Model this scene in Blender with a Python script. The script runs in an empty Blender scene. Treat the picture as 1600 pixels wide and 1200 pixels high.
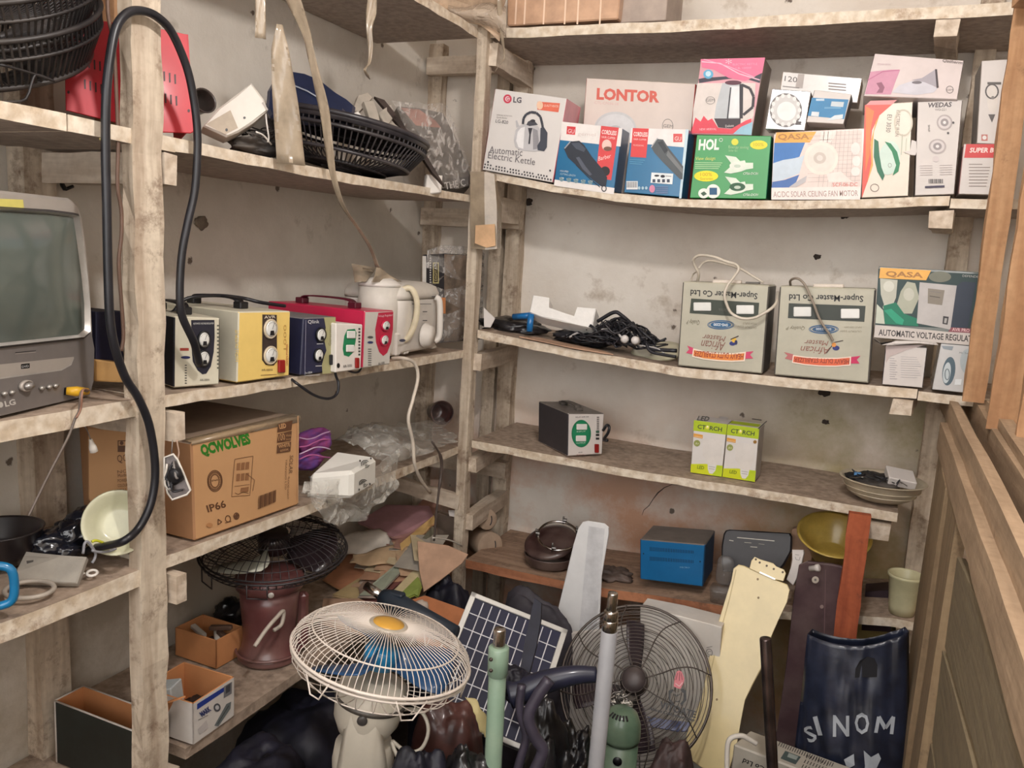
import bpy, math, random
from mathutils import Vector as V, Matrix
C = bpy.context.scene.collection
SC = bpy.context.scene
# ------------------------------------------------------------------ camera
FPX = 1297.5
YAW, PIT, ROL = [math.radians(a) for a in (23.708, -9.023, 3.272)]
CAM = V((0, 0, 1.5))
_r = V((math.cos(YAW), math.sin(YAW), 0))
FW = V((-math.sin(YAW)*math.cos(PIT), math.cos(YAW)*math.cos(PIT), math.sin(PIT)))
_u = _r.cross(FW)
RT = _r*math.cos(ROL) + _u*math.sin(ROL)
UP = -_r*math.sin(ROL) + _u*math.cos(ROL)
cd = bpy.data.cameras.new('camera'); co = bpy.data.objects.new('camera', cd); C.objects.link(co)
cd.sensor_width = 36; cd.sensor_fit = 'HORIZONTAL'; cd.lens = FPX/1600*36; cd.clip_start = .02
m = Matrix.Identity(4)
for i in range(3):
    m[i][0], m[i][1], m[i][2], m[i][3] = RT[i], UP[i], -FW[i], CAM[i]
co.matrix_world = m
SC.camera = co
# ------------------------------------------------------------------ world, lamp, exposure
w = bpy.data.worlds.new('world'); SC.world = w; w.use_nodes = True
w.node_tree.nodes['Background'].inputs[0].default_value = (1, .975, .955, 1)
w.node_tree.nodes['Background'].inputs[1].default_value = 2.1
SC.view_settings.view_transform = 'Standard'; SC.view_settings.look = 'None'
SC.view_settings.gamma = 1; SC.view_settings.exposure = 1.0
try: SC.view_settings.use_curve_mapping = False
except Exception: pass
ld = bpy.data.lights.new('bulb_light', 'POINT'); lo = bpy.data.objects.new('bulb_light', ld); C.objects.link(lo)
lo.location = (-.12, .66, 2.26); ld.energy = 19; ld.color = (1, .95, .92); ld.shadow_soft_size = .045

# ------------------------------------------------------------------ picking points of the room
def ray(px, py): return FW + RT*((px-800)/FPX) - UP*((py-600)/FPX)
def at(px, py, X=None, Y=None, Z=None, D=None):
    d = ray(px, py)
    if X is not None: return CAM + d*(X/d.x)
    if Y is not None: return CAM + d*(Y/d.y)
    if Z is not None: return CAM + d*((Z-1.5)/d.z)
    return CAM + d*D
def onp(px, py, P, n):
    d = ray(px, py); return CAM + d*((P-CAM).dot(n)/d.dot(n))

def interp(tab, x):
    if x <= tab[0][0]: return tab[0][1]
    for (a, b), (c, d) in zip(tab, tab[1:]):
        if x <= c: return b+(d-b)*(x-a)/(c-a)
    return tab[-1][1]
# tops of the boards: along Y for the left wall, along X for the back wall
TL2 = [(0,1.650), (.80,1.650), (.985,1.646), (1.4,1.640), (2.0,1.642)]
TL3 = [(0,1.253), (.93,1.249), (1.3,1.240), (2.0,1.233)]
TL4 = [(0,.980), (.93,.982), (1.3,.972), (2.02,.968)]
TL5 = [(0,.617), (2,.617)]
TB2 = [(-1.0,1.706), (-.80,1.677), (-.63,1.658), (-.45,1.648), (-.262,1.650), (-.07,1.658), (.10,1.670), (.5,1.670)]
TB3 = [(-.972,1.290), (-.705,1.264), (-.439,1.248), (-.157,1.251), (.088,1.257), (.5,1.257)]
TB4 = [(-.972,.986), (-.512,.974), (-.2,.978), (.1,.975)]
TB5 = [(-.972,.642), (-.66,.642), (-.28,.670), (-.2,.672)]
def onb(px, py, tab, dz=0):
    """point of a board's top seen at the pixel"""
    ax = 1 if tab in (TL2, TL3, TL4, TL5) else 0; z = tab[1][1]
    for _ in range(12): p = at(px, py, Z=z); z = z*.4+interp(tab, p[ax])*.6
    p.z = z+dz; return p
# ------------------------------------------------------------------ materials
def lin(c):
    return tuple(((v/255)/12.92 if v/255 <= .04045 else ((v/255+.055)/1.055)**2.4) for v in c)
_M = {}
def mat(col, rough=.5, metal=0, var=.12, bump=0, scale=18, name=None, emit=0, trans=0, alpha=1, coat=0, stretch=(1,1,1), col2=None, dust=0):
    """noise-varied principled material; col is an sRGB 0..255 triple"""
    key = (tuple(col), rough, metal, var, bump, scale, emit, trans, alpha, coat, stretch, col2, dust)
    if key in _M: return _M[key]
    m = bpy.data.materials.new(name or 'paint'); m.use_nodes = True; _M[key] = m
    nt = m.node_tree; N = nt.nodes; L = nt.links; b = N['Principled BSDF']
    b.inputs['Roughness'].default_value = rough; b.inputs['Metallic'].default_value = metal
    c = lin(col); c2 = lin(col2) if col2 else tuple(v*(1-var*2.2) for v in c)
    tc = N.new('ShaderNodeTexCoord'); mp = N.new('ShaderNodeMapping'); mp.inputs['Scale'].default_value = stretch
    L.new(tc.outputs['Object'], mp.inputs[0])
    n = N.new('ShaderNodeTexNoise'); n.inputs['Scale'].default_value = scale; n.inputs['Detail'].default_value = 5; n.inputs['Roughness'].default_value = .62
    L.new(mp.outputs[0], n.inputs['Vector'])
    r = N.new('ShaderNodeValToRGB'); r.color_ramp.elements[0].position = .36; r.color_ramp.elements[1].position = .66
    r.color_ramp.elements[0].color = (*c2, 1); r.color_ramp.elements[1].color = (*c, 1)
    L.new(n.outputs[0], r.inputs[0]); out = r.outputs[0]
    if dust:
        n2 = N.new('ShaderNodeTexNoise'); n2.inputs['Scale'].default_value = 9; n2.inputs['Detail'].default_value = 7
        L.new(tc.outputs['Object'], n2.inputs['Vector'])
        r2 = N.new('ShaderNodeValToRGB'); r2.color_ramp.elements[0].position = .42; r2.color_ramp.elements[1].position = .7
        r2.color_ramp.elements[0].color = (0,0,0,1); r2.color_ramp.elements[1].color = (dust,dust,dust,1)
        L.new(n2.outputs[0], r2.inputs[0])
        mx = N.new('ShaderNodeMixRGB'); L.new(r2.outputs[0], mx.inputs[0]); L.new(out, mx.inputs[1]); mx.inputs[2].default_value = (*lin((165,152,138)), 1)
        out = mx.outputs[0]
    L.new(out, b.inputs['Base Color'])
    if bump:
        bp = N.new('ShaderNodeBump'); bp.inputs['Strength'].default_value = bump; bp.inputs['Distance'].default_value = .004
        L.new(n.outputs[0], bp.inputs['Height']); L.new(bp.outputs[0], b.inputs['Normal'])
    if emit: b.inputs['Emission Color'].default_value = (*c, 1); b.inputs['Emission Strength'].default_value = emit
    if trans: b.inputs['Transmission Weight'].default_value = trans; b.inputs['IOR'].default_value = 1.3
    if alpha < 1: b.inputs['Alpha'].default_value = alpha
    if coat: b.inputs['Coat Weight'].default_value = coat; b.inputs['Coat Roughness'].default_value = .12
    return m
def ink(*c): return mat(c, rough=.5, var=.05, scale=30, name='print')

def plaster(name, base, light, dirt, peach, seed):
    m = bpy.data.materials.new(name); m.use_nodes = True; nt = m.node_tree; N = nt.nodes; L = nt.links; b = N['Principled BSDF']
    b.inputs['Roughness'].default_value = .9
    tc = N.new('ShaderNodeTexCoord'); mp = N.new('ShaderNodeMapping'); mp.inputs['Location'].default_value = (seed, seed*2, 0); L.new(tc.outputs['Object'], mp.inputs[0])
    def noise(s, d=6):
        n = N.new('ShaderNodeTexNoise'); n.inputs['Scale'].default_value = s; n.inputs['Detail'].default_value = d; n.inputs['Roughness'].default_value = .65
        L.new(mp.outputs[0], n.inputs['Vector']); return n
    def ramp(src, a, b_, ca=(0,0,0,1), cb=(1,1,1,1)):
        r = N.new('ShaderNodeValToRGB'); r.color_ramp.elements[0].position = a; r.color_ramp.elements[1].position = b_
        r.color_ramp.elements[0].color = ca; r.color_ramp.elements[1].color = cb; L.new(src, r.inputs[0]); return r.outputs[0]
    def mix(f, a, c2):
        x = N.new('ShaderNodeMixRGB'); L.new(f, x.inputs[0]); L.new(a, x.inputs[1]); x.inputs[2].default_value = (*lin(c2), 1); return x.outputs[0]
    c0 = ramp(noise(3.2).outputs[0], .35, .68, (*lin(base), 1), (*lin(light), 1))
    c1 = mix(ramp(noise(7, 9).outputs[0], .60, .72), c0, dirt)
    sx = N.new('ShaderNodeSeparateXYZ'); L.new(tc.outputs['Object'], sx.inputs[0])
    # peach clay showing through where the paint has worn off, low on the wall
    mr = N.new('ShaderNodeMapRange'); mr.inputs['From Min'].default_value = 1.12; mr.inputs['From Max'].default_value = .78; L.new(sx.outputs['Z'], mr.inputs['Value'])
    pn = ramp(noise(3.6, 8).outputs[0], .38, .58)
    mu = N.new('ShaderNodeMath'); mu.operation = 'MULTIPLY'; L.new(mr.outputs[0], mu.inputs[0]); L.new(pn, mu.inputs[1])
    c2 = mix(mu.outputs[0], c1, peach)
    if name == 'back_plaster':      # damp greenish stain in the right hand corner
        gx = N.new('ShaderNodeMapRange'); gx.inputs['From Min'].default_value = -.25; gx.inputs['From Max'].default_value = .12; L.new(sx.outputs['X'], gx.inputs['Value'])
        gz = N.new('ShaderNodeMapRange'); gz.inputs['From Min'].default_value = 1.32; gz.inputs['From Max'].default_value = 1.12; L.new(sx.outputs['Z'], gz.inputs['Value'])
        gn = ramp(noise(2.6, 7).outputs[0], .30, .58); g1 = N.new('ShaderNodeMath'); g1.operation = 'MULTIPLY'; L.new(gx.outputs[0], g1.inputs[0]); L.new(gz.outputs[0], g1.inputs[1])
        g2 = N.new('ShaderNodeMath'); g2.operation = 'MULTIPLY'; L.new(g1.outputs[0], g2.inputs[0]); L.new(gn, g2.inputs[1]); c2 = mix(g2.outputs[0], c2, (150, 138, 92))
    # little pits and chips
    vo = N.new('ShaderNodeTexVoronoi'); vo.inputs['Scale'].default_value = 9; L.new(mp.outputs[0], vo.inputs['Vector'])
    nz = ramp(noise(60, 3).outputs[0], .4, .6)
    ad = N.new('ShaderNodeMath'); ad.operation = 'MULTIPLY_ADD'; L.new(nz, ad.inputs[0]); ad.inputs[1].default_value = .05; L.new(vo.outputs['Distance'], ad.inputs[2])
    pit = ramp(ad.outputs[0], .07, .10, (1,1,1,1), (0,0,0,1))
    c3 = mix(pit, c2, (112, 100, 90))
    L.new(c3, b.inputs['Base Color'])
    bp = N.new('ShaderNodeBump'); bp.inputs['Strength'].default_value = .35; bp.inputs['Distance'].default_value = .006
    L.new(noise(26, 8).outputs[0], bp.inputs['Height']); L.new(bp.outputs[0], b.inputs['Normal'])
    return m

def timber_mat(name, c1, c2, dirt, axis='z', amount=.62, rough=.8):
    m = bpy.data.materials.new(name); m.use_nodes = True; nt = m.node_tree; N = nt.nodes; L = nt.links; b = N['Principled BSDF']
    b.inputs['Roughness'].default_value = rough
    tc = N.new('ShaderNodeTexCoord'); mp = N.new('ShaderNodeMapping'); L.new(tc.outputs['Object'], mp.inputs[0])
    s = {'x': (.08, 1, 1), 'y': (1, .08, 1), 'z': (1, 1, .08), 'n': (1, 1, 1)}[axis]; mp.inputs['Scale'].default_value = s
    n = N.new('ShaderNodeTexNoise'); n.inputs['Scale'].default_value = 55; n.inputs['Detail'].default_value = 7; L.new(mp.outputs[0], n.inputs['Vector'])
    r = N.new('ShaderNodeValToRGB'); r.color_ramp.elements[0].position = .36; r.color_ramp.elements[1].position = .62
    r.color_ramp.elements[0].color = (*lin(c2), 1); r.color_ramp.elements[1].color = (*lin(c1), 1); L.new(n.outputs[0], r.inputs[0])
    n2 = N.new('ShaderNodeTexNoise'); n2.inputs['Scale'].default_value = 17; n2.inputs['Detail'].default_value = 10; n2.inputs['Roughness'].default_value = .74; L.new(tc.outputs['Object'], n2.inputs['Vector'])
    r2 = N.new('ShaderNodeValToRGB'); r2.color_ramp.elements[0].position = amount-.08; r2.color_ramp.elements[1].position = amount+.08; L.new(n2.outputs[0], r2.inputs[0])
    x = N.new('ShaderNodeMixRGB'); L.new(r2.outputs[0], x.inputs[0]); L.new(r.outputs[0], x.inputs[1]); x.inputs[2].default_value = (*lin(dirt), 1)
    n3 = N.new('ShaderNodeTexNoise'); n3.inputs['Scale'].default_value = 75; n3.inputs['Detail'].default_value = 4; L.new(tc.outputs['Object'], n3.inputs['Vector'])
    r3 = N.new('ShaderNodeValToRGB'); r3.color_ramp.elements[0].position = .35; r3.color_ramp.elements[1].position = .6; r3.color_ramp.elements[0].color = (.80, .78, .76, 1); r3.color_ramp.elements[1].color = (1, 1, 1, 1); L.new(n3.outputs[0], r3.inputs[0])
    y = N.new('ShaderNodeMixRGB'); y.blend_type = 'MULTIPLY'; y.inputs[0].default_value = .6; L.new(x.outputs[0], y.inputs[1]); L.new(r3.outputs[0], y.inputs[2]); x = y
    L.new(x.outputs[0], b.inputs['Base Color'])
    bp = N.new('ShaderNodeBump'); bp.inputs['Strength'].default_value = .5; bp.inputs['Distance'].default_value = .004
    L.new(n.outputs[0], bp.inputs['Height']); L.new(bp.outputs[0], b.inputs['Normal'])
    return m

def film_mat(name, col, rough=.12, base=.12, streak=.75, scale=30):
    """clear crinkled plastic film: mostly see-through, milky in the creases, glossy"""
    m = bpy.data.materials.new(name); m.use_nodes = True; nt = m.node_tree; N = nt.nodes; L = nt.links; b = N['Principled BSDF']
    b.inputs['Base Color'].default_value = (*lin(col), 1); b.inputs['Roughness'].default_value = rough; b.inputs['Specular IOR Level'].default_value = .9
    tc = N.new('ShaderNodeTexCoord'); n = N.new('ShaderNodeTexNoise'); n.inputs['Scale'].default_value = scale; n.inputs['Detail'].default_value = 6; n.inputs['Distortion'].default_value = 1.5
    L.new(tc.outputs['Object'], n.inputs['Vector'])
    r = N.new('ShaderNodeValToRGB'); r.color_ramp.elements[0].position = .5; r.color_ramp.elements[1].position = .74
    r.color_ramp.elements[0].color = (base,)*3+(1,); r.color_ramp.elements[1].color = (streak,)*3+(1,)
    L.new(n.outputs[0], r.inputs[0]); L.new(r.outputs[0], b.inputs['Alpha'])
    bp = N.new('ShaderNodeBump'); bp.inputs['Strength'].default_value = .9; bp.inputs['Distance'].default_value = .01
    L.new(n.outputs[0], bp.inputs['Height']); L.new(bp.outputs[0], b.inputs['Normal'])
    return m

# ------------------------------------------------------------------ mesh builder
_T = {}
def glyphs(txt, bold=0, shear=0):
    k = (txt, bold, shear)
    if k not in _T:
        cu = bpy.data.curves.new('lettering', 'FONT'); cu.body = txt; cu.resolution_u = 2; cu.offset = bold; cu.shear = shear; cu.fill_mode = 'FRONT'
        ob = bpy.data.objects.new('lettering', cu)
        me = bpy.data.meshes.new_from_object(ob)
        vs = [(v.co.x, v.co.y) for v in me.vertices]; fs = [tuple(p.vertices) for p in me.polygons]
        bpy.data.objects.remove(ob); bpy.data.curves.remove(cu); bpy.data.meshes.remove(me)
        x0 = min(v[0] for v in vs); x1 = max(v[0] for v in vs)
        _T[k] = ([((x-x0)/(x1-x0), y/.70) for x, y in vs], fs)
    return _T[k]

def basis(n, up=V((0,0,1))):
    n = V(n).normalized()
    if abs(n.dot(up)) > .98: up = V((0,1,0))
    r = up.cross(n).normalized(); return r, n.cross(r).normalized(), n     # right, up, out

class MB:
    def __init__(s): s.v = []; s.f = []; s.mi = []; s.sm = []; s.m = []
    def mid(s, m):
        if m not in s.m: s.m.append(m)
        return s.m.index(m)
    def add(s, vs, fs, m, smooth=False):
        o = len(s.v); s.v += [V(v) for v in vs]; k = s.mid(m)
        for f in fs: s.f.append(tuple(o+i for i in f)); s.mi.append(k); s.sm.append(smooth)
        return s
    def poly(s, pts, m): return s.add(pts, [tuple(range(len(pts)))], m)
    def box8(s, c, m, b=.0015, mats=None):
        """c: bottom 4 (front-left, front-right, back-right, back-left) then top 4"""
        c = [V(p) for p in c]
        F = [(0,1,5,4), (1,2,6,5), (2,3,7,6), (3,0,4,7), (4,5,6,7), (3,2,1,0)]   # front,right,back,left,top,bottom
        vid = {}; vs = []; fs = []; ms = []
        for fi, f in enumerate(F):
            for k, i in enumerate(f):
                a = c[f[(k+1) % 4]]-c[i]; d = c[f[k-1]]-c[i]
                p = c[i] + (a.normalized()*min(b, a.length*.4) if a.length else a) + (d.normalized()*min(b, d.length*.4) if d.length else d)
                vid[(fi, i)] = len(vs); vs.append(p)
            fs.append(tuple(vid[(fi, i)] for i in f)); ms.append(fi)
        seen = {}
        for fi, f in enumerate(F):
            for k in range(4):
                e = (f[k], f[(k+1) % 4]); r = (e[1], e[0])
                if r in seen:
                    fj = seen[r]; fs.append((vid[(fi, e[1])], vid[(fi, e[0])], vid[(fj, e[0])], vid[(fj, e[1])])); ms.append(fi)
                seen[e] = fi
        for i in range(8):
            fl = [fi for fi, f in enumerate(F) if i in f]
            fs.append(tuple(vid[(fi, i)] for fi in fl)); ms.append(fl[0])
        o = len(s.v); s.v += vs
        for f, q in zip(fs, ms):
            s.f.append(tuple(o+i for i in f)); s.mi.append(s.mid((mats or {}).get(q, m))); s.sm.append(False)
        return s
    def box(s, c, size, m, R=None, b=.0015, mats=None):
        """c = centre of the bottom; R = (right, back, up) axes"""
        R = R or (V((1,0,0)), V((0,1,0)), V((0,0,1))); c = V(c); x, y, z = size[0]/2, size[1]/2, size[2]
        q = [c + R[0]*i*x + R[1]*j*y + R[2]*k*z for k in (0, 1) for i, j in ((-1,-1), (1,-1), (1,1), (-1,1))]
        return s.box8(q, m, b, mats)
    def prism(s, pts, n, t, m, b=.0, m2=None):
        """outline pts in space, extruded by -n*t behind the outline"""
        pts = [V(p) for p in pts]; n = V(n).normalized(); k = len(pts); back = [p-n*t for p in pts]
        cx = sum(pts, V())/k
        if b:
            fr = [p+(cx-p).normalized()*b for p in pts]; vs = fr+[p-n*b for p in pts]+back
            fs = [tuple(range(k))]+[(i, (i+1) % k, k+(i+1) % k, k+i) for i in range(k)]+[(k+i, k+(i+1) % k, 2*k+(i+1) % k, 2*k+i) for i in range(k)]+[tuple(range(3*k-1, 2*k-1, -1))]
        else:
            vs = pts+back; fs = [tuple(range(k))]+[(i, (i+1) % k, k+(i+1) % k, k+i) for i in range(k)]+[tuple(range(2*k-1, k-1, -1))]
        s.add(vs, fs[:1], m)
        o = len(s.v)-len(vs)
        for f in fs[1:]: s.f.append(tuple(o+i for i in f)); s.mi.append(s.mid(m2 or m)); s.sm.append(False)
        return s
    def tube(s, pts, r, m, seg=8, closed=False, cap=True):
        pts = [V(p) for p in pts]; n = len(pts); rs = r if isinstance(r, (list, tuple)) else [r]*n
        vs = []; fs = []; prev = None
        for i, p in enumerate(pts):
            a = pts[(i-1) % n] if (closed or i > 0) else p; b_ = pts[(i+1) % n] if (closed or i < n-1) else p
            t = (b_-a).normalized() if (b_-a).length > 1e-9 else V((0,0,1))
            if prev is None:
                u = t.cross(V((0,0,1)));
                if u.length < .1: u = t.cross(V((1,0,0)))
                u.normalize()
            else:
                u = prev - t*prev.dot(t)
                if u.length < 1e-6: u = t.cross(V((0,0,1)))
                u.normalize()
            prev = u; w_ = t.cross(u)
            for k in range(seg):
                a2 = 2*math.pi*k/seg; vs.append(p + (u*math.cos(a2)+w_*math.sin(a2))*rs[i])
        for i in range(n if closed else n-1):
            j = (i+1) % n
            for k in range(seg): k2 = (k+1) % seg; fs.append((i*seg+k, i*seg+k2, j*seg+k2, j*seg+k))
        if cap and not closed: fs += [tuple(range(seg-1, -1, -1)), tuple((n-1)*seg+k for k in range(seg))]
        return s.add(vs, fs, m, True)
    def lathe(s, prof, o, n, m, seg=32, sy=1, up=V((0,0,1)), smooth=True, a0=0, a1=2*math.pi):
        """prof = [(radius, height along n)]"""
        r, u, n = basis(n, up); o = V(o); vs = []; fs = []; full = abs(a1-a0-2*math.pi) < 1e-6; k = seg if full else seg+1
        for R_, h in prof:
            for i in range(k):
                a = a0+(a1-a0)*i/seg; vs.append(o + r*math.cos(a)*R_ + u*math.sin(a)*R_*sy + n*h)
        for j in range(len(prof)-1):
            for i in range(seg): i2 = (i+1) % k; fs.append((j*k+i, j*k+i2, (j+1)*k+i2, (j+1)*k+i))
        if full and prof[0][0] > 1e-5: fs.append(tuple(range(k-1, -1, -1)))
        if full and prof[-1][0] > 1e-5: fs.append(tuple((len(prof)-1)*k+i for i in range(k)))
        return s.add(vs, fs, m, smooth)
    def shell(s, prof, o, n, m, seg=40, t=.003, sy=1, up=V((0,0,1))):
        """an open bowl with real wall thickness"""
        inner = [(max(R_-t, 0), h+(t if i == 0 else 0)) for i, (R_, h) in enumerate(prof)]
        return s.lathe(list(prof)+[(inner[-1][0], prof[-1][1]+.0005)]+inner[::-1][1:], o, n, m, seg, sy, up)
    def ring(s, o, n, R_, r, m, seg=36, sy=1, up=V((0,0,1)), a0=0, a1=2*math.pi, ts=6):
        rr, u, n = basis(n, up); o = V(o); full = abs(a1-a0-2*math.pi) < 1e-6; k = seg if full else seg+1
        return s.tube([o + rr*math.cos(a0+(a1-a0)*i/seg)*R_ + u*math.sin(a0+(a1-a0)*i/seg)*R_*sy for i in range(k)], r, m, ts, closed=full)
    def blob(s, c, rad, m, noise=.2, seed=0, sub=4, R=None, crease=1.0, power=2):
        import bmesh
        from mathutils import noise as nz
        bm = bmesh.new(); bmesh.ops.create_icosphere(bm, subdivisions=sub, radius=1)
        R = R or (V((1,0,0)), V((0,1,0)), V((0,0,1))); c = V(c); vs = []
        off = V((seed*7.3, seed*3.1, seed*5.7))
        for v in bm.verts:
            p = v.co.copy(); l = (abs(p.x)**power+abs(p.y)**power+abs(p.z)**power)**(1/power); p = p/l
            d = 1 + noise*(nz.noise(p*1.7+off)*1.2 + abs(nz.noise(p*4+off))*crease*.9 + nz.noise(p*9+off)*.35*crease)
            vs.append(c + R[0]*p.x*rad[0]*d + R[1]*p.y*rad[1]*d + R[2]*p.z*rad[2]*d)
        bm.verts.index_update(); fs = [tuple(v.index for v in f.verts) for f in bm.faces]; bm.free()
        return s.add(vs, fs, m, True)
    def sheet(s, grid, m, t=.0015, smooth=True):
        """grid[i][j] of points made into a sheet with thickness"""
        a, b_ = len(grid), len(grid[0]); P = [[V(p) for p in row] for row in grid]; vs = []
        nr = [[None]*b_ for _ in range(a)]
        for i in range(a):
            for j in range(b_):
                du = P[min(i+1, a-1)][j]-P[max(i-1, 0)][j]; dv = P[i][min(j+1, b_-1)]-P[i][max(j-1, 0)]
                q = du.cross(dv); nr[i][j] = q.normalized() if q.length > 1e-12 else V((0,0,1))
        for sgn in (.5, -.5):
            for i in range(a):
                for j in range(b_): vs.append(P[i][j]+nr[i][j]*t*sgn)
        o = a*b_; fs = []
        for i in range(a-1):
            for j in range(b_-1):
                q = (i*b_+j, (i+1)*b_+j, (i+1)*b_+j+1, i*b_+j+1); fs.append(q); fs.append(tuple(o+k for k in q[::-1]))
        rim = [(i, 0) for i in range(a)]+[(a-1, j) for j in range(1, b_)]+[(i, b_-1) for i in range(a-2, -1, -1)]+[(0, j) for j in range(b_-2, 0, -1)]
        rim = [i*b_+j for i, j in rim]
        for k in range(len(rim)): q, z = rim[k], rim[(k+1) % len(rim)]; fs.append((q, o+q, o+z, z))
        return s.add(vs, fs, m, smooth)
    def obj(s, name, parent=None, label=None, cat=None, group=None, kind=None):
        if parent is None:
            zs = min(v.z for v in s.v); x = sum(v.x for v in s.v)/len(s.v); y = sum(v.y for v in s.v)/len(s.v); o = V((x, y, zs))
        else: o = V(parent['_o'])
        me = bpy.data.meshes.new(name); me.from_pydata([tuple(v-o) for v in s.v], [], s.f)
        for m in s.m: me.materials.append(m)
        me.polygons.foreach_set('material_index', s.mi); me.polygons.foreach_set('use_smooth', s.sm); me.update()
        ob = bpy.data.objects.new(name, me); C.objects.link(ob)
        if parent is None: ob.location = o
        else: ob.parent = parent
        ob['_o'] = tuple(o)
        if label: ob['label'] = label
        if cat: ob['category'] = cat
        if group: ob['group'] = group
        if kind: ob['kind'] = kind
        return ob
def thing(name, label, cat, loc, group=None, kind=None):
    o = bpy.data.objects.new(name, None); C.objects.link(o); o.location = loc; o.empty_display_size = .05; o['_o'] = tuple(loc)
    if label: o['label'] = label
    if cat: o['category'] = cat
    if group: o['group'] = group
    if kind: o['kind'] = kind
    return o

class Face:
    """a flat printed face: pixel-measured artwork laid on a plane of the thing"""
    def __init__(s, mb, P, n, z=(0, 0, 1)):
        s.mb = mb; s.P = V(P); s.n = V(n).normalized(); s.k = 0; s.z = z; s.step = .00008; s.base = .0004
    def zoom(s, ox, oy, sc): s.z = (ox, oy, sc); return s
    def pt(s, x, y):
        return onp(s.z[0]+x/s.z[2], s.z[1]+y/s.z[2], s.P+s.n*(s.base+s.k*s.step), s.n)
    def poly(s, pts, m): s.k += 1; s.mb.poly([s.pt(*p) for p in pts], m); return s
    def rect(s, x0, y0, x1, y1, m, sk=0, sl=0):
        """sk: x shift of the top edge, sl: y shift of the right edge"""
        return s.poly([(x0, y1), (x1, y1+sl), (x1+sk, y0+sl), (x0+sk, y0)], m)
    def ell(s, cx, cy, rx, ry, m, seg=24, a0=0, a1=360, rot=0):
        cr, sr = math.cos(math.radians(rot)), math.sin(math.radians(rot)); pts = []
        for i in range(seg):
            a = math.radians(a0+(a1-a0)*i/(seg if a1-a0 == 360 else seg-1)); x, y = rx*math.cos(a), ry*math.sin(a)
            pts.append((cx+x*cr-y*sr, cy+x*sr+y*cr))
        return s.poly(pts[::-1], m)
    def line(s, pts, wd, m):
        s.k += 1
        for i in range(len(pts)-1):
            (x0, y0), (x1, y1) = pts[i], pts[i+1]; d = math.hypot(x1-x0, y1-y0) or 1; nx, ny = -(y1-y0)/d*wd/2, (x1-x0)/d*wd/2
            s.mb.poly([s.pt(x0+nx, y0+ny), s.pt(x1+nx, y1+ny), s.pt(x1-nx, y1-ny), s.pt(x0-nx, y0-ny)], m)
        return s
    def oring(s, cx, cy, rx, ry, wd, m, seg=24):
        return s.line([(cx+rx*math.cos(2*math.pi*i/seg), cy+ry*math.sin(2*math.pi*i/seg)) for i in range(seg+1)], wd, m)
    def text(s, t, x0, y0, x1, y1, h, m, bold=0, shear=0):
        s.k += 1; vs, fs = glyphs(t, bold, shear); dx, dy = x1-x0, y1-y0; d = math.hypot(dx, dy); ux, uy = dy/d*h, -dx/d*h
        s.mb.add([s.pt(x0+dx*a+ux*b, y0+dy*a+uy*b) for a, b in vs], fs, m); return s

def timber(mb, a, b, w_, h_, m, up=V((0,0,1)), jit=.0015, seg=None, seed=1, mats=None):
    """rough beam from a to b; w_ sideways, h_ along up; a,b lie on the centre line"""
    rnd = random.Random(seed); a, b = V(a), V(b); t = (b-a).normalized()
    s = t.cross(up).normalized(); u = s.cross(t).normalized(); n = seg or max(2, int((b-a).length/.05)); vs = []; fs = []
    for i in range(n+1):
        p = a+(b-a)*i/n
        for q, r in ((-1,-1), (1,-1), (1,1), (-1,1)):
            vs.append(p+s*(q*w_/2+rnd.uniform(-jit, jit))+u*(r*h_/2+rnd.uniform(-jit, jit)))
    for i in range(n):
        for k in range(4): fs.append((i*4+k, i*4+(k+1) % 4, (i+1)*4+(k+1) % 4, (i+1)*4+k))
    fs += [(3,2,1,0), (n*4, n*4+1, n*4+2, n*4+3)]
    o = len(mb.v); mb.add(vs, fs, m)
    if mats:
        for idx in range(len(fs)):
            k = idx % 4 if idx < 4*n else 4
            if k in mats: mb.mi[len(mb.f)-len(fs)+idx] = mb.mid(mats[k])
    return mb
def spline(pts, n=8):
    """Catmull-Rom through the points"""
    P = [V(p) for p in pts]; P = [P[0]*2-P[1]]+P+[P[-1]*2-P[-2]]; out = []
    for i in range(1, len(P)-2):
        for k in range(n):
            t = k/n; a, b, c, d = P[i-1], P[i], P[i+1], P[i+2]
            out.append(.5*((2*b)+(c-a)*t+(2*a-5*b+4*c-d)*t*t+(3*b-a-3*c+d)*t**3))
    out.append(P[-2]); return out
def carton(name, label, cat, q, bl, br, depth, m, draw=None, lean=0, side=None, top=None, z=(0,0,1), group=None, sub=None, bev=.0012, finish=True):
    """q = pixel corners (bl, br, tr, tl) of the front; bl, br = their points in the room; the box goes back by depth"""
    zx = lambda p: (z[0]+p[0]/z[2], z[1]+p[1]/z[2])
    x = (br-bl).normalized(); up = V((0,0,1)); up = (up-x*up.dot(x)).normalized(); n = x.cross(up).normalized()
    if lean: up = (up*math.cos(lean)-n*math.sin(lean)).normalized(); n = x.cross(up).normalized()
    tr = onp(*zx(q[2]), bl, n); tl = onp(*zx(q[3]), bl, n); mb = MB(); d = -n*depth
    if abs(lean) > 0: pass
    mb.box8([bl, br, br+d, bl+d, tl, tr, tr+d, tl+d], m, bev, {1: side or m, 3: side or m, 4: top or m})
    F = Face(mb, bl, n, z); F.bl, F.br, F.tr, F.tl, F.d = bl, br, tr, tl, d
    if draw: draw(F)
    if not finish: return mb, F
    return mb.obj(name, None, label, cat, group)
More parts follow.
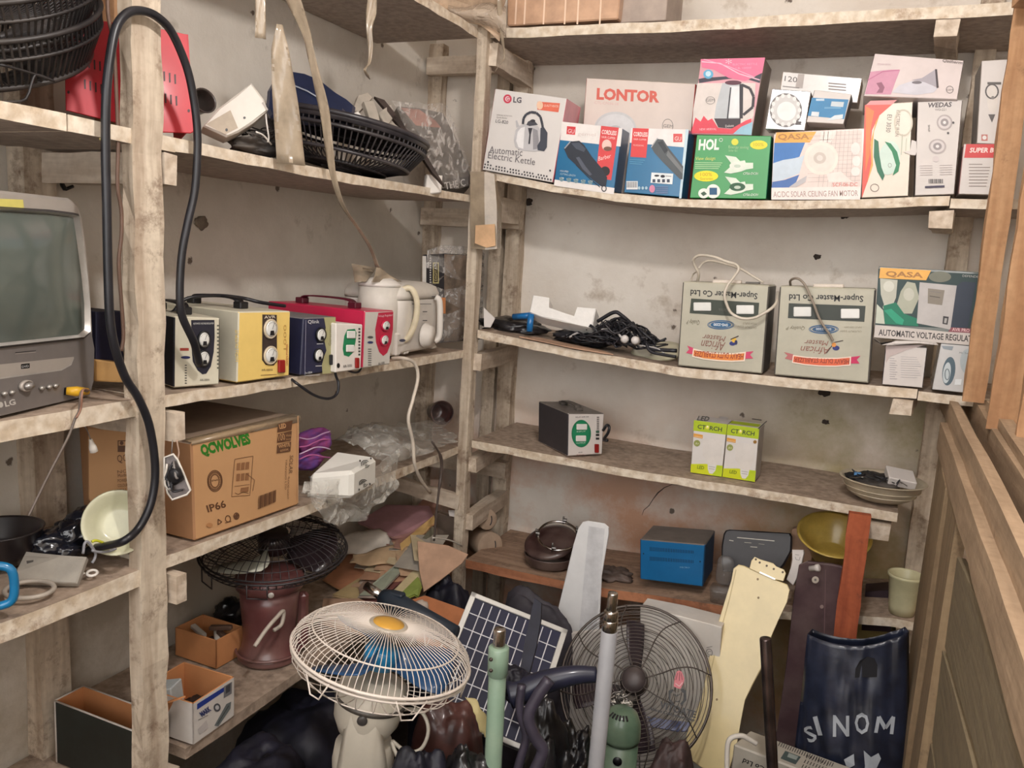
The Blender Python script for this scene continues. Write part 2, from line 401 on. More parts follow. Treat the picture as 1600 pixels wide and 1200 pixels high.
# ------------------------------------------------------------------ the room
M_back = plaster('back_plaster', (214,203,190), (232,225,215), (186,172,156), (206,162,134), 1.7)
M_left = plaster('left_plaster', (204,197,186), (224,218,208), (174,166,154), (176,166,150), 4.2)
M_floor = mat((70,62,58), rough=.9, var=.25, bump=.5, scale=12, name='concrete')
YB, XL = 2.31, -1.33
def slab(name, c0, c1, m):
    mb = MB(); x0,y0,z0 = c0; x1,y1,z1 = c1
    mb.box8([V((x0,y0,z0)),V((x1,y0,z0)),V((x1,y1,z0)),V((x0,y1,z0)),V((x0,y0,z1)),V((x1,y0,z1)),V((x1,y1,z1)),V((x0,y1,z1))], m, .0005)
    return mb.obj(name, kind='structure')
slab('wall_back', (XL-.1, YB, 0), (1.1, YB+.1, 2.75), M_back)
slab('wall_left', (XL-.1, -.9, 0), (XL, YB, 2.75), M_left)
slab('wall_right', (1.0, -.9, 0), (1.1, YB, 2.75), M_back)
slab('floor', (XL-.1, -.9, -.1), (1.1, YB+.1, 0), M_floor)
slab('front_light_block', (XL-.1, -1.0, 0), (1.1, -.9, 1.25), M_back)  # unseen low barrier, added to cut the world light low in the room
slab('ceiling', (XL-.1, -.9, 2.75), (1.1, YB+.1, 2.85), mat((196,188,178), rough=.9, name='ceiling_paint'))  # unseen ceiling, added for its light bounce

M_cream_z = timber_mat('whitewashed_upright', (214,200,180), (178,160,140), (128,106,88), 'z', .60)
M_cream_x = timber_mat('whitewashed_rail', (218,204,186), (190,172,152), (140,120,102), 'x', .66)
M_cream_y = timber_mat('whitewashed_rail', (218,204,186), (190,172,152), (140,120,102), 'y', .66)
M_top = timber_mat('dusty_board', (176,156,138), (150,132,116), (120,104,92), 'n', .6)
M_under = timber_mat('board_underside', (186,172,160), (166,152,142), (140,126,116), 'n', .68)
M_edge = timber_mat('worn_board_edge', (228,216,198), (204,186,162), (150,120,96), 'n', .63)
M_orange = timber_mat('orange_board_edge', (190,128,92), (160,104,74), (110,78,60), 'x', .62)

def board(name, pts, dep, t, parent, edge=M_edge, seed=3, top=M_top, jit=.0015):
    """pts: front top edge; dep: vector to the back edge"""
    rnd = random.Random(seed); P = []
    for i in range(len(pts)-1):
        a, b = V(pts[i]), V(pts[i+1]); n = max(1, int((b-a).length/.05))
        P += [a+(b-a)*k/n for k in range(n)]
    P.append(V(pts[-1])); dn = V(dep).normalized(); vs = []; fs = []
    for p in P:
        j = dn*rnd.uniform(-jit, jit)
        vs += [p+j+V((0,0,rnd.uniform(-jit, jit)*.5)), p+j+V((0,0,-t+rnd.uniform(-jit, jit))), p+V(dep)+V((0,0,-t)), p+V(dep)]
    mb = MB(); n = len(P)
    for i in range(n-1):
        a, b = i*4, (i+1)*4
        fs += [(a, a+1, b+1, b), (a+1, a+2, b+2, b+1), (a+2, a+3, b+3, b+2), (a+3, a, b, b+3)]
    fs += [(0,3,2,1), ((n-1)*4, (n-1)*4+1, (n-1)*4+2, (n-1)*4+3)]
    mb.add(vs, fs, edge)
    for i, f in enumerate(fs[:-2]): mb.mi[i] = mb.mid([edge, M_under, M_under, top][i % 4])
    return mb.obj(name, parent)

# left-hand shelving ------------------------------------------------
XF, YF = -1.02, 2.0
LS = thing('timber_shelving', 'whitewashed timber shelving along the left wall, five levels holding stabilizers and the television', 'shelving', (-1.17, .9, 0))
def up_post(parent, x0, y0, x1, y1, z0, z1, seed, m=M_cream_z, jit=.002, name='upright'):
    mb = MB(); timber(mb, ((x0+x1)/2, (y0+y1)/2, z0), ((x0+x1)/2, (y0+y1)/2, z1), x1-x0, y1-y0, m, up=V((0,1,0)), jit=jit, seed=seed); return mb.obj(name, parent)
up_post(LS, -1.041, .905, -1.016, .957, 0, 2.72, 5, jit=.003)
up_post(LS, XL+.001, .93, XL+.04, .99, 0, 2.72, 6)
up_post(LS, XL+.001, .10, XL+.04, .16, 0, 2.72, 7)
def rail(parent, a, b, w_, h_, m, seed, jit=.002):
    mb = MB(); timber(mb, a, b, w_, h_, m, jit=jit, seed=seed); return mb.obj('cross_rail', parent)
T = .022
ZL2, ZL3, ZL4, ZL5, ZL1 = 1.644, 1.245, .972, .615, 2.055
board('shelf_board', [(XF,.0,ZL2+.004), (XF,.80,ZL2+.004)], (-.305,0,0), T, LS, seed=1)
board('shelf_board', [(XF,.802,ZL2+.003), (XF,.985,ZL2)], (-.305,0,0), T, LS, seed=21)
board('shelf_board', [(XF,.987,ZL2-.001), (XF,1.4,ZL2-.006), (XF,1.983,ZL2-.004)], (-.305,0,0), T*.85, LS, seed=2)
board('shelf_board', [(XF,.0,ZL3+.006), (XF,.93,ZL3+.001)], (-.305,0,0), T*1.25, LS, seed=3)
board('shelf_board', [(XF,.932,ZL3+.002), (XF,1.3,ZL3-.007), (XF,1.983,ZL3-.014)], (-.305,0,0), T*.9, LS, seed=4)
board('shelf_board', [(XF,.0,ZL4+.006), (XF,.93,ZL4+.001)], (-.305,0,0), T*1.25, LS, seed=5)
board('shelf_board', [(XF,.932,ZL4+.008), (XF,1.3,ZL4-.002), (XF,1.983,ZL4-.006)], (-.305,0,0), T, LS, seed=6)
board('shelf_board', [(XF,.999,ZL5), (XF,1.95,ZL5)], (-.305,0,0), T, LS, seed=7, edge=M_top)
board('shelf_board', [(XF,.0,.545), (XF,.997,.545)], (-.305,0,0), T, LS, seed=27, edge=M_top)
board('shelf_board', [(XF,.0,ZL1+.01), (XF,1.983,ZL1)], (-.305,0,0), T, LS, seed=8)
for i, z in enumerate((ZL1, ZL2, ZL3, ZL4, ZL5)):
    rail(LS, (XL+.002, .974, z-.050), (XF+(0, .004, .018, .018, .0)[i], .974, z-.050), .022, .048, M_cream_x, 30+i)
# back shelving -----------------------------------------------------
BS = thing('timber_shelving', 'whitewashed timber shelving across the back wall, sagging boards full of boxed goods', 'shelving', (-.4, 2.15, 0))
up_post(BS, -1.023, 1.985, -.995, 2.018, 0, 2.115, 9, jit=.0012)
up_post(BS, XL+.001, 2.27, XL+.045, YB-.001, 0, 2.1, 10)
up_post(BS, -1.105, 2.285, -1.065, YB-.001, 0, 2.1, 13)
up_post(BS, -1.045, 2.27, -1.0, YB-.001, 0, 2.1, 11)
up_post(BS, .125, 2.28, .17, YB-.001, 0, 2.3, 12)
up_post(BS, .205, 2.28, .24, YB-.001, 0, 2.3, 14)
ZB2, ZB3, ZB4, ZB5, ZB1 = 1.65, 1.25, .975, .645, 2.047
D = (0, .305, 0)
board('shelf_board', [(-.988,YF,1.704), (-.80,YF,1.675), (-.63,YF,1.656), (-.45,YF,1.646), (-.262,YF,1.648), (-.07,YF,1.656), (.10,YF,1.668)], D, .019, BS, seed=11)
board('shelf_board', [(.102,YF,1.662), (.34,YF,1.665)], D, .02, BS, seed=12)
board('shelf_board', [(-.988,YF,1.288), (-.705,YF,1.262), (-.439,YF,1.246), (-.157,YF,1.249), (.088,YF,1.255)], D, .022, BS, seed=13)
board('shelf_board', [(.09,YF,1.250), (.34,YF,1.25)], D, .02, BS, seed=14)
board('shelf_board', [(-.988,YF-.003,.984), (-.512,YF,.972), (-.2,YF,.976), (.082,YF,.972)], D, .021, BS, seed=15)
board('shelf_board', [(-.988,YF-.002,.640), (-.66,YF,.640), (-.28,YF,.668), (-.2,YF,.67)], D, .024, BS, edge=M_orange, seed=16, top=timber_mat('worn_brown_board', (168,140,118), (140,112,92), (112,92,76), 'x', .6))
board('shelf_board', [(-1.0,YF,2.058), (-.525,YF,2.05), (.36,YF,2.047)], D, .024, BS, seed=17)
board('shelf_board', [(-.2,YF+.03,.665), (.10,YF+.03,.715), (.16,YF+.03,.715)], (0,.27,0), .02, BS, seed=18)
# rails that carry the boards from front to back, and from the corner post to the wall
for i, (z, dz) in enumerate(((2.03, .055), (1.655, .05), (1.64, .05), (1.235, .045), (.95, .04), (.785, .045))):
    rail(BS, (-.99, 2.0, z-.035), (-1.012, 2.285, z-.035), .035, dz, M_cream_y, 40+i)
for i, (x, z) in enumerate(((.088, 1.618), (.061, 1.212), (.046, .926), (.05, 2.0))):
    rail(BS, (x, 1.985, z), (x+.02, 2.29, z), .044, .034, M_cream_y, 50+i, jit=.003)
for i, z in enumerate((2.03, 1.592, .842)):
    rail(BS, (XL+.01, 2.255, z), (-.99, 2.255, z), .03, .05, M_cream_x, 60+i)
rail(BS, (-1.01, 1.99, .805), (-1.3, 1.99, .835), .02, .04, M_cream_x, 64)
up_post(BS, -.018, 1.925, .028, 1.945, 0, .975, 15, m=timber_mat('red_brown_plank', (176,92,58), (150,74,46), (110,60,44), 'z', .66))

# partition on the right ---------------------------------------------
M_plank = timber_mat('rough_plank', (152,130,100), (132,110,84), (104,86,68), 'z', .66)
M_plank_y = timber_mat('rough_rail', (176,150,122), (156,132,106), (124,100,80), 'y', .68)
M_slat = timber_mat('grey_slat', (130,116,90), (116,102,80), (96,84,66), 'y', .68)
M_brown = timber_mat('brown_plank', (186,146,108), (166,124,88), (132,98,72), 'z', .68)
PR = thing('wall_right', None, None, (.2, 1.3, 0), kind='structure')
mb = MB(); timber(mb, (.155, .28, 1.158), (.155, 1.99, 1.160), .030, .062, M_plank_y, jit=.0012, seg=14, seed=71); mb.obj('top_rail', PR)
mb = MB(); timber(mb, (.164, .28, 1.205), (.160, 2.24, 1.212), .018, .05, M_plank_y, jit=.0014, seg=12, seed=72); mb.obj('top_rail', PR)
mb = MB(); timber(mb, (.250, .28, 1.19), (.238, 2.2, 1.225), .085, .05, M_plank_y, seg=9, jit=.0015, seed=73); mb.obj('top_rail', PR)
mb = MB(); timber(mb, (.220, .28, 1.222), (.217, 1.86, 1.255), .022, .018, M_plank_y, seg=9, jit=.0015, seed=75); mb.obj('top_rail', PR)
ys = [1.985, 1.80, 1.62, 1.45]
for i in range(3):
    mb = MB(); y0, y1 = ys[i+1]+.01, ys[i]
    timber(mb, (.148-.008*(i % 2), (y0+y1)/2, 0.02), (.152-.006*(i % 2), (y0+y1)/2, 1.13), .016, y1-y0, M_plank, up=V((0,1,0)), jit=.002, seg=7, seed=80+i); mb.obj('plank', PR)
for i in range(8):                 # slanting boards on the near half
    z0 = 1.16-i*.155; mb = MB()
    timber(mb, (.154, .28, z0-.02), (.152, 1.385, z0-.15), .014, .140, M_slat, seg=6, jit=.002, seed=90+i); mb.obj('slat', PR)
for i, (x0, y0, w_, x1) in enumerate(((.170, 1.93, .040, .152), (.191, 1.68, .052, .194), (.216, 1.52, .07, .216), (.262, 1.36, .08, .262), (.30, 1.2, .10, .30))):
    mb = MB(); timber(mb, (x0+w_/2, y0, 1.25-.012*i if i < 3 else .01), (x1+w_/2, y0, 2.74), w_, .022, M_brown, up=V((0,1,0)), jit=.002, seed=110+i); mb.obj('tall_plank', PR)
mb = MB(); timber(mb, (.17, 1.86, 2.02), (.34, 1.30, 2.16), .04, .05, M_brown, jit=.002, seed=120); mb.obj('brace', PR)
# stud seen beside the near post above the second shelf
up_post(LS, XL+.002, 1.10, XL+.05, 1.17, 1.66, 2.72, 17, m=M_brown)
# ------------------------------------------------------------------ shared finishes
WHITE = mat((228,222,214), rough=.45, var=.05, name='white_plastic'); WHITE_D = mat((222,216,206), rough=.5, var=.08, dust=.35, name='dusty_white_plastic')
BLACK = mat((26,26,30), rough=.4, var=.2, name='black_plastic'); BLACKM = mat((34,33,36), rough=.7, var=.2, dust=.3, name='dusty_black')
CHROME = mat((205,200,195), rough=.18, metal=1, var=.05, name='chrome'); STEEL = mat((150,146,142), rough=.35, metal=.9, name='steel')
RUBBER = mat((34,34,40), rough=.38, var=.2, name='rubber'); GLASS = mat((225,225,220), rough=.1, var=.04, name='dial_face')
CARD = mat((190,140,98), rough=.75, var=.06, scale=10, name='corrugated_card'); CARD_IN = mat((176,120,78), rough=.8, var=.1, name='card_inside')
REDSW = mat((150,30,28), rough=.35, name='red_switch')
def axes(F): return basis(F.n)
def rad(F, cx, cy, rx, ry): return (F.pt(cx+rx, cy)-F.pt(cx, cy)).length, (F.pt(cx, cy+ry)-F.pt(cx, cy)).length
def meter(F, cx, cy, rx, ry, par, name='meter', face=GLASS, rim=BLACK, inner=True):
    a, b = rad(F, cx, cy, rx, ry); o = F.pt(cx, cy); mb = MB()
    mb.lathe([(a, 0), (a, .003), (a*.92, .0042), (a*.86, .0036)], o, F.n, rim, 28, sy=b/a)
    r = mb.obj(name, par); mb = MB(); mb.lathe([(a*.86, .0034), (a*.6, .0046), (0, .0052)], o, F.n, face, 28, sy=b/a)
    if inner:
        R, U, n = basis(F.n); k = o+n*.0056
        mb.poly([k-R*a*.25-U*b*.15, k+R*a*.25-U*b*.15, k+R*a*.34-U*b*.62, k-R*a*.34-U*b*.62], BLACK)
        mb.poly([k-R*a*.03+n*.0004, k+R*a*.03+n*.0004, k+R*a*.3+U*b*.55+n*.0004, k+R*a*.25+U*b*.58+n*.0004], BLACK)
        for j in range(7):
            t = math.radians(35+110*j/6); q = k+R*math.cos(t)*a*.68+U*math.sin(t)*b*.68; s_ = a*.03
            mb.poly([q-R*s_-U*s_*2, q+R*s_-U*s_*2, q+R*s_+U*s_*2, q-R*s_+U*s_*2], BLACK)
    mb.obj('dial', r); return r
def blockpart(F, x0, y0, x1, y1, h, m, name, par, b=.0015, z0=0):
    """raised block standing h off the face"""
    mb = MB(); n = F.n*h; q = [F.pt(x0, y1), F.pt(x1, y1), F.pt(x1, y0), F.pt(x0, y0)]
    o = F.n*z0
    mb.box8([q[0]+n+o, q[1]+n+o, q[1]+o, q[0]+o, q[3]+n+o, q[2]+n+o, q[2]+o, q[3]+o], m, b); return mb.obj(name, par)
def feet_under(F, par, m=BLACK, r=.008, h=.004): pass
def handle_on(F, par, m, a=.3, b=.7, w_=.018, h=.018, back=.25, length=.5):
    """carrying strap on the top of a box, running front to back"""
    x = (F.br-F.bl); c = F.tl+(F.tr-F.tl)*.5; d = F.d; p0 = c+d*back; p1 = c+d*(back+length); X = x.normalized(); u = V((0,0,1)); mb = MB()
    for p, s in ((p0, 1), (p1, -1)):
        mb.box(p, (w_*1.1, w_*1.1, h*.7), m, (X, d.normalized(), u))
    k = [p0+u*h*.5, p0+(p1-p0)*.15+u*h, p1-(p1-p0)*.15+u*h, p1+u*h*.5]
    R = (X*w_/2)
    mb.sheet([[p-R, p+R] for p in spline(k, 5)], m, .003); return mb.obj('handle', par)

# ------------------------------------------------------------------ television
TVB = mat((180,172,164), rough=.42, metal=.25, var=.05, name='silver_grey_plastic'); TVD = mat((126,120,117), rough=.42, metal=.2, var=.06, name='dark_silver_plastic')
def television():
    q0, q1 = onb(0, 652, TL3, .002), onb(146, 616, TL3, .002)
    x = (q1-q0).normalized(); br = q1; n = x.cross(V((0,0,1))).normalized(); W_ = (onp(-168, 690, q1, n)-q1).length; bl = q1-x*W_
    root = thing('television', 'silver grey tube television with a dark green screen on the left shelf', 'television', (bl+br)/2-n*.1)
    F0 = lambda px_, py_, o=0: onp(px_, py_, br+n*o, n)
    up = V((0,0,1)); ht = (F0(130, 309)-br).z
    # outline of the cabinet front, leaning in toward the top right
    R = [br+V((0,0,.006)), F0(149,575), F0(147,510), F0(144,450), F0(137,380), F0(130,335), F0(124,318), F0(112,310)]
    c = bl+x*W_/2; L = [p-x*2*(p-c).dot(x) for p in R][::-1]
    out = R+L; mb = MB(); mb.prism(out, n, .08, TVB, b=.006)
    cz = V((0,0,1.43)); B = [c.lerp(p, .72)-n*.30+V((0,0,.05 if p.z < 1.4 else -.02)) for p in out]
    k = len(out); fr = [p-n*.08 for p in out]
    mb.add(fr+B, [(i, (i+1) % k, k+(i+1) % k, k+i) for i in range(k)]+[tuple(range(2*k-1, k-1, -1))], TVD)
    mb.obj('cabinet', root)
    # lower control strip
    mb = MB(); F = Face(mb, br+n*.0012, n, (0, 300, 4)); F.base = .0008
    F.poly([(-610,1078), (0,970), (540,895), (572,880), (590,980), (585,1180), (560,1270), (0,1400), (-610,1520)], TVD)
    F.poly([(-420,1150), (0,1078), (400,1036), (462,1030), (440,1075), (380,1108), (0,1160), (-420,1226)], TVB)
    F.poly([(-420,1226), (0,1160), (380,1108), (440,1075), (462,1030), (462,1040), (446,1082), (385,1116), (0,1170), (-420,1236)], mat((190,186,180), rough=.3, metal=.3))
    F.line([(95,1004), (225,992)], 4, BLACK); F.line([(95,1012), (225,1000)], 3, TVB)
    F.rect(132, 1076, 186, 1106, BLACK, sl=-6); F.text('DVD', 138, 1100, 180, 1094, 14, ink(200,200,200))
    F.zoom(0, 600, 4)
    F.text('LG', 34, 142, 100, 126, 34, ink(200,196,190), bold=.03)
    F.ell(4, 130, 16, 18, ink(190,186,180), rot=-10)
    mb.obj('control_strip', root)
    G = Face(MB(), br+n*.0022, n, (0, 600, 4))
    a, b = rad(G, 155, 12, 40, 36)
    mb = MB(); mb.lathe([(a, 0), (a, .004), (a*.8, .006), (a*.78, .004), (0, .004)], G.pt(155, 10), n, TVB, 24, sy=b/a); r = mb.obj('dial', root)
    mb = MB(); mb.lathe([(a*.62, 0), (a*.55, .010), (0, .011)], G.pt(155, 10), n, mat((176,172,168), rough=.3, metal=.5), 20, sy=b/a); mb.obj('knob', r)
    for (x_, y_) in ((20, 60), (68, 52), (255, 25), (302, 17), (342, 10), (-30, 68)):
        mb = MB(); a, b = rad(G, x_, y_, 14, 14); mb.lathe([(a, 0), (a*.9, .004), (0, .005)], G.pt(x_, y_), n, mat((182,178,172), rough=.3, metal=.5), 14, sy=b/a); mb.obj('button', root)
    # sockets with the yellow plug
    mb = MB(); mb.poly([G.pt(398, 70), G.pt(470, 70), G.pt(510, 52), G.pt(505, 20), G.pt(402, 22)], BLACK); mb.obj('socket_panel', root)
    # screen
    S = Face(MB(), br, n, (0, 300, 4)); S.base = .004
    br_ = [( 470,160), (495,330), (520,520), (538,700), (540,860), (500,895), (0,948), (-350,998), (-540,1018), (-575,990), (-580,560), (-560,130)]
    tp = [(-530,98), (-200,108), (0,118), (300,135), (440,152)]
    mb = MB(); ring = [S.pt(*p) for p in tp+br_]; cc = sum(ring, V())/len(ring)
    k = len(ring); outer = [cc+(p-cc)*1.03+n*.004 for p in ring]; inner = [cc+(p-cc)*.985-n*.004 for p in ring]
    mb.add(outer+inner, [(i, (i+1) % k, k+(i+1) % k, k+i) for i in range(k)], mat((200,196,190), rough=.28, metal=.4), True)
    o2 = [cc+(p-cc)*1.07+n*-.001 for p in ring]
    mb.add(outer+o2, [(i, (i+1) % k, k+(i+1) % k, k+i) for i in range(k)], mat((56,54,54), rough=.4), True)
    mb.obj('screen_frame', root)
    mb = MB(); N_ = 6; vs = []; fs = []
    for j in range(N_+1):
        f = 1-j/N_*1.0
        for p in ring: vs.append(cc+(p-cc)*f*.99+n*(-.002+.012*(1-f*f)))
    for j in range(N_):
        for i in range(k): fs.append((j*k+i, j*k+(i+1) % k, (j+1)*k+(i+1) % k, (j+1)*k+i))
    mb.add(vs, fs, mat((96,104,98), rough=.16, var=.08, scale=4, coat=.6, name='screen_glass'), True); mb.obj('screen', root)
    mb = MB(); mb.poly([F0(-60, 308, .003), F0(-60, 326, .003), F0(38, 328, .003), F0(36, 312, .003)], ink(210,200,110)); mb.obj('sticker', root)
    # yellow plug and its lead
    pl = thing('plug_lead', 'thin grey lead with a yellow plug hanging from the television', 'cable', G.pt(430, 45))
    mb = MB(); p = G.pt(398, 42); e = G.pt(470, 40)+n*.02; mb.tube([p+n*.004, p.lerp(e, .3)+n*.008, e], [.0055, .0075, .005], mat((222,172,40), rough=.4), 12); mb.obj('plug', pl)
    mb = MB(); pts = [e]+[at(a, b, X=-1.0) for a, b in ((127,612), (124,640), (117,655), (108,680), (90,715), (72,750), (55,785), (45,806))]
    mb.tube(spline(pts, 5), .0018, mat((112,100,92), rough=.5), 6); mb.tube([p+V((.003,0,.002)) for p in spline(pts[:4], 5)], .0015, mat((150,110,90), rough=.5), 6); mb.obj('lead', pl)
television()

# ------------------------------------------------------------------ stabilizers on the middle left shelf
Z3 = TL3
def gadget(q, depth, zz, front, body, zf=None, side=None, top=None, lean=0, X=None, Y=None):
    a, b = (q[0], q[1]) if zf is None else ((zf[0]+q[0][0]/zf[2], zf[1]+q[0][1]/zf[2]), (zf[0]+q[1][0]/zf[2], zf[1]+q[1][1]/zf[2]))
    if Y is not None: P0, P1 = at(*a, Y=Y), at(*b, Y=Y)
    else: P0, P1 = onb(*a, zz, .002), onb(*b, zz, .002); P0.z = P1.z = max(P0.z, P1.z)
    mb, F = carton('', '', '', q, P0, P1, depth, body, z=zf or (0,0,1), finish=False, side=side, top=top, lean=lean, bev=.002)
    return mb, F, P0, P1
CREAM = mat((208,202,182), rough=.42, var=.05, name='cream_enamel'); NAVY = mat((44,46,74), rough=.4, var=.12, name='navy_enamel')
YEL = mat((236,204,120), rough=.42, var=.04, name='yellow_enamel'); MAG = mat((196,38,76), rough=.35, var=.05, name='magenta_enamel')
# 1 cream with dark shield dial plate
mb, F, P0, P1 = gadget([(271,608), (343,604), (344,497), (272,494)], .2, Z3, CREAM, CREAM, side=mat((40,40,48), rough=.5))
r = thing('voltage_stabilizer', 'cream stabilizer with a black shield plate and two dials beside the near post', 'stabilizer', (P0+P1)/2, )
F.zoom(0, 300, 4); dk = ink(34,34,48)
F.poly([(1195,800), (1340,800), (1342,900), (1336,1000), (1318,1090), (1290,1135), (1265,1140), (1235,1115), (1205,1060), (1198,980)], dk)
F.text('AUTOMATIC VOLTAGE REGULATOR', 1208, 828, 1336, 826, 11, ink(220,220,215))
F.rect(1125, 975, 1180, 992, ink(150,60,50)); F.ell(1160, 1034, 30, 9, ink(40,44,90))
for j in range(8): F.rect(1155, 1080+j*16, 1168, 1086+j*16, ink(60,60,60)); F.k -= 1
for j in range(12): F.rect(1356, 830+j*24, 1368, 840+j*24, ink(90,90,80)); F.k -= 1
F.text('AVR-1000VA', 1250, 1182, 1310, 1180, 14, ink(50,50,50))
mb.obj('body', r); meter(F, 1272, 922, 40, 56, r); meter(F, 1272, 1040, 40, 54, r); handle_on(F, r, BLACK)
# 2 yellow
mb, F, P0, P1 = gadget([(370,600), (452,591), (454,486), (373,487)], .25, Z3, YEL, YEL, side=CREAM, top=CREAM)
r = thing('voltage_stabilizer', 'yellow fronted stabilizer with two round dials and a red switch', 'stabilizer', (P0+P1)/2)
F.zoom(400, 300, 4)
F.poly([(40,765), (130,768), (132,1060), (110,1085), (60,1080), (38,1050)], ink(60,48,44)); F.text('AVR', 52, 792, 122, 788, 18, ink(226,216,196))
F.text('1000', 190, 985, 190, 830, 18, ink(190,150,80)); F.text('HIGH OUTPUT', -108, 1060, -108, 860, 22, ink(226,196,96))
F.text('GREEN POWER', 200, 1085, 200, 950, 12, ink(170,70,50)); F.text('AVR-1000VA', 35, 1120, 105, 1118, 14, ink(90,70,50)); F.line([(30,1145), (130,1140)], 4, ink(140,110,70))
mb.obj('body', r); meter(F, 88, 855, 42, 62, r, rim=mat((220,205,180), rough=.4)); meter(F, 88, 1020, 42, 58, r, rim=mat((220,205,180), rough=.4))
blockpart(F, 132, 1048, 172, 1128, .006, REDSW, 'switch', r); handle_on(F, r, BLACK)
# 3 navy
mb, F, P0, P1 = gadget([(469,588), (523,582), (525,495), (474,497)], .2, Z3, NAVY, NAVY, top=mat((120,116,118), rough=.5))
r = thing('voltage_stabilizer', 'navy blue stabilizer with an olive wavy strip down the right of its front', 'stabilizer', (P0+P1)/2)
F.zoom(400, 300, 4)
F.poly([(425,783), (498,782), (490,1130), (415,1138), (412,1080), (425,1030), (440,990), (432,950), (420,900), (436,850)], ink(168,164,120))
F.text('Qlink', 325, 822, 396, 820, 22, ink(226,226,226)); F.text('Dw-1000W', 308, 1138, 352, 1134, 14, ink(220,220,220)); F.line([(308,1148), (400,1142)], 3, ink(200,200,200))
F.line([(380,950), (420,948)], 4, ink(210,210,210)); F.line([(372,1088), (412,1086)], 4, ink(210,210,210)); F.line([(312,800), (305,1150)], 3, ink(150,150,170))
F.text('Generator', 470, 960, 474, 830, 18, ink(120,116,90)); mb.obj('body', r)
meter(F, 402, 893, 32, 46, r); meter(F, 388, 1020, 30, 44, r); blockpart(F, 455, 1015, 475, 1080, .005, BLACK, 'switch', r)
# 4 white with green
mb, F, P0, P1 = gadget([(524,584), (564,579), (567,507), (525,505)], .1, Z3, WHITE, WHITE)
r = thing('voltage_stabilizer', 'small white stabilizer with a green rounded panel and red switch', 'stabilizer', (P0+P1)/2)
F.zoom(400, 300, 4)
F.poly([(570,860), (618,855), (628,880), (622,940), (605,1005), (580,1030), (550,1020), (542,980), (552,900)], ink(30,130,84))
for j in range(9): F.rect(640, 850+j*20, 652, 862+j*20, ink(70,70,70)); F.k -= 1
F.ell(515, 1085, 10, 16, ink(30,30,30)); F.text('AR-500', 545, 1100, 600, 1092, 18, ink(60,60,60))
mb.obj('body', r); blockpart(F, 565, 868, 618, 915, .003, GLASS, 'meter', r); blockpart(F, 560, 955, 610, 1000, .003, GLASS, 'meter', r)
blockpart(F, 615, 1035, 638, 1100, .005, REDSW, 'switch', r)
# 5 magenta
mb, F, P0, P1 = gadget([(566,577), (609,571), (615,485), (570,486)], .27, Z3, CREAM, mat((206,202,194), rough=.45, var=.04), side=MAG, top=MAG)
r = thing('voltage_stabilizer', 'magenta stabilizer with a pale front and a magenta pointed dial plate', 'stabilizer', (P0+P1)/2)
F.zoom(400, 300, 4)
F.poly([(765,755), (858,748), (856,860), (845,940), (820,1005), (795,1025), (770,1000), (750,940), (745,860)], ink(190,40,70))
F.text('Voltage Regulator', 765, 782, 855, 774, 13, ink(230,200,205)); F.ell(715, 940, 18, 8, ink(50,60,110)); F.ell(715, 908, 18, 8, ink(90,90,90))
for j in range(8): F.rect(700, 980+j*14, 722, 985+j*14, ink(90,90,90)); F.k -= 1
F.text('AR-1000', 765, 1082, 805, 1074, 16, ink(60,60,60)); mb.obj('body', r)
meter(F, 808, 835, 28, 34, r, rim=MAG); meter(F, 800, 925, 27, 36, r, rim=MAG); handle_on(F, r, mat((90,20,40), rough=.4), length=.55, w_=.02)
# dark blue box behind the post and the yellow carton it stands beside
carton('carton', 'dark blue box between the television and the near post', 'box', [(150,565), (192,562), (192,486), (150,487)], at(150,572,X=-1.12), at(194,566,X=-1.12), .15, mat((30,30,56), rough=.6))
mb = MB(); a, b = at(149,596,Z=1.262), at(200,598,Z=1.262); mb.box8([a,b,b+V((-.17,.02,0)),a+V((-.17,.02,0)),a+V((0,0,.035)),b+V((0,0,.03)),b+V((-.17,.02,.033)),a+V((-.17,.02,.035))], mat((214,166,104), rough=.7), .002)
mb.obj('carton', None, 'flat yellow brown carton lying behind the near post under the dark blue box', 'box')

# white jug, fryer, wrapped box ------------------------------------------
z3 = 1.2415
c = at(597, 568, Z=z3)+V((-.06,.03,0)); s_ = (at(553,470,X=c.x)-at(620,470,X=c.x)).length
Y0 = c.y; r = thing('electric_jug', 'white plastic electric jug with a big yellowed handle beside the magenta stabilizer', 'kettle', c)
ce = at(590, 560, X=-1.09); ce.z = z3; R_ = .050; H = at(590, 447, X=-1.09).z-z3
mb = MB(); mb.lathe([(R_*.9, 0), (R_*.95, .01), (R_, .05), (R_*1.02, H*.7), (R_*.98, H)], ce, (0,0,1), WHITE_D, 36); mb.obj('body', r)
mb = MB(); mb.lathe([(R_, H), (R_*.97, H+.008), (R_*.6, H+.018), (R_*.2, H+.021), (0, H+.021)], ce, (0,0,1), WHITE, 36); mb.obj('lid', r)
d = (at(640,500,X=-1.03)-ce); d.z = 0; d.normalize(); mb = MB(); hp = [(R_*.92, H*.95), (R_+.022, H*.99), (R_+.038, H*.8), (R_+.036, H*.5), (R_+.018, H*.25), (R_*.95, H*.22)]
pp = spline([ce+d*a+V((0,0,b)) for a, b in hp], 6); sd = V((-d.y, d.x, 0)); mb.sheet([[p-sd*.014, p-sd*.005, p+sd*.005, p+sd*.014] for p in pp], mat((226,214,184), rough=.45, name='yellowed_plastic'), .013); mb.obj('handle', r)
mb = MB(); b0 = at(616, 566, X=-1.045); b0.z = z3; mb.box(b0, (.022, .022, .055), WHITE, b=.004); mb.obj('socket_block', r)
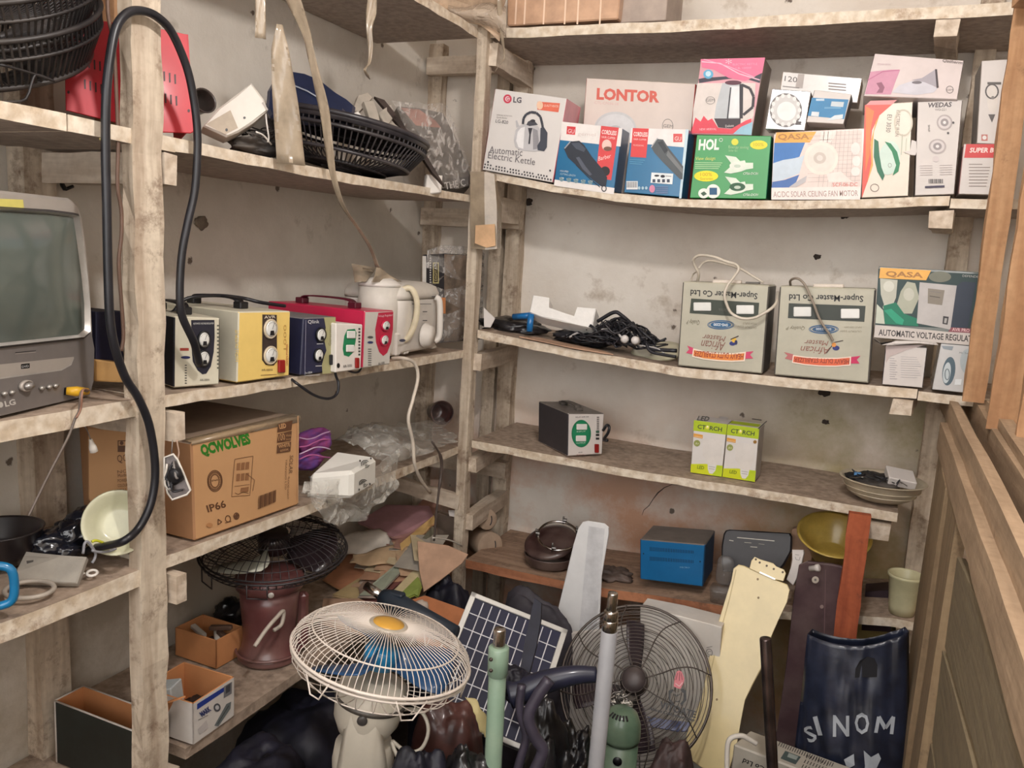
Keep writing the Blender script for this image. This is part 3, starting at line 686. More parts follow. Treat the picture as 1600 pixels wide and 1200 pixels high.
# fryer
b0, b1 = at(624, 555, Z=z3+.004), at(690, 542, Z=z3+.004)
x = (b1-b0).normalized(); n = x.cross(V((0,0,1))).normalized(); wd = (b1-b0).length; ce = (b0+b1)/2-n*.085; ht = (onp(640,470,b0,n)-b0).z
r = thing('deep_fryer', 'white rounded deep fryer with a front knob and side handle beside the white jug', 'fryer', ce)
R3 = (x, -n, V((0,0,1))); mb = MB()
def rrect(w_, d_, rr, k=6):
    o = []
    for cx, cy, a0 in ((w_/2-rr, -d_/2+rr, -90), (w_/2-rr, d_/2-rr, 0), (-w_/2+rr, d_/2-rr, 90), (-w_/2+rr, -d_/2+rr, 180)):
        for i in range(k+1): a = math.radians(a0+90*i/k); o.append((cx+rr*math.cos(a), cy+rr*math.sin(a)))
    return o
def loft(mb, o, R3, secs, m):
    """secs: (width, depth, corner, height)"""
    rows = [[o+R3[0]*x_+R3[1]*y_+R3[2]*h for x_, y_ in rrect(w_, d_, rr)] for w_, d_, rr, h in secs]; k = len(rows[0]); vs = sum(rows, []); fs = []
    for j in range(len(rows)-1):
        for i in range(k): fs.append((j*k+i, j*k+(i+1) % k, (j+1)*k+(i+1) % k, (j+1)*k+i))
    fs += [tuple(range(k-1, -1, -1)), tuple(range((len(rows)-1)*k, len(rows)*k))]
    return mb.add(vs, fs, m, True)
loft(mb, ce, R3, [(wd*.98, .15, .03, 0), (wd, .16, .035, .008), (wd, .165, .035, ht*.99), (wd, .165, .035, ht)], WHITE); F2 = Face(mb, b0+n*.003, n, (400, 300, 4))
for y_ in (745, 800, 830): F2.rect(1042, y_, 1070, y_+6, ink(90,90,90))
F2.line([(1098,655), (1122,655)], 5, BLACK); F2.rect(975, 698, 1096, 702, ink(80,76,72)); F2.ell(915, 928, 20, 9, ink(70,70,90)); mb.obj('body', r)
mb = MB(); loft(mb, ce, R3, [(wd*1.01, .168, .036, ht+.002), (wd*1.01, .168, .036, ht+.014), (wd*.94, .155, .034, ht+.03), (wd*.7, .12, .03, ht+.04), (wd*.3, .06, .02, ht+.043)], WHITE_D); mb.obj('lid', r)
F = Face(MB(), b0, n, (400, 300, 4)); a = rad(F, 1050, 895, 30, 30)[0]
mb = MB(); mb.lathe([(a*1.15, 0), (a*1.15, .004), (a, .006), (a*.9, .018), (0, .02)], F.pt(1050, 895)+n*.002, n, WHITE, 24); k = mb.obj('knob', r)
mb = MB(); hp = [F.pt(1110, 655)+n*.005, F.pt(1115, 680)+n*.014, F.pt(1115, 800)+n*.016, F.pt(1112, 900)+n*.014, F.pt(1100, 935)+n*.006]; mb.tube(spline(hp, 5), .008, WHITE, 10); mb.obj('handle', r)
for (px_, py_) in ((640, 560), (684, 548)):
    mb = MB(); p = onp(px_, py_, b0, n)-n*.018; p.z = z3+.0005; mb.box(p, (.025, .02, .008), WHITE, R3, .003); mb.obj('foot', r)
# wrapped box standing in the corner
FILM = film_mat('clear_film', (235,230,225)); FILM2 = film_mat('clear_bag_film', (225,222,215), base=.05, streak=.8, scale=14)
b0, b1 = at(694, 524, Z=1.235)+V((0,0,0)), at(732, 515, Z=1.235)
b0 = at(664, 526, X=-1.12); b0.z = 1.2415; bm_ = at(695, 524, X=-1.1); b1_ = bm_+V((.05,.12,0)); b1_.z = b0.z; bm_.z = b0.z
mb = MB(); n = (bm_-b0).normalized().cross(V((0,0,1))).normalized()
t0, t1 = onp(660, 398, b0, n), onp(695, 396, b0, n); e = V((.035,.15,0))
mb.box8([b0, bm_, bm_+e, b0+e, t0, t1, t1+e, t0+e], mat((38,36,42), rough=.5), .002, {1: mat((150,130,112), rough=.5, var=.3, scale=16)})
F = Face(mb, b0, n, (400, 300, 4)); F.rect(1040, 400, 1064, 590, ink(225,222,216)); F.rect(1106, 440, 1143, 572, ink(196,186,130)); F.rect(1112, 448, 1137, 564, ink(60,54,40)); F.text('DIGITAL', 1131, 555, 1131, 455, 14, ink(210,200,150))
for j in range(12): F.rect(1086, 410+j*15, 1094, 418+j*15, ink(220,220,215)); F.k -= 1
F.rect(1160, 660, 1185, 760, ink(226,150,96))
r = mb.obj('wrapped_box', None, 'black and white printed box wrapped in clear film beside the white fryer', 'box')
mb = MB(); K = .004; qs = [b0, bm_, bm_+e, b0+e]; cc = sum(qs, V())/4
rows = []
for h in (0, .03, .06, .09, .12, .145, .165, .185):
    f = 1.06 if h < .15 else (1.0 if h < .17 else .55); rows.append([cc+(p-cc)*f+V((0,0,h*((t0-b0).z)/.15 if h < .16 else (t0-b0).z+(h-.15)*.8)) for p in qs+[b0]])
rnd = random.Random(5); rows = [[p+V((rnd.uniform(-K,K), rnd.uniform(-K,K), 0)) for p in row[:-1]] for row in rows]; rows = [q+[q[0]] for q in rows]
mb.sheet(rows, FILM, .0006); mb.obj('wrapper', r)

# ------------------------------------------------------------------ cables at the near post
CP = [(311,568), (303,535), (285,495), (281,460), (284,400), (293,350), (304,300), (308,250), (308,200), (301,145), (290,100), (268,50), (245,26), (222,17), (200,20), (182,42), (172,90), (166,150), (165,230), (167,330), (169,430), (172,500), (180,545), (196,590), (215,620), (232,660), (241,710), (242,752), (234,792), (216,826), (194,845)]
pts = [at(a, b, X=-1.0) for a, b in CP]; pts[0] = at(312, 570, X=-1.012); pts += [at(170,852,X=-1.04), at(148,856,X=-1.08), at(135,862,X=-1.12)]
mb = MB(); mb.tube(spline(pts, 6), .0062, RUBBER, 10); mb.obj('power_cable', None, 'thick black cable looped over the near post and hanging down both sides', 'cable')
mb = MB(); pts = [at(a, b, X=-1.045, ) for a, b in ((171,-20), (172,30), (180,75), (184,140), (187,225), (186,290), (192,330), (192,368), (188,410), (192,470), (195,520), (192,545))]
pts = [p+V((.02,-.02,0)) for p in pts]; mb.tube(spline(pts, 6), .0028, mat((110,84,70), rough=.5), 6); r = mb.obj('twin_wire', None, 'thin brown twin wire running down the left of the near post', 'cable')
mb = MB(); mb.box(at(187,226,X=-1.03)+V((.006,-.03,0)), (.012,.012,.008), mat((226,214,150), rough=.4), b=.002); mb.obj('clip', r)
# black mains lead lying over the stabilizers
def lead(name, label, pix, rr, m, n=6, cat='cable', seg=8):
    mb = MB(); mb.tube(spline([at(p[0], p[1], **{p[2]: p[3]}) for p in pix], n), rr, m, seg); return mb.obj(name, None, label, cat)
lead('mains_lead', 'black mains lead curving over the tops of the cream and yellow stabilizers', [(258,491,'X',-1.13), (272,486,'X',-1.13), (285,470,'X',-1.13), (310,463,'X',-1.12), (345,462,'X',-1.12), (380,466,'X',-1.12), (405,472,'X',-1.1), (430,476,'X',-1.1), (445,478,'X',-1.10)], .0035, RUBBER)
lead('mains_lead', 'black lead dangling in a loop below the edge under the navy stabilizer', [(452,590,'X',-1.03), (465,600,'X',-1.005), (490,617,'X',-1.0), (512,623,'X',-1.0), (526,616,'X',-1.0), (529,600,'X',-1.0), (524,583,'X',-1.012), (524,560,'X',-1.012)], .0028, RUBBER)
lead('mains_lead', 'thin black lead drooping in front of the small green and white stabilizer', [(523,555,'X',-1.005), (540,576,'X',-1.0), (556,582,'X',-1.0), (564,575,'X',-1.0), (567,550,'X',-1.005), (566,510,'X',-1.01)], .0024, RUBBER)
lead('mains_lead', 'white lead hanging from the fryer down past the shelf below', [(612,560,'X',-1.04), (632,560,'X',-1.005), (648,568,'X',-.995), (653,590,'X',-.99), (645,625,'X',-.985), (638,655,'X',-.98), (645,690,'X',-.98), (648,725,'X',-.98), (658,750,'X',-.985), (672,770,'X',-1.0)], .0042, mat((224,212,196), rough=.5))
# ------------------------------------------------------------------ upper left shelf
# black fan guards stacked in the corner of the picture
def fan_guard(mb, o, n, R_, dep, m, spokes=60, wire=.0012, up=V((0,0,1)), rings=3, rimr=.004, hub=.05, bulge=1.0, sy=1):
    """domed wire guard: rim at o, hub at o+n*dep"""
    r, u, n = basis(n, up); o = V(o)
    mb.ring(o, n, R_, rimr, m, 56, sy, up)
    def P(a, f):
        # f=0 hub, 1 rim
        rr = hub+(R_-hub)*(math.sin(f*math.pi/2)**bulge); h = dep*math.cos(f*math.pi/2)**.9
        return o+r*math.cos(a)*rr+u*math.sin(a)*rr*sy+n*h
    for i in range(spokes):
        a = 2*math.pi*i/spokes; mb.tube([P(a, f/6) for f in range(7)], wire, m, 4, cap=False)
    for k in range(1, rings+1):
        f = k/(rings+1); mb.tube([P(2*math.pi*i/48, f) for i in range(48)], wire*1.2, m, 4, closed=True)
DARKW = mat((34,30,32), rough=.5, var=.2, dust=.12, name='dusty_dark_metal')
def basket(mb, o, n, R_, dep, m, slots=70, R2=None, t=.0022, up=V((0,0,1)), band=1):
    """plastic fan basket: deep rim with slotted side and ribbed base"""
    r, u, n = basis(n, up); o = V(o); R2 = R2 or R_*.8
    P = lambda a, R0, h: o+r*math.cos(a)*R0+u*math.sin(a)*R0+n*h
    for R0, h, w_ in ((R_, 0, .006 if band else .0038), (R_*.985, -dep*.28, .004 if band else .0026), (R2*1.08, -dep*.78, .004), (R2*.72, -dep*1.0, .004), (R2*.3, -dep*1.06, .006)):
        mb.ring(o+n*h, n, R0, w_, m, 60, 1, up)
    for i in range(slots):
        a = 2*math.pi*i/slots; mb.tube([P(a, R_, 0), P(a, R_*.985, -dep*.28), P(a, R2*1.08, -dep*.78), P(a, R2*.72, -dep), P(a, R2*.3, -dep*1.06)], t, m, 4, cap=False)
    if band: mb.lathe([(R_*1.005, .006), (R_*1.01, -dep*.16), (R_*.995, -dep*.16), (R_*.99, .006)], o, n, m, 60)
z2 = 1.648
g = 'black slotted fan baskets on the top left shelf'
# stack: lower basket tilted, rim towards the viewer's right
c = at(-48, 78, X=-1.13); nn = V((.42,-.55,1)).normalized(); c.z = z2+.175
mb = MB(); basket(mb, c-nn*.042, V((.36,-.5,1)).normalized(), .152, .085, DARKW, 104, R2=.12, t=.0017, band=0); mb.obj('fan_basket', None, 'dusty black slotted fan basket at the left edge of the picture, lower of the stack', 'fan part', g)
mb = MB(); basket(mb, c+V((.006,.0,.012)), nn, .152, .085, DARKW, 104, R2=.12, t=.0017, band=0); mb.obj('fan_basket', None, 'dusty black slotted fan basket at the left edge of the picture, upper of the stack', 'fan part', g)
mb = MB(); fan_guard(mb, c+nn*.012, nn, .135, .03, DARKW, 60, rimr=.003, hub=.03); mb.obj('fan_guard', None, 'dusty dark wire fan guard lying in the stacked black baskets at the left edge', 'fan part', g)
mb = MB(); q = [at(*p, X=-1.03) for p in ((0,101), (28,108), (60,118), (85,127), (60,117), (52,122), (40,155), (10,159), (-20,160))]; mb.tube(spline(q, 3), .0018, DARKW, 6); mb.obj('wire_leg', None, 'bent wire bracket sticking out below the black fan basket at the left edge', 'fan part')

# red metal cover
RED = mat((196,30,46), rough=.5, var=.05, coat=.08, name='red_enamel')
def red_cover():
    a, b, c_, d_ = (103,172), (303,212), (294,52), (120,20)
    P0, P1 = at(*a, X=-1.14), at(*b, X=-1.045); P0.z = max(P0.z, z2+.002); P1.z = P0.z
    n = (P1-P0).cross(V((0,0,1))).normalized(); up_ = (V((0,0,1))-n*.18).normalized(); n2 = (P1-P0).normalized().cross(up_).normalized()
    rt = thing('metal_cover', 'bright red sheet metal cover with two rows of slots behind the near post', 'metal cover', P0)
    mb = MB(); q = [onp(*p, P0, n2) for p in ((103,172), (240,206), (298,208), (304,205), (303,196), (296,110), (294,54), (228,40), (120,28), (112,60), (102,125))]
    for p in q: p.z = max(p.z, z2+.001)
    mb.prism(q, n2, .0025, RED, b=.001)
    # folded side and top
    bk = -n2*.13; mb.prism([q[6], q[4], q[4]+bk, q[6]+bk], (P1-P0), .002, RED); mb.prism([q[8], q[6], q[6]+bk, q[8]+bk], V((0,0,1)), .002, RED)
    F = Face(mb, P0, n2)
    dk = ink(60,14,20)
    for (x0, y0, x1, y1, k) in ((131,89,165,98,5), (133,124,167,134,5), (240,107,274,116,5), (242,142,276,150,5)):
        for i in range(k):
            x = x0+(x1-x0)*i/(k-1); y = y0+(y1-y0)*i/(k-1); F.poly([(x-1.2, y+15), (x+1.2, y+15), (x+.8, y), (x-1.8, y)], dk); F.k -= 1
    for x, y in ((107,144), (295,173)): F.ell(x, y, 2, 2.5, dk)
    mb.obj('cover_sheet', rt)
red_cover()
# dark pipe stub and white housing
n = V((1,-.3,.25)).normalized(); c = at(318, 158, X=-1.12); mb = MB(); mb.shell([(.014,-.05), (.018,-.01), (.021,0), (.022,.004)], c, n, mat((70,62,58), rough=.3, coat=.5), 24, t=.002); mb.obj('pipe_stub', None, 'short dark glossy pipe end between the red cover and the white housing', 'pipe')
P0 = at(368, 219, X=-1.05); P0.z = z2+.003; n = V((.75,-.66,.1)).normalized()
mb = MB(); o = [onp(*p, P0, n) for p in ((317,197), (354,214), (372,207), (396,192), (419,172), (413,155), (393,129), (370,147), (340,170))]
mb.prism(o, n, .055, WHITE_D, b=.004)
F = Face(mb, P0, n); F.poly([(322,194), (352,210), (372,200), (360,172)], mat((190,176,156), rough=.6, dust=.4)); F.ell(382, 184, 2, 2, BLACK); F.ell(354, 203, 2, 2.5, BLACK)
F.line([(410,160), (418,172)], 3, mat((170,160,150))); mb.obj('plastic_housing', None, 'tilted white plastic housing with screw holes beside the red cover', 'plastic housing')
# small black wire mesh with loose wires
rnd = random.Random(3); mb = MB()
c = at(402, 222, X=-1.08); c.z = z2+.02
mb.blob(c+V((0,0,-.004)), (.045,.05,.017), BLACKM, .35, 4, 4)
for i in range(16):
    p = c+V((rnd.uniform(-.04,.05), rnd.uniform(-.05,.05), rnd.uniform(0,.02))); q = [p+V((rnd.uniform(-.02,.02), rnd.uniform(-.03,.03), rnd.uniform(-.005,.015))) for _ in range(3)]; mb.tube(spline([p]+q, 4), .0014, BLACKM, 5)
mb.obj('wire_heap', None, 'small heap of black wires and mesh under the white housing', 'wires', kind='stuff')
mb = MB(); mb.tube(spline([at(*p, X=-1.03) for p in ((415,176), (417,195), (420,215), (418,222))], 4), .0016, WHITE, 6); mb.tube(spline([at(*p, X=-1.03) for p in ((400,206), (412,212), (424,226))], 4), .0016, WHITE, 6); mb.obj('thin_wire', None, 'thin white wire dropping from the white housing over the black heap', 'cable')

# big black basket holding a dark blue basin cover
BL = mat((30,32,46), rough=.35, var=.2, dust=.15, name='blue_black_plastic')
ce = at(545, 208, X=-1.13); ce.z = z2+.075; nn = V((-.05,-.22,1)).normalized()
R_ = .178
mb = MB(); basket(mb, ce+V((0,0,.028)), V((.12,.10,1)).normalized(), R_, .085, BL, 84, R2=.135, t=.002); mb.obj('fan_basket', None, 'wide black slotted fan basket tilted on the shelf with a dark blue cover in it', 'fan part', g)
DB = mat((38,46,74), rough=.28, var=.1, coat=.4, name='dark_blue_enamel')
c = at(486, 160, X=-1.15); nn = V((.55,-.62,.55)).normalized()
mb = MB(); q = [onp(*p, c, nn) for p in ((416,168), (418,140), (430,118), (448,108), (475,112), (500,122), (525,142), (545,155), (556,165), (553,180), (549,196), (500,192), (450,186), (422,180))]
mb.prism(q, nn, .012, DB, b=.006)
q2 = [onp(*p, c+nn*.001, nn) for p in ((428,162), (436,140), (450,130), (480,140), (520,162), (540,176), (538,187), (490,182), (440,174))]; k = sum(q2, V())/len(q2); mb.prism([p+nn*.012 for p in q2], nn, .014, DB, b=.008)
F = Face(mb, c+nn*.016, nn); F.line([(458,133), (480,142), (505,157)], 2, mat((170,176,190), rough=.3)); r = mb.obj('basin_cover', None, 'dark blue enamelled oval cover leaning in the black fan basket', 'cover')
P0 = at(565, 190, X=-1.09); n = V((.7,-.7,.15)).normalized(); mb = MB(); mb.prism([onp(*p, P0, n) for p in ((550,195), (553,176), (560,174), (566,182), (577,190), (577,200))], n, .003, WHITE, b=.001)
F = Face(mb, P0, n); F.ell(569, 188, 4, 2.4, BLACK, rot=20); F.ell(559, 184, 2, 2, BLACK); mb.obj('bracket', None, 'small white metal bracket with a slot at the right end of the blue cover', 'bracket')
# wooden and plastic strips leaning behind the basket
W1 = mat((196,186,172), rough=.6, dust=.5, var=.15)
def slat(pix, n, t, m, label, name='strip', X=-1.13, cat='strip', b=.002):
    P0 = at(*pix[0], X=X); mb = MB(); mb.prism([onp(*p, P0, V(n).normalized()) for p in pix], n, t, m, b=b); return mb.obj(name, None, label, cat)
slat([(552,170), (560,148), (575,144), (583,152), (560,176)], (.7,-.5,.4), .02, W1, 'rounded pale plastic cap behind the end of the blue cover', 'pale_block', -1.17)
slat([(568,158), (584,156), (592,178), (596,200), (582,198)], (.7,-.5,.4), .015, W1, 'pale ribbed plastic strip leaning behind the black basket', X=-1.15)
slat([(591,176), (611,162), (618,180), (604,198)], (.7,-.5,.4), .015, W1, 'square pale plastic piece leaning beside the ribbed strip', 'plastic_piece', -1.13)
slat([(606,196), (612,190), (640,210), (668,234), (664,240), (630,214)], (.6,-.5,.5), .01, W1, 'long pale bar leaning behind the right rim of the black basket', 'plastic_bar', -1.11)
slat([(585,150), (600,155), (655,222), (695,290), (676,270), (640,216)], (.6,-.6,.4), .01, mat((70,56,50), rough=.6, var=.3), 'thin dark brown lath slanting down behind the pale bars', 'lath', -1.15)
# film wrapped dark box leaning in the corner
P0 = at(700, 296, X=-1.09); P0.z = z2; n = V((.72,-.55,.42)).normalized()
q = [onp(*p, P0, n) for p in ((622,165), (655,168), (692,175), (718,225), (736,275), (734,292), (700,298), (692,270), (668,225))]
for p in q: p.z = max(p.z, z2+.001)
mb = MB(); mb.prism(q, n, .05, mat((104,96,88), rough=.5, var=.3, scale=14), b=.003); F = Face(mb, P0, n)
F.poly([(626,168), (655,171), (680,188), (690,200), (650,196)], mat((176,120,104), rough=.5, var=.2)); F.poly([(694,279), (734,276), (735,288), (700,297)], ink(44,42,42)); F.text('THE C', 696, 296, 728, 290, 11, ink(226,220,214), bold=.01)
r = mb.obj('wrapped_box', None, 'long dark box wrapped in crinkled film leaning in the corner of the top left shelf', 'box')
rnd = random.Random(9); mb = MB(); rows = []
for i in range(9):
    f = i/8; a = at(612+f*75, 160+f*138, X=-1.06); b = at(700+f*42, 166+f*128, X=-1.05); rows.append([a.lerp(b, j/7)+n*rnd.uniform(-.006, .006)+V((0,0,.004)) for j in range(8)])
for row in rows:
    for p in row: p.z = max(p.z, z2+.003)
mb.sheet(rows, FILM, .0006); mb.obj('wrapper', r)
P0 = at(680, 300, X=-1.01); mb = MB(); n = V((.7,-.7,.1)).normalized(); mb.prism([onp(*p, P0, n) for p in ((664,297), (667,272), (692,274), (690,301), (672,303))], n, .02, WHITE, b=.003); mb.obj('plastic_block', None, 'small white rounded plastic block at the shelf edge by the corner post', 'plastic piece')

# ------------------------------------------------------------------ hanging strips of packing tape
TAPE = mat((188,170,146), rough=.25, var=.15, coat=.6, alpha=.78, name='packing_tape')
def strip(pix, widths, label, X=None, D=None, tw=0, m=TAPE):
    k = {'X': X} if X is not None else {'D': D}
    rows = []; C_ = spline([at(a, b, **k) for a, b in pix], 4); n = len(C_)
    for i, p in enumerate(C_):
        f = i/(n-1)*(len(widths)-1); j = min(int(f), len(widths)-2); w_ = widths[j]+(widths[j+1]-widths[j])*(f-j); a = tw*i/n
        s = (V((.65,.75,0))*math.cos(a)+V((.7,-.7,0))*math.sin(a)).normalized(); b_ = V((.7,-.65,0))
        rows.append([p+s*w_*t+b_*(.0025*math.sin(t*9+i*.9)*min(1, w_*40)) for t in (-.5, -.3, -.1, .1, .3, .5)])
    mb = MB(); mb.sheet(rows, m, .0005); return mb.obj('packing_tape', None, label, 'tape')
strip([(437,38), (438,80), (443,130), (449,190), (455,257)], [.010,.030,.040,.046,.050], 'wide brown strip of packing tape hanging in front of the black fan basket', X=-.99)
strip([(407,-25), (407,15), (407,60)], [.016,.016,.018], 'short brown strip of packing tape at the top left of the wide strip', X=-.99)
strip([(452,-20), (462,10), (478,50), (487,90), (497,130), (508,180), (514,230), (521,275), (535,320), (562,360), (580,390), (590,418)], [.030,.024,.013,.016,.020,.017,.014,.011,.012,.018], 'very long twisted strip of packing tape reaching down to the white jug', X=-.985, tw=1.3)
strip([(583,-20), (580,20), (577,45), (579,75), (577,98), (570,108), (574,118), (578,124)], [.016,.02,.012,.010,.007,.008,.01,.006], 'short twisted strip of tape ending in a little white knot above the basket', X=-1.0, tw=1.5)
mb = MB(); P0 = at(575, 435, X=-1.12); mb.sheet([[at(549,412,X=-1.12), at(588,418,X=-1.1)], [at(552,425,X=-1.13), at(584,425,X=-1.11)], [at(554,441,X=-1.12), at(572,440,X=-1.09)]], TAPE, .0006)
mb.sheet([[at(588,418,X=-1.08), at(593,416,X=-1.08)], [at(585,432,X=-1.08), at(606,428,X=-1.07)], [at(580,441,X=-1.07), at(628,440,X=-1.06)]], TAPE, .0006); mb.obj('tape_end', None, 'curled brown tape end stuck on the lid of the white jug', 'tape')
# ------------------------------------------------------------------ boxes on the top shelf of the back wall
WHT = mat((220,215,211), rough=.42, var=.03, scale=8, name='white_card'); WHT2 = mat((214,207,202), rough=.5, var=.05, scale=8, name='white_card')
GREYSIDE = mat((168,158,150), rough=.6, var=.06, scale=8, name='grey_card'); REDI = ink(214,60,60); DK = ink(52,50,56); GR = ink(130,124,120); BLU = mat((22,112,160), rough=.3, var=.08, scale=6, coat=.3, name='blue_gloss_card')
ZA, ZB_, ZC, ZD, ZE = (740,60,4), (1080,60,3.0769), (740,360,3.2), (800,600,4), (1200,360,4)
def cy(q, zf, Y0, Y1=None):
    f = lambda p: (zf[0]+p[0]/zf[2], zf[1]+p[1]/zf[2]); return at(*f(q[0]), Y=Y0), at(*f(q[1]), Y=Y1 if Y1 else Y0)
def ybox(name, label, q, Y, depth, m, draw, z=ZA, side=None, top=None, lean=0, cat='box', group=None, Y1=None):
    a, b = cy(q, z, Y, Y1); tab = TB3 if a.z < 1.45 else TB2
    for p in (a, b):
        if abs(p.z-interp(tab, p.x)) < .022: p.z = interp(tab, p.x)+.0016
    return carton(name, label, cat, q, a, b, depth, m, draw, lean, side, top, z, group)
GB = 'boxed goods on the top back shelf'
def d_lg(F):
    F.ell(212, 378, 26, 28, ink(206,60,84)); F.ell(212, 378, 15, 17, ink(232,200,206)); F.text('G', 203, 388, 222, 390, 22, ink(206,60,84), bold=.03)
    F.text('LG', 247, 399, 298, 403, 34, ink(90,84,92), bold=.03)
    F.poly([(400,395), (540,405), (530,462), (398,445)], ink(226,110,84)); F.ell(414, 418, 20, 26, ink(240,200,170)); F.text('QUALITY HEATER', 440, 425, 530, 432, 14, ink(240,210,190))
    F.text('OFFICIAL ROTATION', 143, 482, 240, 490, 8, GR); F.text('Quick Boiler', 143, 497, 210, 503, 9, GR); F.text('LG-820', 137, 525, 215, 535, 20, DK)
    F.text('Automatic', 96, 715, 303, 735, 44, ink(110,104,108)); F.text('Electric Kettle', 88, 748, 382, 792, 42, ink(110,104,108))
    # kettle picture
    F.poly([(262,575), (285,545), (320,535), (370,535), (405,550), (425,590), (430,650), (415,700), (380,708), (300,700), (262,680), (252,640)], ink(196,194,196))
    F.poly([(275,585), (295,560), (320,552), (310,690), (280,680), (266,640)], ink(236,234,234)); F.poly([(370,560), (400,575), (408,640), (398,690), (372,695)], ink(150,148,152))
    F.poly([(340,560), (368,560), (358,600), (352,660), (342,660), (348,600)], ink(52,50,58)); F.poly([(262,515), (272,512), (285,548), (268,560)], ink(190,188,190))
    F.poly([(340,520), (372,505), (402,540), (350,548), (330,540)], ink(70,70,78)); F.ell(370, 515, 16, 9, ink(52,50,58))
    F.line([(308,535), (312,500), (328,475), (358,460), (392,465), (418,490), (430,540), (436,600)], 15, ink(58,60,70))
    F.poly([(418,560), (440,555), (462,590), (458,680), (440,706), (400,698), (398,670), (416,640)], ink(62,66,78))
    for j in range(24):
        F.ell(68+j*18, 805+j*3.4, 5, 6, DK, 8); F.k -= 1
        if j % 5 != 3: F.ell(72+j*17.5, 787+j*3.4, 5, 6, DK, 8); F.k -= 1
    F.ell(90, 772, 6, 7, DK, 8); F.ell(478, 826, 6, 7, DK, 8)
ybox('kettle_box', 'white electric kettle carton with a kettle picture, leftmost on the top back shelf', [(55,822), (494,905), (585,375), (135,315)], 1.985, .12, WHT, d_lg, side=mat((214,120,132), rough=.3, coat=.3, var=.1), group=GB, Y1=1.995)
def d_lon(F):
    F.text('LONTOR', 768, 378, 1160, 398, 66, ink(226,110,96), bold=.045); F.text('CTL-CF036-18', 755, 408, 905, 418, 16, ink(228,190,184))
    F.ell(885, 560, 130, 102, ink(214,212,212), 36); F.ell(885, 565, 118, 92, ink(226,224,224), 36); F.ell(885, 570, 40, 26, ink(200,198,198))
    F.oring(1213, 548, 33, 44, 3, GR); F.text('GEM', 1185, 555, 1245, 560, 20, GR)
ybox('fan_box', 'large white carton with orange red lettering behind the blue clipper boxes', [(655,960), (1325,990), (1388,283), (706,246)], 2.13, .12, mat((232,216,206), rough=.5, var=.04, scale=8), d_lon, side=mat((210,70,62), rough=.45), top=mat((196,176,160), rough=.7), group=GB)
def clip_art(F, pts, body=(44,52,64)):
    F.poly(pts, ink(*body))
def d_c1(F):
    F.poly([(552,520), (930,562), (918,676), (541,635)], ink(238,232,228)); F.poly([(507,882), (881,935), (876,975), (501,920)], ink(236,230,226))
    F.poly([(797,546), (908,558), (860,886), (762,872)], ink(222,74,76)); F.rect(580, 548, 634, 598, ink(214,60,66), sk=4, sl=5); F.text('GU', 588, 590, 628, 595, 26, ink(240,220,220)); F.text('gemei', 650, 606, 762, 612, 22, ink(220,205,200))
    F.text('CORDLESS', 800, 596, 892, 606, 26, ink(248,236,232), bold=.02); F.text('HAIR CLIPPER', 800, 622, 885, 632, 14, ink(248,220,216)); F.ell(832, 668, 30, 36, ink(236,200,190)); F.ell(838, 690, 26, 14, ink(120,84,70)); F.text('Barber', 780, 765, 862, 745, 26, ink(248,214,210), shear=.3)
    F.ell(822, 830, 30, 30, ink(40,36,40))
    F.poly([(565,690), (600,645), (660,640), (690,665), (740,740), (800,810), (835,870), (828,920), (800,926), (740,880), (650,800), (590,745)], ink(40,46,58))
    F.poly([(610,655), (660,650), (700,690), (690,710), (640,690)], ink(72,80,94)); F.line([(568,688), (605,645)], 7, ink(160,164,170)); F.line([(640,790), (730,880), (790,930)], 5, ink(30,34,44))
    F.poly([(640,745), (660,740), (700,800), (740,850), (725,858), (680,815)], ink(84,90,104)); F.oring(815, 938, 14, 18, 6, ink(46,46,52), 14)
    F.text('HIGH SPEED', 540, 832, 592, 838, 10, ink(220,230,236)); F.text('CUTTING LENGTH', 540, 852, 636, 864, 12, ink(190,214,226))
    for j in range(5): F.ell(550+j*45, 880+j*5, 14, 14, ink(120,150,160)); F.k -= 1; F.rect(536+j*45, 870+j*5, 564+j*45, 877+j*5, ink(210,224,230)); F.k -= 1
ybox('clipper_box', 'blue hair clipper box with a red band on its right, left of the pair', [(501,920), (876,975), (930,562), (553,520)], 1.995, .07, BLU, d_c1, group=GB, Y1=2.0, side=mat((36,96,140), rough=.3, coat=.3))
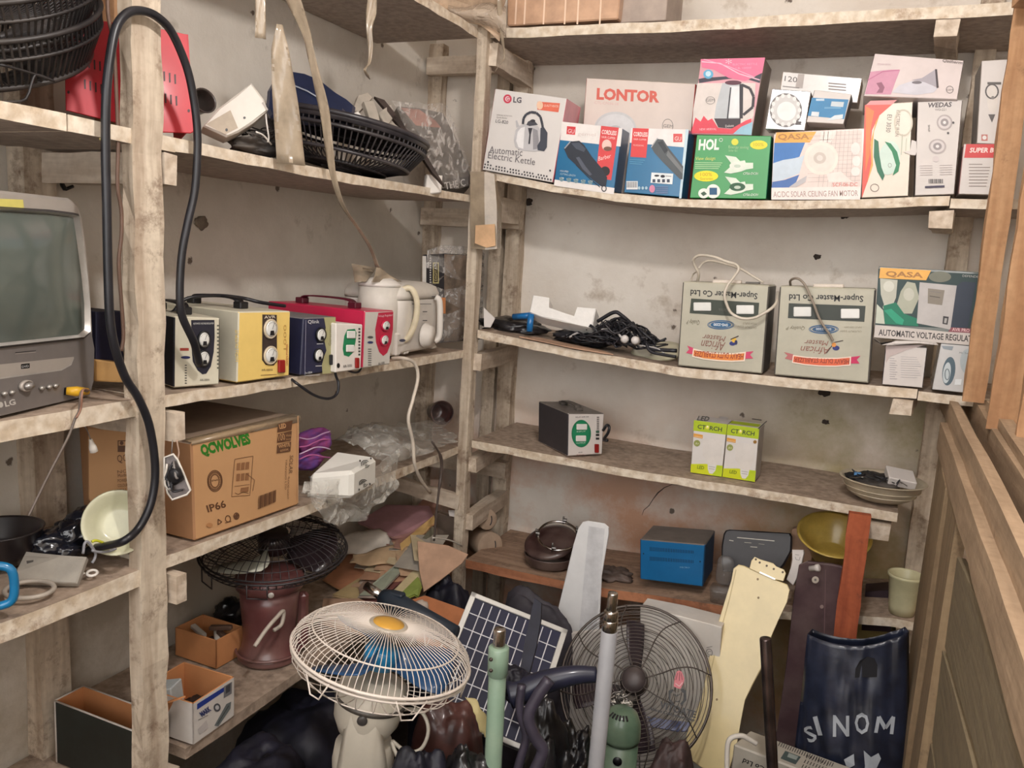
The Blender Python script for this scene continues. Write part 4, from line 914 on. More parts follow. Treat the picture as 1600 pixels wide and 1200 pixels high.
def d_c2(F):
    F.poly([(985,560), (1345,570), (1332,682), (975,652)], ink(238,232,230)); F.poly([(1325,568), (1345,570), (1298,1000), (1284,1000)], ink(200,222,232))
    F.poly([(995,560), (1095,564), (1078,746), (980,740)], ink(222,74,76)); F.text('CORDLESS', 1000, 610, 1086, 614, 26, ink(248,236,232), bold=.02); F.text('HAIR CLIPPER', 1000, 634, 1080, 638, 10, ink(248,220,216)); F.text('PROFESSIONAL', 998, 672, 1064, 675, 10, ink(248,200,196))
    F.rect(1248, 596, 1304, 648, ink(220,90,90)); F.text('GU', 1256, 638, 1296, 640, 26, ink(244,224,220))
    F.poly([(1110,680), (1150,628), (1185,632), (1215,680), (1310,800), (1306,880), (1290,880), (1180,770), (1130,715)], ink(86,92,96)); F.poly([(1150,650), (1180,640), (1215,700), (1195,720)], ink(60,64,70)); F.line([(1110,680), (1150,622)], 6, ink(180,182,184)); F.poly([(1215,700), (1310,820), (1308,850), (1205,730)], ink(120,124,126))
    for j in range(3): F.line([(975,758+j*12), (1070-j*10,762+j*12)], 4, ink(90,160,196))
    F.poly([(1112,838), (1248,846), (1242,912), (1106,902)], ink(232,238,240)); 
    for j in range(4): F.rect(1118+j*30, 880, 1136+j*30, 900, ink(60,70,90)); F.k -= 1
    F.ell(1145, 858, 16, 6, ink(40,40,50)); F.ell(1182, 862, 14, 9, ink(40,40,50)); F.line([(1200,860), (1235,862)], 4, GR)
    F.rect(955, 892, 1026, 944, ink(226,230,232))
    for j in range(12): F.rect(958+j*5.5, 896, 960.5+j*5.5, 932, ink(60,60,70)); F.k -= 1
    F.ell(1116, 940, 18, 24, ink(216,140,170))
    for j in range(4): F.rect(1140, 926+j*12, 1215, 932+j*12, ink(110,130,170)); F.k -= 1
    for j in range(3): F.ell(1035+j*22, 935, 8, 10, ink(170,200,214)); F.k -= 1
ybox('clipper_box', 'blue hair clipper box with a red tag at its top left, right of the pair', [(938,985), (1296,1000), (1345,570), (987,560)], 1.995, .07, BLU, d_c2, group=GB, side=mat((24,108,156), rough=.3, coat=.3))
def d_hol(F):
    F.zoom(*ZB_); w_ = ink(236,240,232)
    F.text('HOL', 34, 535, 134, 533, 48, w_, bold=.04, shear=.15); F.oring(143, 488, 8, 8, 2, w_, 10)
    F.ell(210, 498, 17, 16, ink(220,220,70)); F.ell(325, 512, 42, 22, ink(226,220,50)); F.text('100%', 300, 518, 348, 518, 16, ink(190,160,40)); F.text('Energy saving', 180, 528, 276, 530, 13, ink(170,210,160)); F.text('Solar fan', 180, 544, 222, 544, 10, ink(170,210,160))
    F.text('View design', 22, 585, 116, 584, 16, ink(220,226,120), shear=.2)
    for j in range(4): F.line([(18,597+j*9), (150-j*6,599+j*9)], 4, ink(170,214,160))
    F.ell(72, 662, 58, 26, ink(232,226,40)); F.text('100%', 44, 662, 100, 662, 17, ink(210,150,30)); F.text('Guarantee', 42, 680, 104, 680, 12, ink(200,140,30))
    for (ox, oy, c) in ((0, 0, (226,232,220)), (0, 102, (40,90,60))):
        F.poly([(163,562+oy), (215,570+oy), (235,590+oy), (258,586+oy), (262,598+oy), (298,598+oy), (298,625+oy), (265,630+oy), (240,640+oy), (190,650+oy), (158,645+oy), (185,620+oy), (192,600+oy)], ink(220,232,216)); F.ell(222, 612+oy, 38, 20, ink(*c)); F.ell(222, 614+oy, 16, 8, ink(190,206,190))
        F.text('CF56-DC01', 250, 655+oy, 322, 655+oy, 11, w_, shear=.2)
    F.ell(60, 745, 26, 24, w_); F.ell(106, 735, 34, 34, w_); F.rect(88, 718, 124, 752, ink(40,90,130)); F.poly([(45,745), (62,735), (76,748), (58,758)], ink(60,90,70))
ybox('fan_box', 'green solar ceiling fan box with white lettering under the pink kettle box', [(1350,1005), (1828,1009), (1862,610), (1395,603)], 2.0, .1, mat((38,150,70), rough=.35, var=.06, coat=.3, scale=6, name='green_gloss_card'), d_hol, side=mat((24,110,76), rough=.4), group=GB)
def d_pk(F):
    F.zoom(*ZB_)
    F.poly([(36,195), (38,215), (100,205), (180,195), (250,190), (330,215), (336,185), (345,150), (300,190), (200,180), (60,190)], ink(60,56,70))
    F.poly([(45,100), (355,92), (342,165), (260,205), (180,190), (110,150), (52,140)], ink(230,116,150)); F.line([(50,112), (140,120), (230,170), (330,200)], 5, ink(244,190,206)); F.line([(60,100), (180,135), (300,185)], 4, ink(244,170,196)); F.text('*', 165, 140, 195, 140, 40, ink(244,190,206)); F.text('ELECTRIC KETTLE', 200, 130, 318, 128, 10, ink(240,160,190)); F.text('1.8L 1500W', 215, 148, 290, 146, 10, ink(240,160,190))
    F.ell(82, 172, 24, 22, ink(96,170,206)); F.ell(82, 170, 13, 13, ink(190,220,232))
    F.poly([(30,215), (150,215), (180,210), (310,215), (300,370), (280,430), (5,430), (10,340)], ink(222,212,206))
    F.poly([(150,215), (240,212), (238,385), (110,385), (120,320)], ink(190,194,198)); F.poly([(185,230), (232,230), (232,380), (176,380)], ink(226,228,230)); F.line([(190,235), (174,390)], 7, ink(56,56,64)); F.poly([(110,385), (238,385), (236,425), (190,432), (130,428)], ink(60,50,56)); F.text('Deluxe', 165, 428, 205, 424, 12, ink(220,210,210))
    F.ell(202, 213, 40, 11, ink(90,44,60)); F.poly([(232,220), (250,218), (248,385), (232,385)], ink(48,44,50)); F.line([(248,225), (282,240), (300,280), (296,330), (272,350), (250,368)], 13, ink(52,48,54))
    F.poly([(5,430), (20,380), (45,400), (60,372), (80,395), (100,385), (130,430), (190,436), (262,395), (290,385), (285,450), (200,458), (0,456)], ink(226,72,90)); F.poly([(200,460), (240,425), (296,400), (290,465)], ink(150,190,210)); F.text('NEW ARRIVAL', 40, 443, 122, 441, 11, ink(244,190,200)); F.oring(92, 298, 22, 18, 2, GR, 14); F.text('GEM', 72, 304, 112, 303, 14, GR)
ybox('kettle_box', 'pink and white kettle box standing on top of the green fan box', [(0,461), (290,467), (355,92), (45,100)], 2.03, .12, mat((214,150,160), rough=.35, var=.05, coat=.3, name='pink_card'), d_pk, z=ZB_, side=mat((150,136,128), rough=.5), group=GB)
def d_qf(F):
    F.poly([(398,462), (822,440), (812,775), (385,775)], ink(232,214,206)); F.poly([(400,498), (548,500), (520,570), (440,590), (394,600)], ink(60,120,190)); F.poly([(394,600), (440,585), (520,572), (545,560), (520,650), (440,680), (390,688)], ink(200,214,226)); F.poly([(390,690), (450,680), (520,655), (505,690), (470,718), (387,718)], ink(70,110,176))
    F.poly([(410,452), (602,448), (570,500), (400,502)], ink(240,170,76)); F.text('QASA', 416, 486, 568, 484, 26, ink(176,124,62), bold=.03)
    g_ = ink(196,182,176)
    for j in range(9): F.line([(640+j*20,445-j*1), (610+j*22,715)], 2, g_); F.k -= 1
    for j in range(12): F.line([(560,470+j*20), (815,462+j*20)], 1.6, g_); F.k -= 1
    F.poly([(625,450), (705,446), (672,500), (615,500)], ink(240,226,218)); F.poly([(650,650), (720,640), (775,690), (660,690)], ink(240,226,218))
    F.ell(625, 577, 82, 80, ink(238,226,214), 32); F.ell(625, 577, 66, 64, ink(228,220,210), 32); F.ell(618, 575, 30, 28, ink(206,194,184)); F.ell(618, 575, 15, 14, ink(224,216,208))
    F.ell(790, 530, 22, 30, ink(240,228,222)); F.ell(795, 590, 20, 26, ink(240,228,222)); F.ell(790, 640, 22, 22, ink(240,228,222))
    F.poly([(470,715), (520,680), (556,660), (550,690), (505,715)], ink(190,186,188)); F.text('SCF-06-DC', 680, 712, 800, 710, 18, ink(222,130,120))
    F.poly([(386,718), (814,712), (812,775), (385,775)], ink(240,228,222)); F.text('AC/DC SOLAR CEILING FAN MOTOR', 395, 763, 802, 757, 27, ink(176,150,144), bold=.01)
ybox('fan_box', 'ceiling fan motor box with an orange corner and white fan picture', [(385,775), (815,775), (836,432), (404,452)], 2.0, .13, mat((226,208,200), rough=.25, var=.04, coat=.5, name='gloss_card'), d_qf, z=ZB_, side=GREYSIDE, group=GB)
def d_sil(F):
    F.ell(455, 345, 78, 82, ink(206,204,202), 30); F.oring(455, 345, 74, 78, 9, ink(120,116,114), 26); F.ell(458, 350, 46, 46, ink(232,232,230)); F.rect(500, 398, 530, 416, ink(90,84,84))
    for j in range(14):
        a = j*.449; F.ell(455+66*math.cos(a), 345+70*math.sin(a), 9, 11, ink(226,224,222), 8); F.k -= 1
FOIL = mat((206,204,204), rough=.16, metal=.85, var=.2, bump=.5, scale=30, name='foil_card')
ybox('lamp_box', 'silvery square box with a round lamp picture on top of the fan motor box', [(356,436), (545,443), (576,256), (388,242)], 2.02, .06, FOIL, d_sil, z=ZB_, side=GREYSIDE, group=GB)
def d_bs(F):
    F.poly([(580,285), (757,294), (735,388), (560,372)], ink(50,130,180)); F.rect(600, 290, 640, 300, ink(190,210,226)); F.poly([(675,303), (735,306), (730,330), (670,326)], ink(200,210,216)); F.poly([(580,352), (616,354), (612,376), (576,372)], ink(216,222,226)); F.poly([(650,395), (690,370), (730,365), (728,385)], ink(210,220,224)); F.rect(640, 330, 720, 338, ink(100,160,200))
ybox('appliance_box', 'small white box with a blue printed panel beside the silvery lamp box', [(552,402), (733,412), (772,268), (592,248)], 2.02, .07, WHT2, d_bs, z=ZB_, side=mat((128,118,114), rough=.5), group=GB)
def d_bk(F):
    F.text('120', 448, 205, 508, 212, 26, ink(80,70,70)); 
    for j in range(3): F.line([(660,215+j*14), (745,222+j*14)], 5, ink(120,110,108))
    F.poly([(515,170), (545,172), (535,240), (500,235)], ink(176,166,160)); F.line([(440,230), (520,238)], 4, GR)
ybox('appliance_box', 'flat glossy white box lying behind the silvery lamp box', [(420,290), (800,310), (822,192), (440,160)], 2.085, .08, mat((214,208,202), rough=.15, coat=.6, var=.06), d_bk, z=ZB_, side=mat((170,140,110), rough=.5), group=GB)
def d_eu(F):
    F.poly([(835,320), (965,318), (905,370), (870,440), (862,520), (866,600), (850,680), (822,764), (820,765)], ink(226,96,84)); F.poly([(862,300), (990,296), (965,318), (840,320)], ink(226,150,150))
    F.poly([(888,400), (905,372), (878,450), (872,540), (874,610), (845,700), (866,600), (862,500)], ink(236,170,90)); F.poly([(840,325), (880,350), (862,440), (858,560), (838,640)], ink(234,130,76))
    F.text('EU 3030', 944, 365, 936, 450, 22, ink(110,110,106)); F.text('ELECTRIC IRON', 988, 345, 980, 470, 18, ink(150,140,130)); F.line([(1015,460), (1010,560)], 4, ink(180,190,170)); F.line([(1035,480), (1030,555)], 3, ink(180,190,170))
    F.oring(1020, 405, 42, 62, 7, ink(206,198,180), 24); F.ell(952, 575, 52, 82, ink(206,226,214), 28, rot=10)
    F.poly([(880,482), (900,495), (905,560), (915,620), (930,660), (920,684), (895,640), (878,570)], ink(34,110,80)); F.poly([(930,495), (960,505), (990,545), (1004,600), (996,640), (968,660), (985,610), (965,545)], ink(34,130,84)); F.oring(955, 610, 8, 10, 2, GR, 10); F.oring(882, 718, 20, 18, 3, ink(130,110,100), 14)
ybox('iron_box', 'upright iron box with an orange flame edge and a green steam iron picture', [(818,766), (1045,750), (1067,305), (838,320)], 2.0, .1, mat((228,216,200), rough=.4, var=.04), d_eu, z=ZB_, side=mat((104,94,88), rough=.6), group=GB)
mb = MB(); Y_ = 1.997; P = lambda x, y: at(1080+x/3.0769, 60+y/3.0769, Y=Y_); mb.prism([P(1020,545), P(1055,560), P(1078,562), P(1084,545), P(1082,495), P(1060,488), P(1052,540)], V((0,-1,0)), .0012, WHT2); mb.obj('box_flap', bpy.data.objects['iron_box'])
def d_wd(F):
    F.text('WEDAS', 1140, 332, 1254, 328, 22, ink(86,78,80), bold=.03, shear=.2); F.text('WD-221', 1172, 348, 1226, 347, 11, ink(120,112,112))
    for (x, y, r1, r2) in ((1218,404,38,38), (1184,519,42,36)):
        F.ell(x, y, r1, r2, ink(176,166,164), 24); F.ell(x, y, r1*.8, r2*.8, ink(208,200,198), 24); F.ell(x, y, r1*.5, r2*.5, ink(150,142,142), 18); F.ell(x, y, r1*.2, r2*.2, ink(226,220,218))
    F.ell(1260, 405, 6, 6, ink(80,76,76), 8); F.ell(1235, 455, 6, 6, ink(80,76,76), 8); F.text('Plug', 1150, 445, 1144, 415, 10, GR); F.ell(1176, 580, 16, 14, ink(206,196,194))
    for j in range(5): F.line([(1100,612+j*11), (1160,611+j*11)], 2.5, ink(190,180,178)); F.line([(1195,610+j*11), (1255,608+j*11)], 2.5, ink(190,180,178))
    for j in range(11): F.rect(1142+j*6.4, 676, 1145+j*6.4+(j % 3), 696, ink(80,74,74)); F.k -= 1
    F.rect(1124, 710, 1218, 720, ink(54,44,70), sl=-4)
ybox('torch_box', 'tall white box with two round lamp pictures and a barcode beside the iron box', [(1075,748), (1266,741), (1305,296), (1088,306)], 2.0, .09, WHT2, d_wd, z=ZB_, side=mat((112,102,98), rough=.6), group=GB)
def d_pi(F):
    F.poly([(862,160), (960,150), (1005,150), (985,200), (960,270), (835,268)], ink(206,150,172)); F.poly([(890,215), (915,210), (930,235), (920,262), (890,262), (905,240)], ink(150,100,120)); F.line([(850,200), (920,160), (1000,152)], 5, ink(190,120,150))
    F.poly([(965,260), (1000,225), (1060,205), (1120,205), (1185,240), (1165,260), (1080,272)], ink(206,204,212)); F.poly([(1060,200), (1110,190), (1172,150), (1182,235), (1120,210)], ink(170,164,172)); F.poly([(1172,148), (1182,148), (1190,236), (1180,240)], ink(74,66,70)); F.ell(1085, 212, 24, 7, ink(120,114,120))
    F.text('Qatherm', 1208, 112, 1304, 124, 14, ink(130,120,118), shear=.3, bold=.02); F.text('STEAM IRON', 895, 128, 960, 130, 9, ink(206,180,186)); F.oring(1243, 246, 17, 17, 3, GR, 14); F.text('GEM', 1228, 252, 1258, 252, 9, GR)
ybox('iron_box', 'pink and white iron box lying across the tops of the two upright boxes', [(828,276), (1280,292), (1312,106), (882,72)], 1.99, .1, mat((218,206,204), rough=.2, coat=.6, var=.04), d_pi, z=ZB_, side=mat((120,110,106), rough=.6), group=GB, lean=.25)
def d_tw(F):
    F.ell(1448, 290, 26, 70, ink(216,208,200), 20); F.oring(1446, 255, 30, 34, 7, ink(80,74,72), 18); F.rect(1424, 210, 1490, 222, ink(90,84,80)); F.poly([(1428,365), (1462,365), (1446,405)], ink(90,84,82)); F.ell(1450, 285, 8, 8, GR); F.rect(1395, 462, 1425, 492, ink(190,120,110)); F.ell(1410, 477, 10, 10, WHT)
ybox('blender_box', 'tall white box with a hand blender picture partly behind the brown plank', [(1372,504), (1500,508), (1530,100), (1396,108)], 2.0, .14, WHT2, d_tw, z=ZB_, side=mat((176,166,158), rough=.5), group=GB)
def d_su(F):
    F.poly([(1322,508), (1485,508), (1478,574), (1312,574)], ink(206,66,66)); F.text('SUPER BO', 1338, 548, 1480, 548, 22, ink(246,224,218), bold=.03, shear=.2)
    for j in range(8): F.line([(1335,605+j*15), (1400+(j*37) % 40,605+j*15)], 3.4, ink(140,128,120))
ybox('bulb_box', 'white box with a red band lettered SUPER under the tall blender box', [(1285,746), (1450,742), (1482,508), (1310,508)], 1.995, .12, WHT2, d_su, z=ZB_, side=mat((190,150,146), rough=.5), group=GB)

# ------------------------------------------------------------------ things on the second back shelf
SMC = mat((186,182,164), rough=.4, var=.05, name='sage_enamel'); SMS = mat((110,106,100), rough=.5)
def sm(q, z, Y, label, T_, glossy=False):
    a, b = cy(q, z, Y)
    for p in (a, b): p.z = interp(TB3, p.x)+.0018
    mb, F = carton('', '', '', q, a, b, .13, SMC, z=z, side=SMS, finish=False, bev=.003)
    r = thing('voltage_stabilizer', label, 'stabilizer', (a+b)/2); T_(F); mb.obj('body', r); return r, F
def d_sm1(F):
    dg = ink(58,66,56)
    F.text('Super-Master Co Ltd', 1420, 315, 1085, 297, 30, ink(46,46,46), bold=.02)
    F.poly([(1088,340), (1428,362), (1422,438), (1080,414)], dg)
    F.text('5KVA', 1265, 392, 1225, 388, 14, ink(90,90,84)); 
    for k, (rx, ry) in enumerate(((66,22), (60,19))): F.oring(1236, 472, rx, ry, 3, ink(60,100,140), 26)
    F.ell(1236, 472, 52, 16, ink(40,96,140), 26); F.text('SMS-2200', 1272, 467, 1200, 464, 13, ink(210,220,226), bold=.03)
    F.text('Quality P', 1130, 452, 1065, 447, 22, ink(110,104,84), shear=.3); F.text('HIGH INPUT', 1415, 463, 1345, 458, 11, ink(140,132,112)); F.text('OUTPUT 220V', 1415, 482, 1320, 474, 11, ink(140,132,112))
    F.text('African', 1260, 560, 1140, 548, 44, ink(140,96,84), shear=.3); F.text('Master', 1262, 530, 1145, 520, 28, ink(140,96,84), shear=.3)
    F.ell(1295, 565, 16, 11, ink(40,50,120)); F.ell(1302, 548, 12, 13, ink(226,180,60)); F.line([(1285,545), (1325,528)], 5, ink(60,40,40)); F.ell(1312, 560, 7, 12, ink(40,44,90))
    F.poly([(1068,576), (1100,588), (1095,620), (1062,612), (1078,595)], ink(214,70,110)); F.poly([(1358,608), (1400,604), (1382,622), (1398,640), (1356,642)], ink(214,70,110))
    F.poly([(1098,590), (1170,608), (1240,614), (1300,614), (1362,606), (1356,655), (1290,658), (1220,654), (1150,646), (1092,632)], ink(244,226,206)); F.poly([(1102,598), (1170,614), (1240,620), (1300,620), (1354,614), (1350,648), (1290,651), (1220,647), (1150,639), (1098,626)], ink(232,140,64))
    F.text('HEAVY DUTY STABILIZER', 1350, 618, 1102, 602, 28, ink(160,60,40), bold=.02)
r1, F1 = sm([(1020,660), (1446,702), (1480,275), (1046,254)], ZC, 1.998, 'sage grey heavy duty stabilizer standing upside down, nearer the tangle of cables', d_sm1)
blockpart(F1, 1100, 360, 1188, 402, .002, GLASS, 'meter', r1); blockpart(F1, 1314, 374, 1402, 418, .002, GLASS, 'meter', r1)
def topfeet(F, xs, r, z):
    for x0, x1, y in xs:
        mb = MB(); p0, p1 = F.pt(x0, y), F.pt(x1, y+(x1-x0)*.02); n = -F.n*.02; u = V((0,0,.008)); mb.box8([p0+n*.2, p1+n*.2, p1+n, p0+n, p0+n*.2+u, p1+n*.2+u, p1+n+u, p0+n+u], mat((232,220,206), rough=.5), .002); mb.obj('foot', r)
topfeet(F1, ((1190,1335,264), ), r1, 0)
mb = MB(); p0, p1 = F1.pt(1355,266), F1.pt(1425,268); mb.box8([p0-F1.n*.01, p1-F1.n*.01, p1-F1.n*.03, p0-F1.n*.03, p0-F1.n*.01+V((0,0,.004)), p1-F1.n*.01+V((0,0,.004)), p1-F1.n*.03+V((0,0,.004)), p0-F1.n*.03+V((0,0,.004))], SMS, .001); mb.obj('foot', r1)
CW = mat((214,204,188), rough=.45, var=.1, name='white_cable')
def cable(name, label, pts, rr, m, z=None, n=8, parent=None, seg=8):
    q = [at(z[0]+p[0]/z[2] if z else p[0], z[1]+p[1]/z[2] if z else p[1], Y=p[2]) for p in pts]; mb = MB(); mb.tube(spline(q, n), rr, m, seg)
    return mb.obj(name, parent, None if parent else label, None if parent else 'cable')
cable('cord', '', [(1085,255,2.06), (1098,220,2.05), (1115,208,2.03)], .002, CW, ZC, parent=r1)
cable('cord', '', [(1120,255,2.05), (1125,215,2.03), (1105,175,2.02), (1100,145,2.01), (1130,125,2.0), (1200,132,1.99), (1260,155,1.985), (1310,170,1.98), (1325,195,1.975), (1300,235,1.97), (1270,275,1.965), (1255,320,1.96), (1265,370,1.96), (1290,415,1.96), (1340,440,1.96), (1400,438,1.965), (1450,415,1.97), (1495,385,1.98), (1515,355,2.0), (1522,310,2.03)], .0034, CW, ZC, parent=r1)
cable('cord', '', [(1125,190,2.03), (1150,160,2.03), (1190,152,2.03), (1250,165,2.02), (1330,190,2.04), (1390,225,2.05), (1450,262,2.05)], .003, CW, ZC, parent=r1)
def d_sm2(F):
    dg = ink(58,64,58); F.text('Super-Master Co Ltd', 596, 410, 132, 400, 38, ink(46,46,46), bold=.02)
    F.poly([(130,455), (610,472), (602,572), (124,548)], dg)
    for rx, ry in ((92,27), (84,23)): F.oring(348, 618, rx, ry, 4, ink(60,100,140), 26)
    F.ell(348, 618, 72, 19, ink(56,92,130), 26); F.text('SMS-2200', 396, 611, 300, 609, 14, ink(200,210,216), bold=.02)
    F.text('Quality P', 230, 602, 112, 600, 22, ink(120,112,92), shear=.3); F.text('INPUT 130V-260V', 585, 601, 475, 600, 10, ink(140,132,112)); F.text('OUTPUT 220V', 585, 626, 450, 624, 11, ink(140,132,112))
    F.text('African', 390, 732, 205, 722, 44, ink(150,100,88), shear=.3); F.text('Master', 380, 690, 228, 684, 32, ink(150,100,88), shear=.3)
    F.ell(425, 735, 22, 15, ink(40,50,120)); F.line([(365,768), (415,700), (470,688)], 5, ink(60,40,40)); F.ell(412, 715, 14, 14, ink(226,150,70))
    F.poly([(100,760), (160,775), (150,812), (105,800), (122,782)], ink(190,110,110)); F.poly([(515,792), (578,784), (555,808), (572,832), (512,832)], ink(206,44,96))
    F.poly([(156,778), (240,790), (340,796), (430,796), (520,788), (516,845), (420,852), (320,850), (230,842), (150,828)], ink(246,222,206)); F.poly([(162,786), (240,797), (340,803), (430,803), (512,796), (508,838), (420,845), (320,843), (230,835), (156,822)], ink(226,104,66))
    F.text('HEAVY DUTY STABILIZER', 508, 808, 162, 794, 28, ink(150,60,40), bold=.02)
r2, F2 = sm([(40,876), (636,908), (674,366), (74,346)], ZE, 2.0, 'sage grey heavy duty stabilizer standing upside down, nearer the regulator carton', d_sm2)
blockpart(F2, 160, 478, 270, 538, .002, GLASS, 'meter', r2); blockpart(F2, 455, 490, 572, 550, .002, GLASS, 'meter', r2); topfeet(F2, ((278,472,356),), r2, 0)
cable('cord', '', [(140,342,2.05), (140,315,2.03), (165,300,2.0), (195,305,1.99), (230,340,1.985), (260,400,1.982), (290,470,1.982), (318,545,1.982), (350,600,1.984), (385,650,1.986), (405,690,1.988)], .0028, mat((150,138,124), rough=.5), ZE, parent=r2)
def d_avr(F):
    F.poly([(690,240), (1340,275), (1300,620), (672,590)], ink(44,66,66)); F.poly([(700,300), (810,310), (800,420), (770,490), (730,480), (705,400)], ink(190,190,176)); F.poly([(830,380), (870,320), (920,330), (945,420), (900,520), (850,520), (800,480)], ink(176,178,160)); F.ell(755, 350, 34, 34, ink(214,214,202)); F.ell(880, 400, 34, 40, ink(196,196,182)); F.ell(740, 480, 22, 20, ink(206,206,196)); F.ell(1075, 290, 70, 34, ink(120,122,108))
    F.poly([(720,470), (800,450), (850,520), (930,550), (940,600), (730,585)], ink(20,120,92)); F.poly([(725,500), (770,490), (850,560), (840,590), (800,580)], ink(40,160,124)); F.poly([(680,460), (720,500), (730,585), (672,580)], ink(200,206,190))
    F.poly([(702,232), (1020,250), (988,312), (694,298)], ink(238,180,90)); F.text('QASA', 735, 286, 968, 296, 32, ink(170,120,66), bold=.03)
    F.poly([(948,324), (1180,345), (1140,620), (930,580)], ink(190,186,184)); F.poly([(1180,345), (1215,320), (1300,325), (1250,605), (1140,620)], ink(48,58,74)); F.poly([(1000,362), (1104,374), (1088,468), (998,456)], ink(140,132,120)); F.poly([(1095,535), (1130,540), (1122,590), (1090,584)], ink(60,58,60)); F.poly([(1104,548), (1120,550), (1114,580), (1100,578)], ink(170,168,166)); F.line([(1010,380), (1080,390)], 5, GR); F.line([(1010,410), (1075,420)], 5, ink(90,84,76))
    F.text('DEFENDER', 1215, 290, 1330, 298, 14, ink(180,180,176)); F.poly([(1145,606), (1320,616), (1314,645), (1125,634)], ink(140,80,90)); F.text('AVR PRO 1000', 1150, 628, 1320, 640, 20, ink(230,190,190), bold=.02)
    F.poly([(670,590), (1125,634), (1315,645), (1310,722), (662,668)], ink(206,198,192)); F.text('AUTOMATIC VOLTAGE REGULATOR', 690, 655, 1330, 700, 38, ink(60,56,56), bold=.02)
ybox('regulator_box', 'glossy green and black regulator carton with an orange corner on two small boxes', [(660,670), (1300,722), (1345,262), (694,224)], 1.99, .1, mat((110,116,112), rough=.14, coat=.7, var=.1), d_avr, z=ZE, side=SMS)
def d_sw(F):
    for j in range(10):
        F.line([(760,800+j*14), (790+(j*13) % 20,802+j*14)], 3, ink(160,156,160)); F.line([(830,790+j*14), (930+(j*7) % 30,794+j*14)], 2, ink(170,166,170)); F.k -= 1
    F.text('TEST REPORT', 755, 745, 830, 750, 12, ink(140,132,136)); F.poly([(735,720), (990,715), (870,745), (760,790), (738,830)], ink(196,180,176))
ybox('appliance_box', 'small white box with a printed table under the left of the regulator carton', [(715,936), (970,957), (996,735), (737,712)], 2.0, .08, WHT2, d_sw, z=ZE, side=mat((54,48,62), rough=.5))
def d_i2(F):
    F.ell(1130, 880, 40, 90, ink(84,104,116), 26, rot=8); F.ell(1118, 890, 24, 66, ink(196,206,210), 26, rot=8); F.oring(1120, 900, 14, 34, 6, ink(110,124,132), 18); F.poly([(1085,720), (1160,725), (1150,750), (1095,740)], ink(150,160,168)); F.ell(1250, 820, 50, 80, ink(176,186,190), 24); F.text('Mr. Swan', 1195, 770, 1270, 775, 12, ink(120,124,130)); F.rect(1165, 930, 1205, 966, ink(226,230,232), sk=6)
ybox('iron_box', 'pale blue grey iron box under the right end of the regulator carton', [(1030,965), (1262,988), (1296,725), (1082,706)], 1.99, .1, mat((206,206,206), rough=.2, coat=.5, var=.04), d_i2, z=ZE)
mb = MB(); P = lambda x, y, Y=1.985: at(1200+x/4, 360+y/4, Y=Y); mb.sheet([[P(655,668), P(700,700), P(800,715), P(930,705), P(1065,718)], [P(670,690,2.01), P(710,716,1.98), P(800,690,1.99), P(930,690,1.99), P(1050,700)]], WHT2, .001); mb.obj('paper', None, 'crumpled white paper sticking out under the regulator carton', 'paper')
# ------------------------------------------------------------------ left half of the second back shelf
def prism_at(pix, Y, t, m, name, label, cat, z=None, n=(0,-1,0), b=.001, parent=None, group=None, m2=None, art=None, X=None, P0=None):
    f = lambda p: (z[0]+p[0]/z[2], z[1]+p[1]/z[2]) if z else p
    P0 = P0 or (at(*f(pix[0]), X=X) if X is not None else at(*f(pix[0]), Y=Y)); n = V(n).normalized(); mb = MB(); mb.prism([onp(*f(p), P0, n) for p in pix], n, t, m, b, m2)
    if art: art(Face(mb, P0, n, z or (0,0,1)))
    return mb.obj(name, parent, label, cat, group)
def zp(z, x, y): return (z[0]+x/z[2], z[1]+y/z[2])
prism_at([(50,385), (108,440), (84,486), (52,484)], 2.02, .002, WHT2, 'card', 'little white card standing at the left end of the second back shelf', 'card', ZC, n=(.3,-1,.1))
BAG = mat((42,40,44), rough=.3, var=.4, bump=.35, scale=20, coat=.2, name='black_film')
c = at(*zp(ZC, 200, 470), Y=2.13); c.z = 1.292; mb = MB(); mb.blob(c, (.085,.06,.026), BAG, .35, 12, 4); mb.obj('plastic_bag', None, 'crumpled black plastic bag under the blue pipes', 'bag')
BP = mat((24,110,176), rough=.3, var=.06, coat=.4, name='blue_pipe')
a, b = at(*zp(ZC, 200, 432), Y=2.06), at(*zp(ZC, 300, 424), Y=2.05); r = thing('pipe_fitting', 'bright blue plastic pipe fitting with two arms in front of the white foam', 'pipe', a)
mb = MB(); mb.tube([a, b], .0085, BP, 14); mb.obj('arm', r); a = at(*zp(ZC, 287, 418), Y=2.035); b = at(*zp(ZC, 279, 506), Y=2.03); mb = MB(); mb.tube([a, b], .0088, BP, 14); mb.obj('arm', r)
# white foam packing piece
FOAM = mat((240,238,234), rough=.7, var=.03, bump=.2, scale=60, name='foam')
prism_at([(278,408), (296,322), (375,334), (372,384), (440,408), (508,430), (524,382), (612,390), (592,488), (540,478), (430,452), (340,432)], 2.03, .05, FOAM, 'foam_packing', 'white U shaped polystyrene packing piece propped above the cables', 'packing', ZC, n=(.1,-1,.55), b=.003)
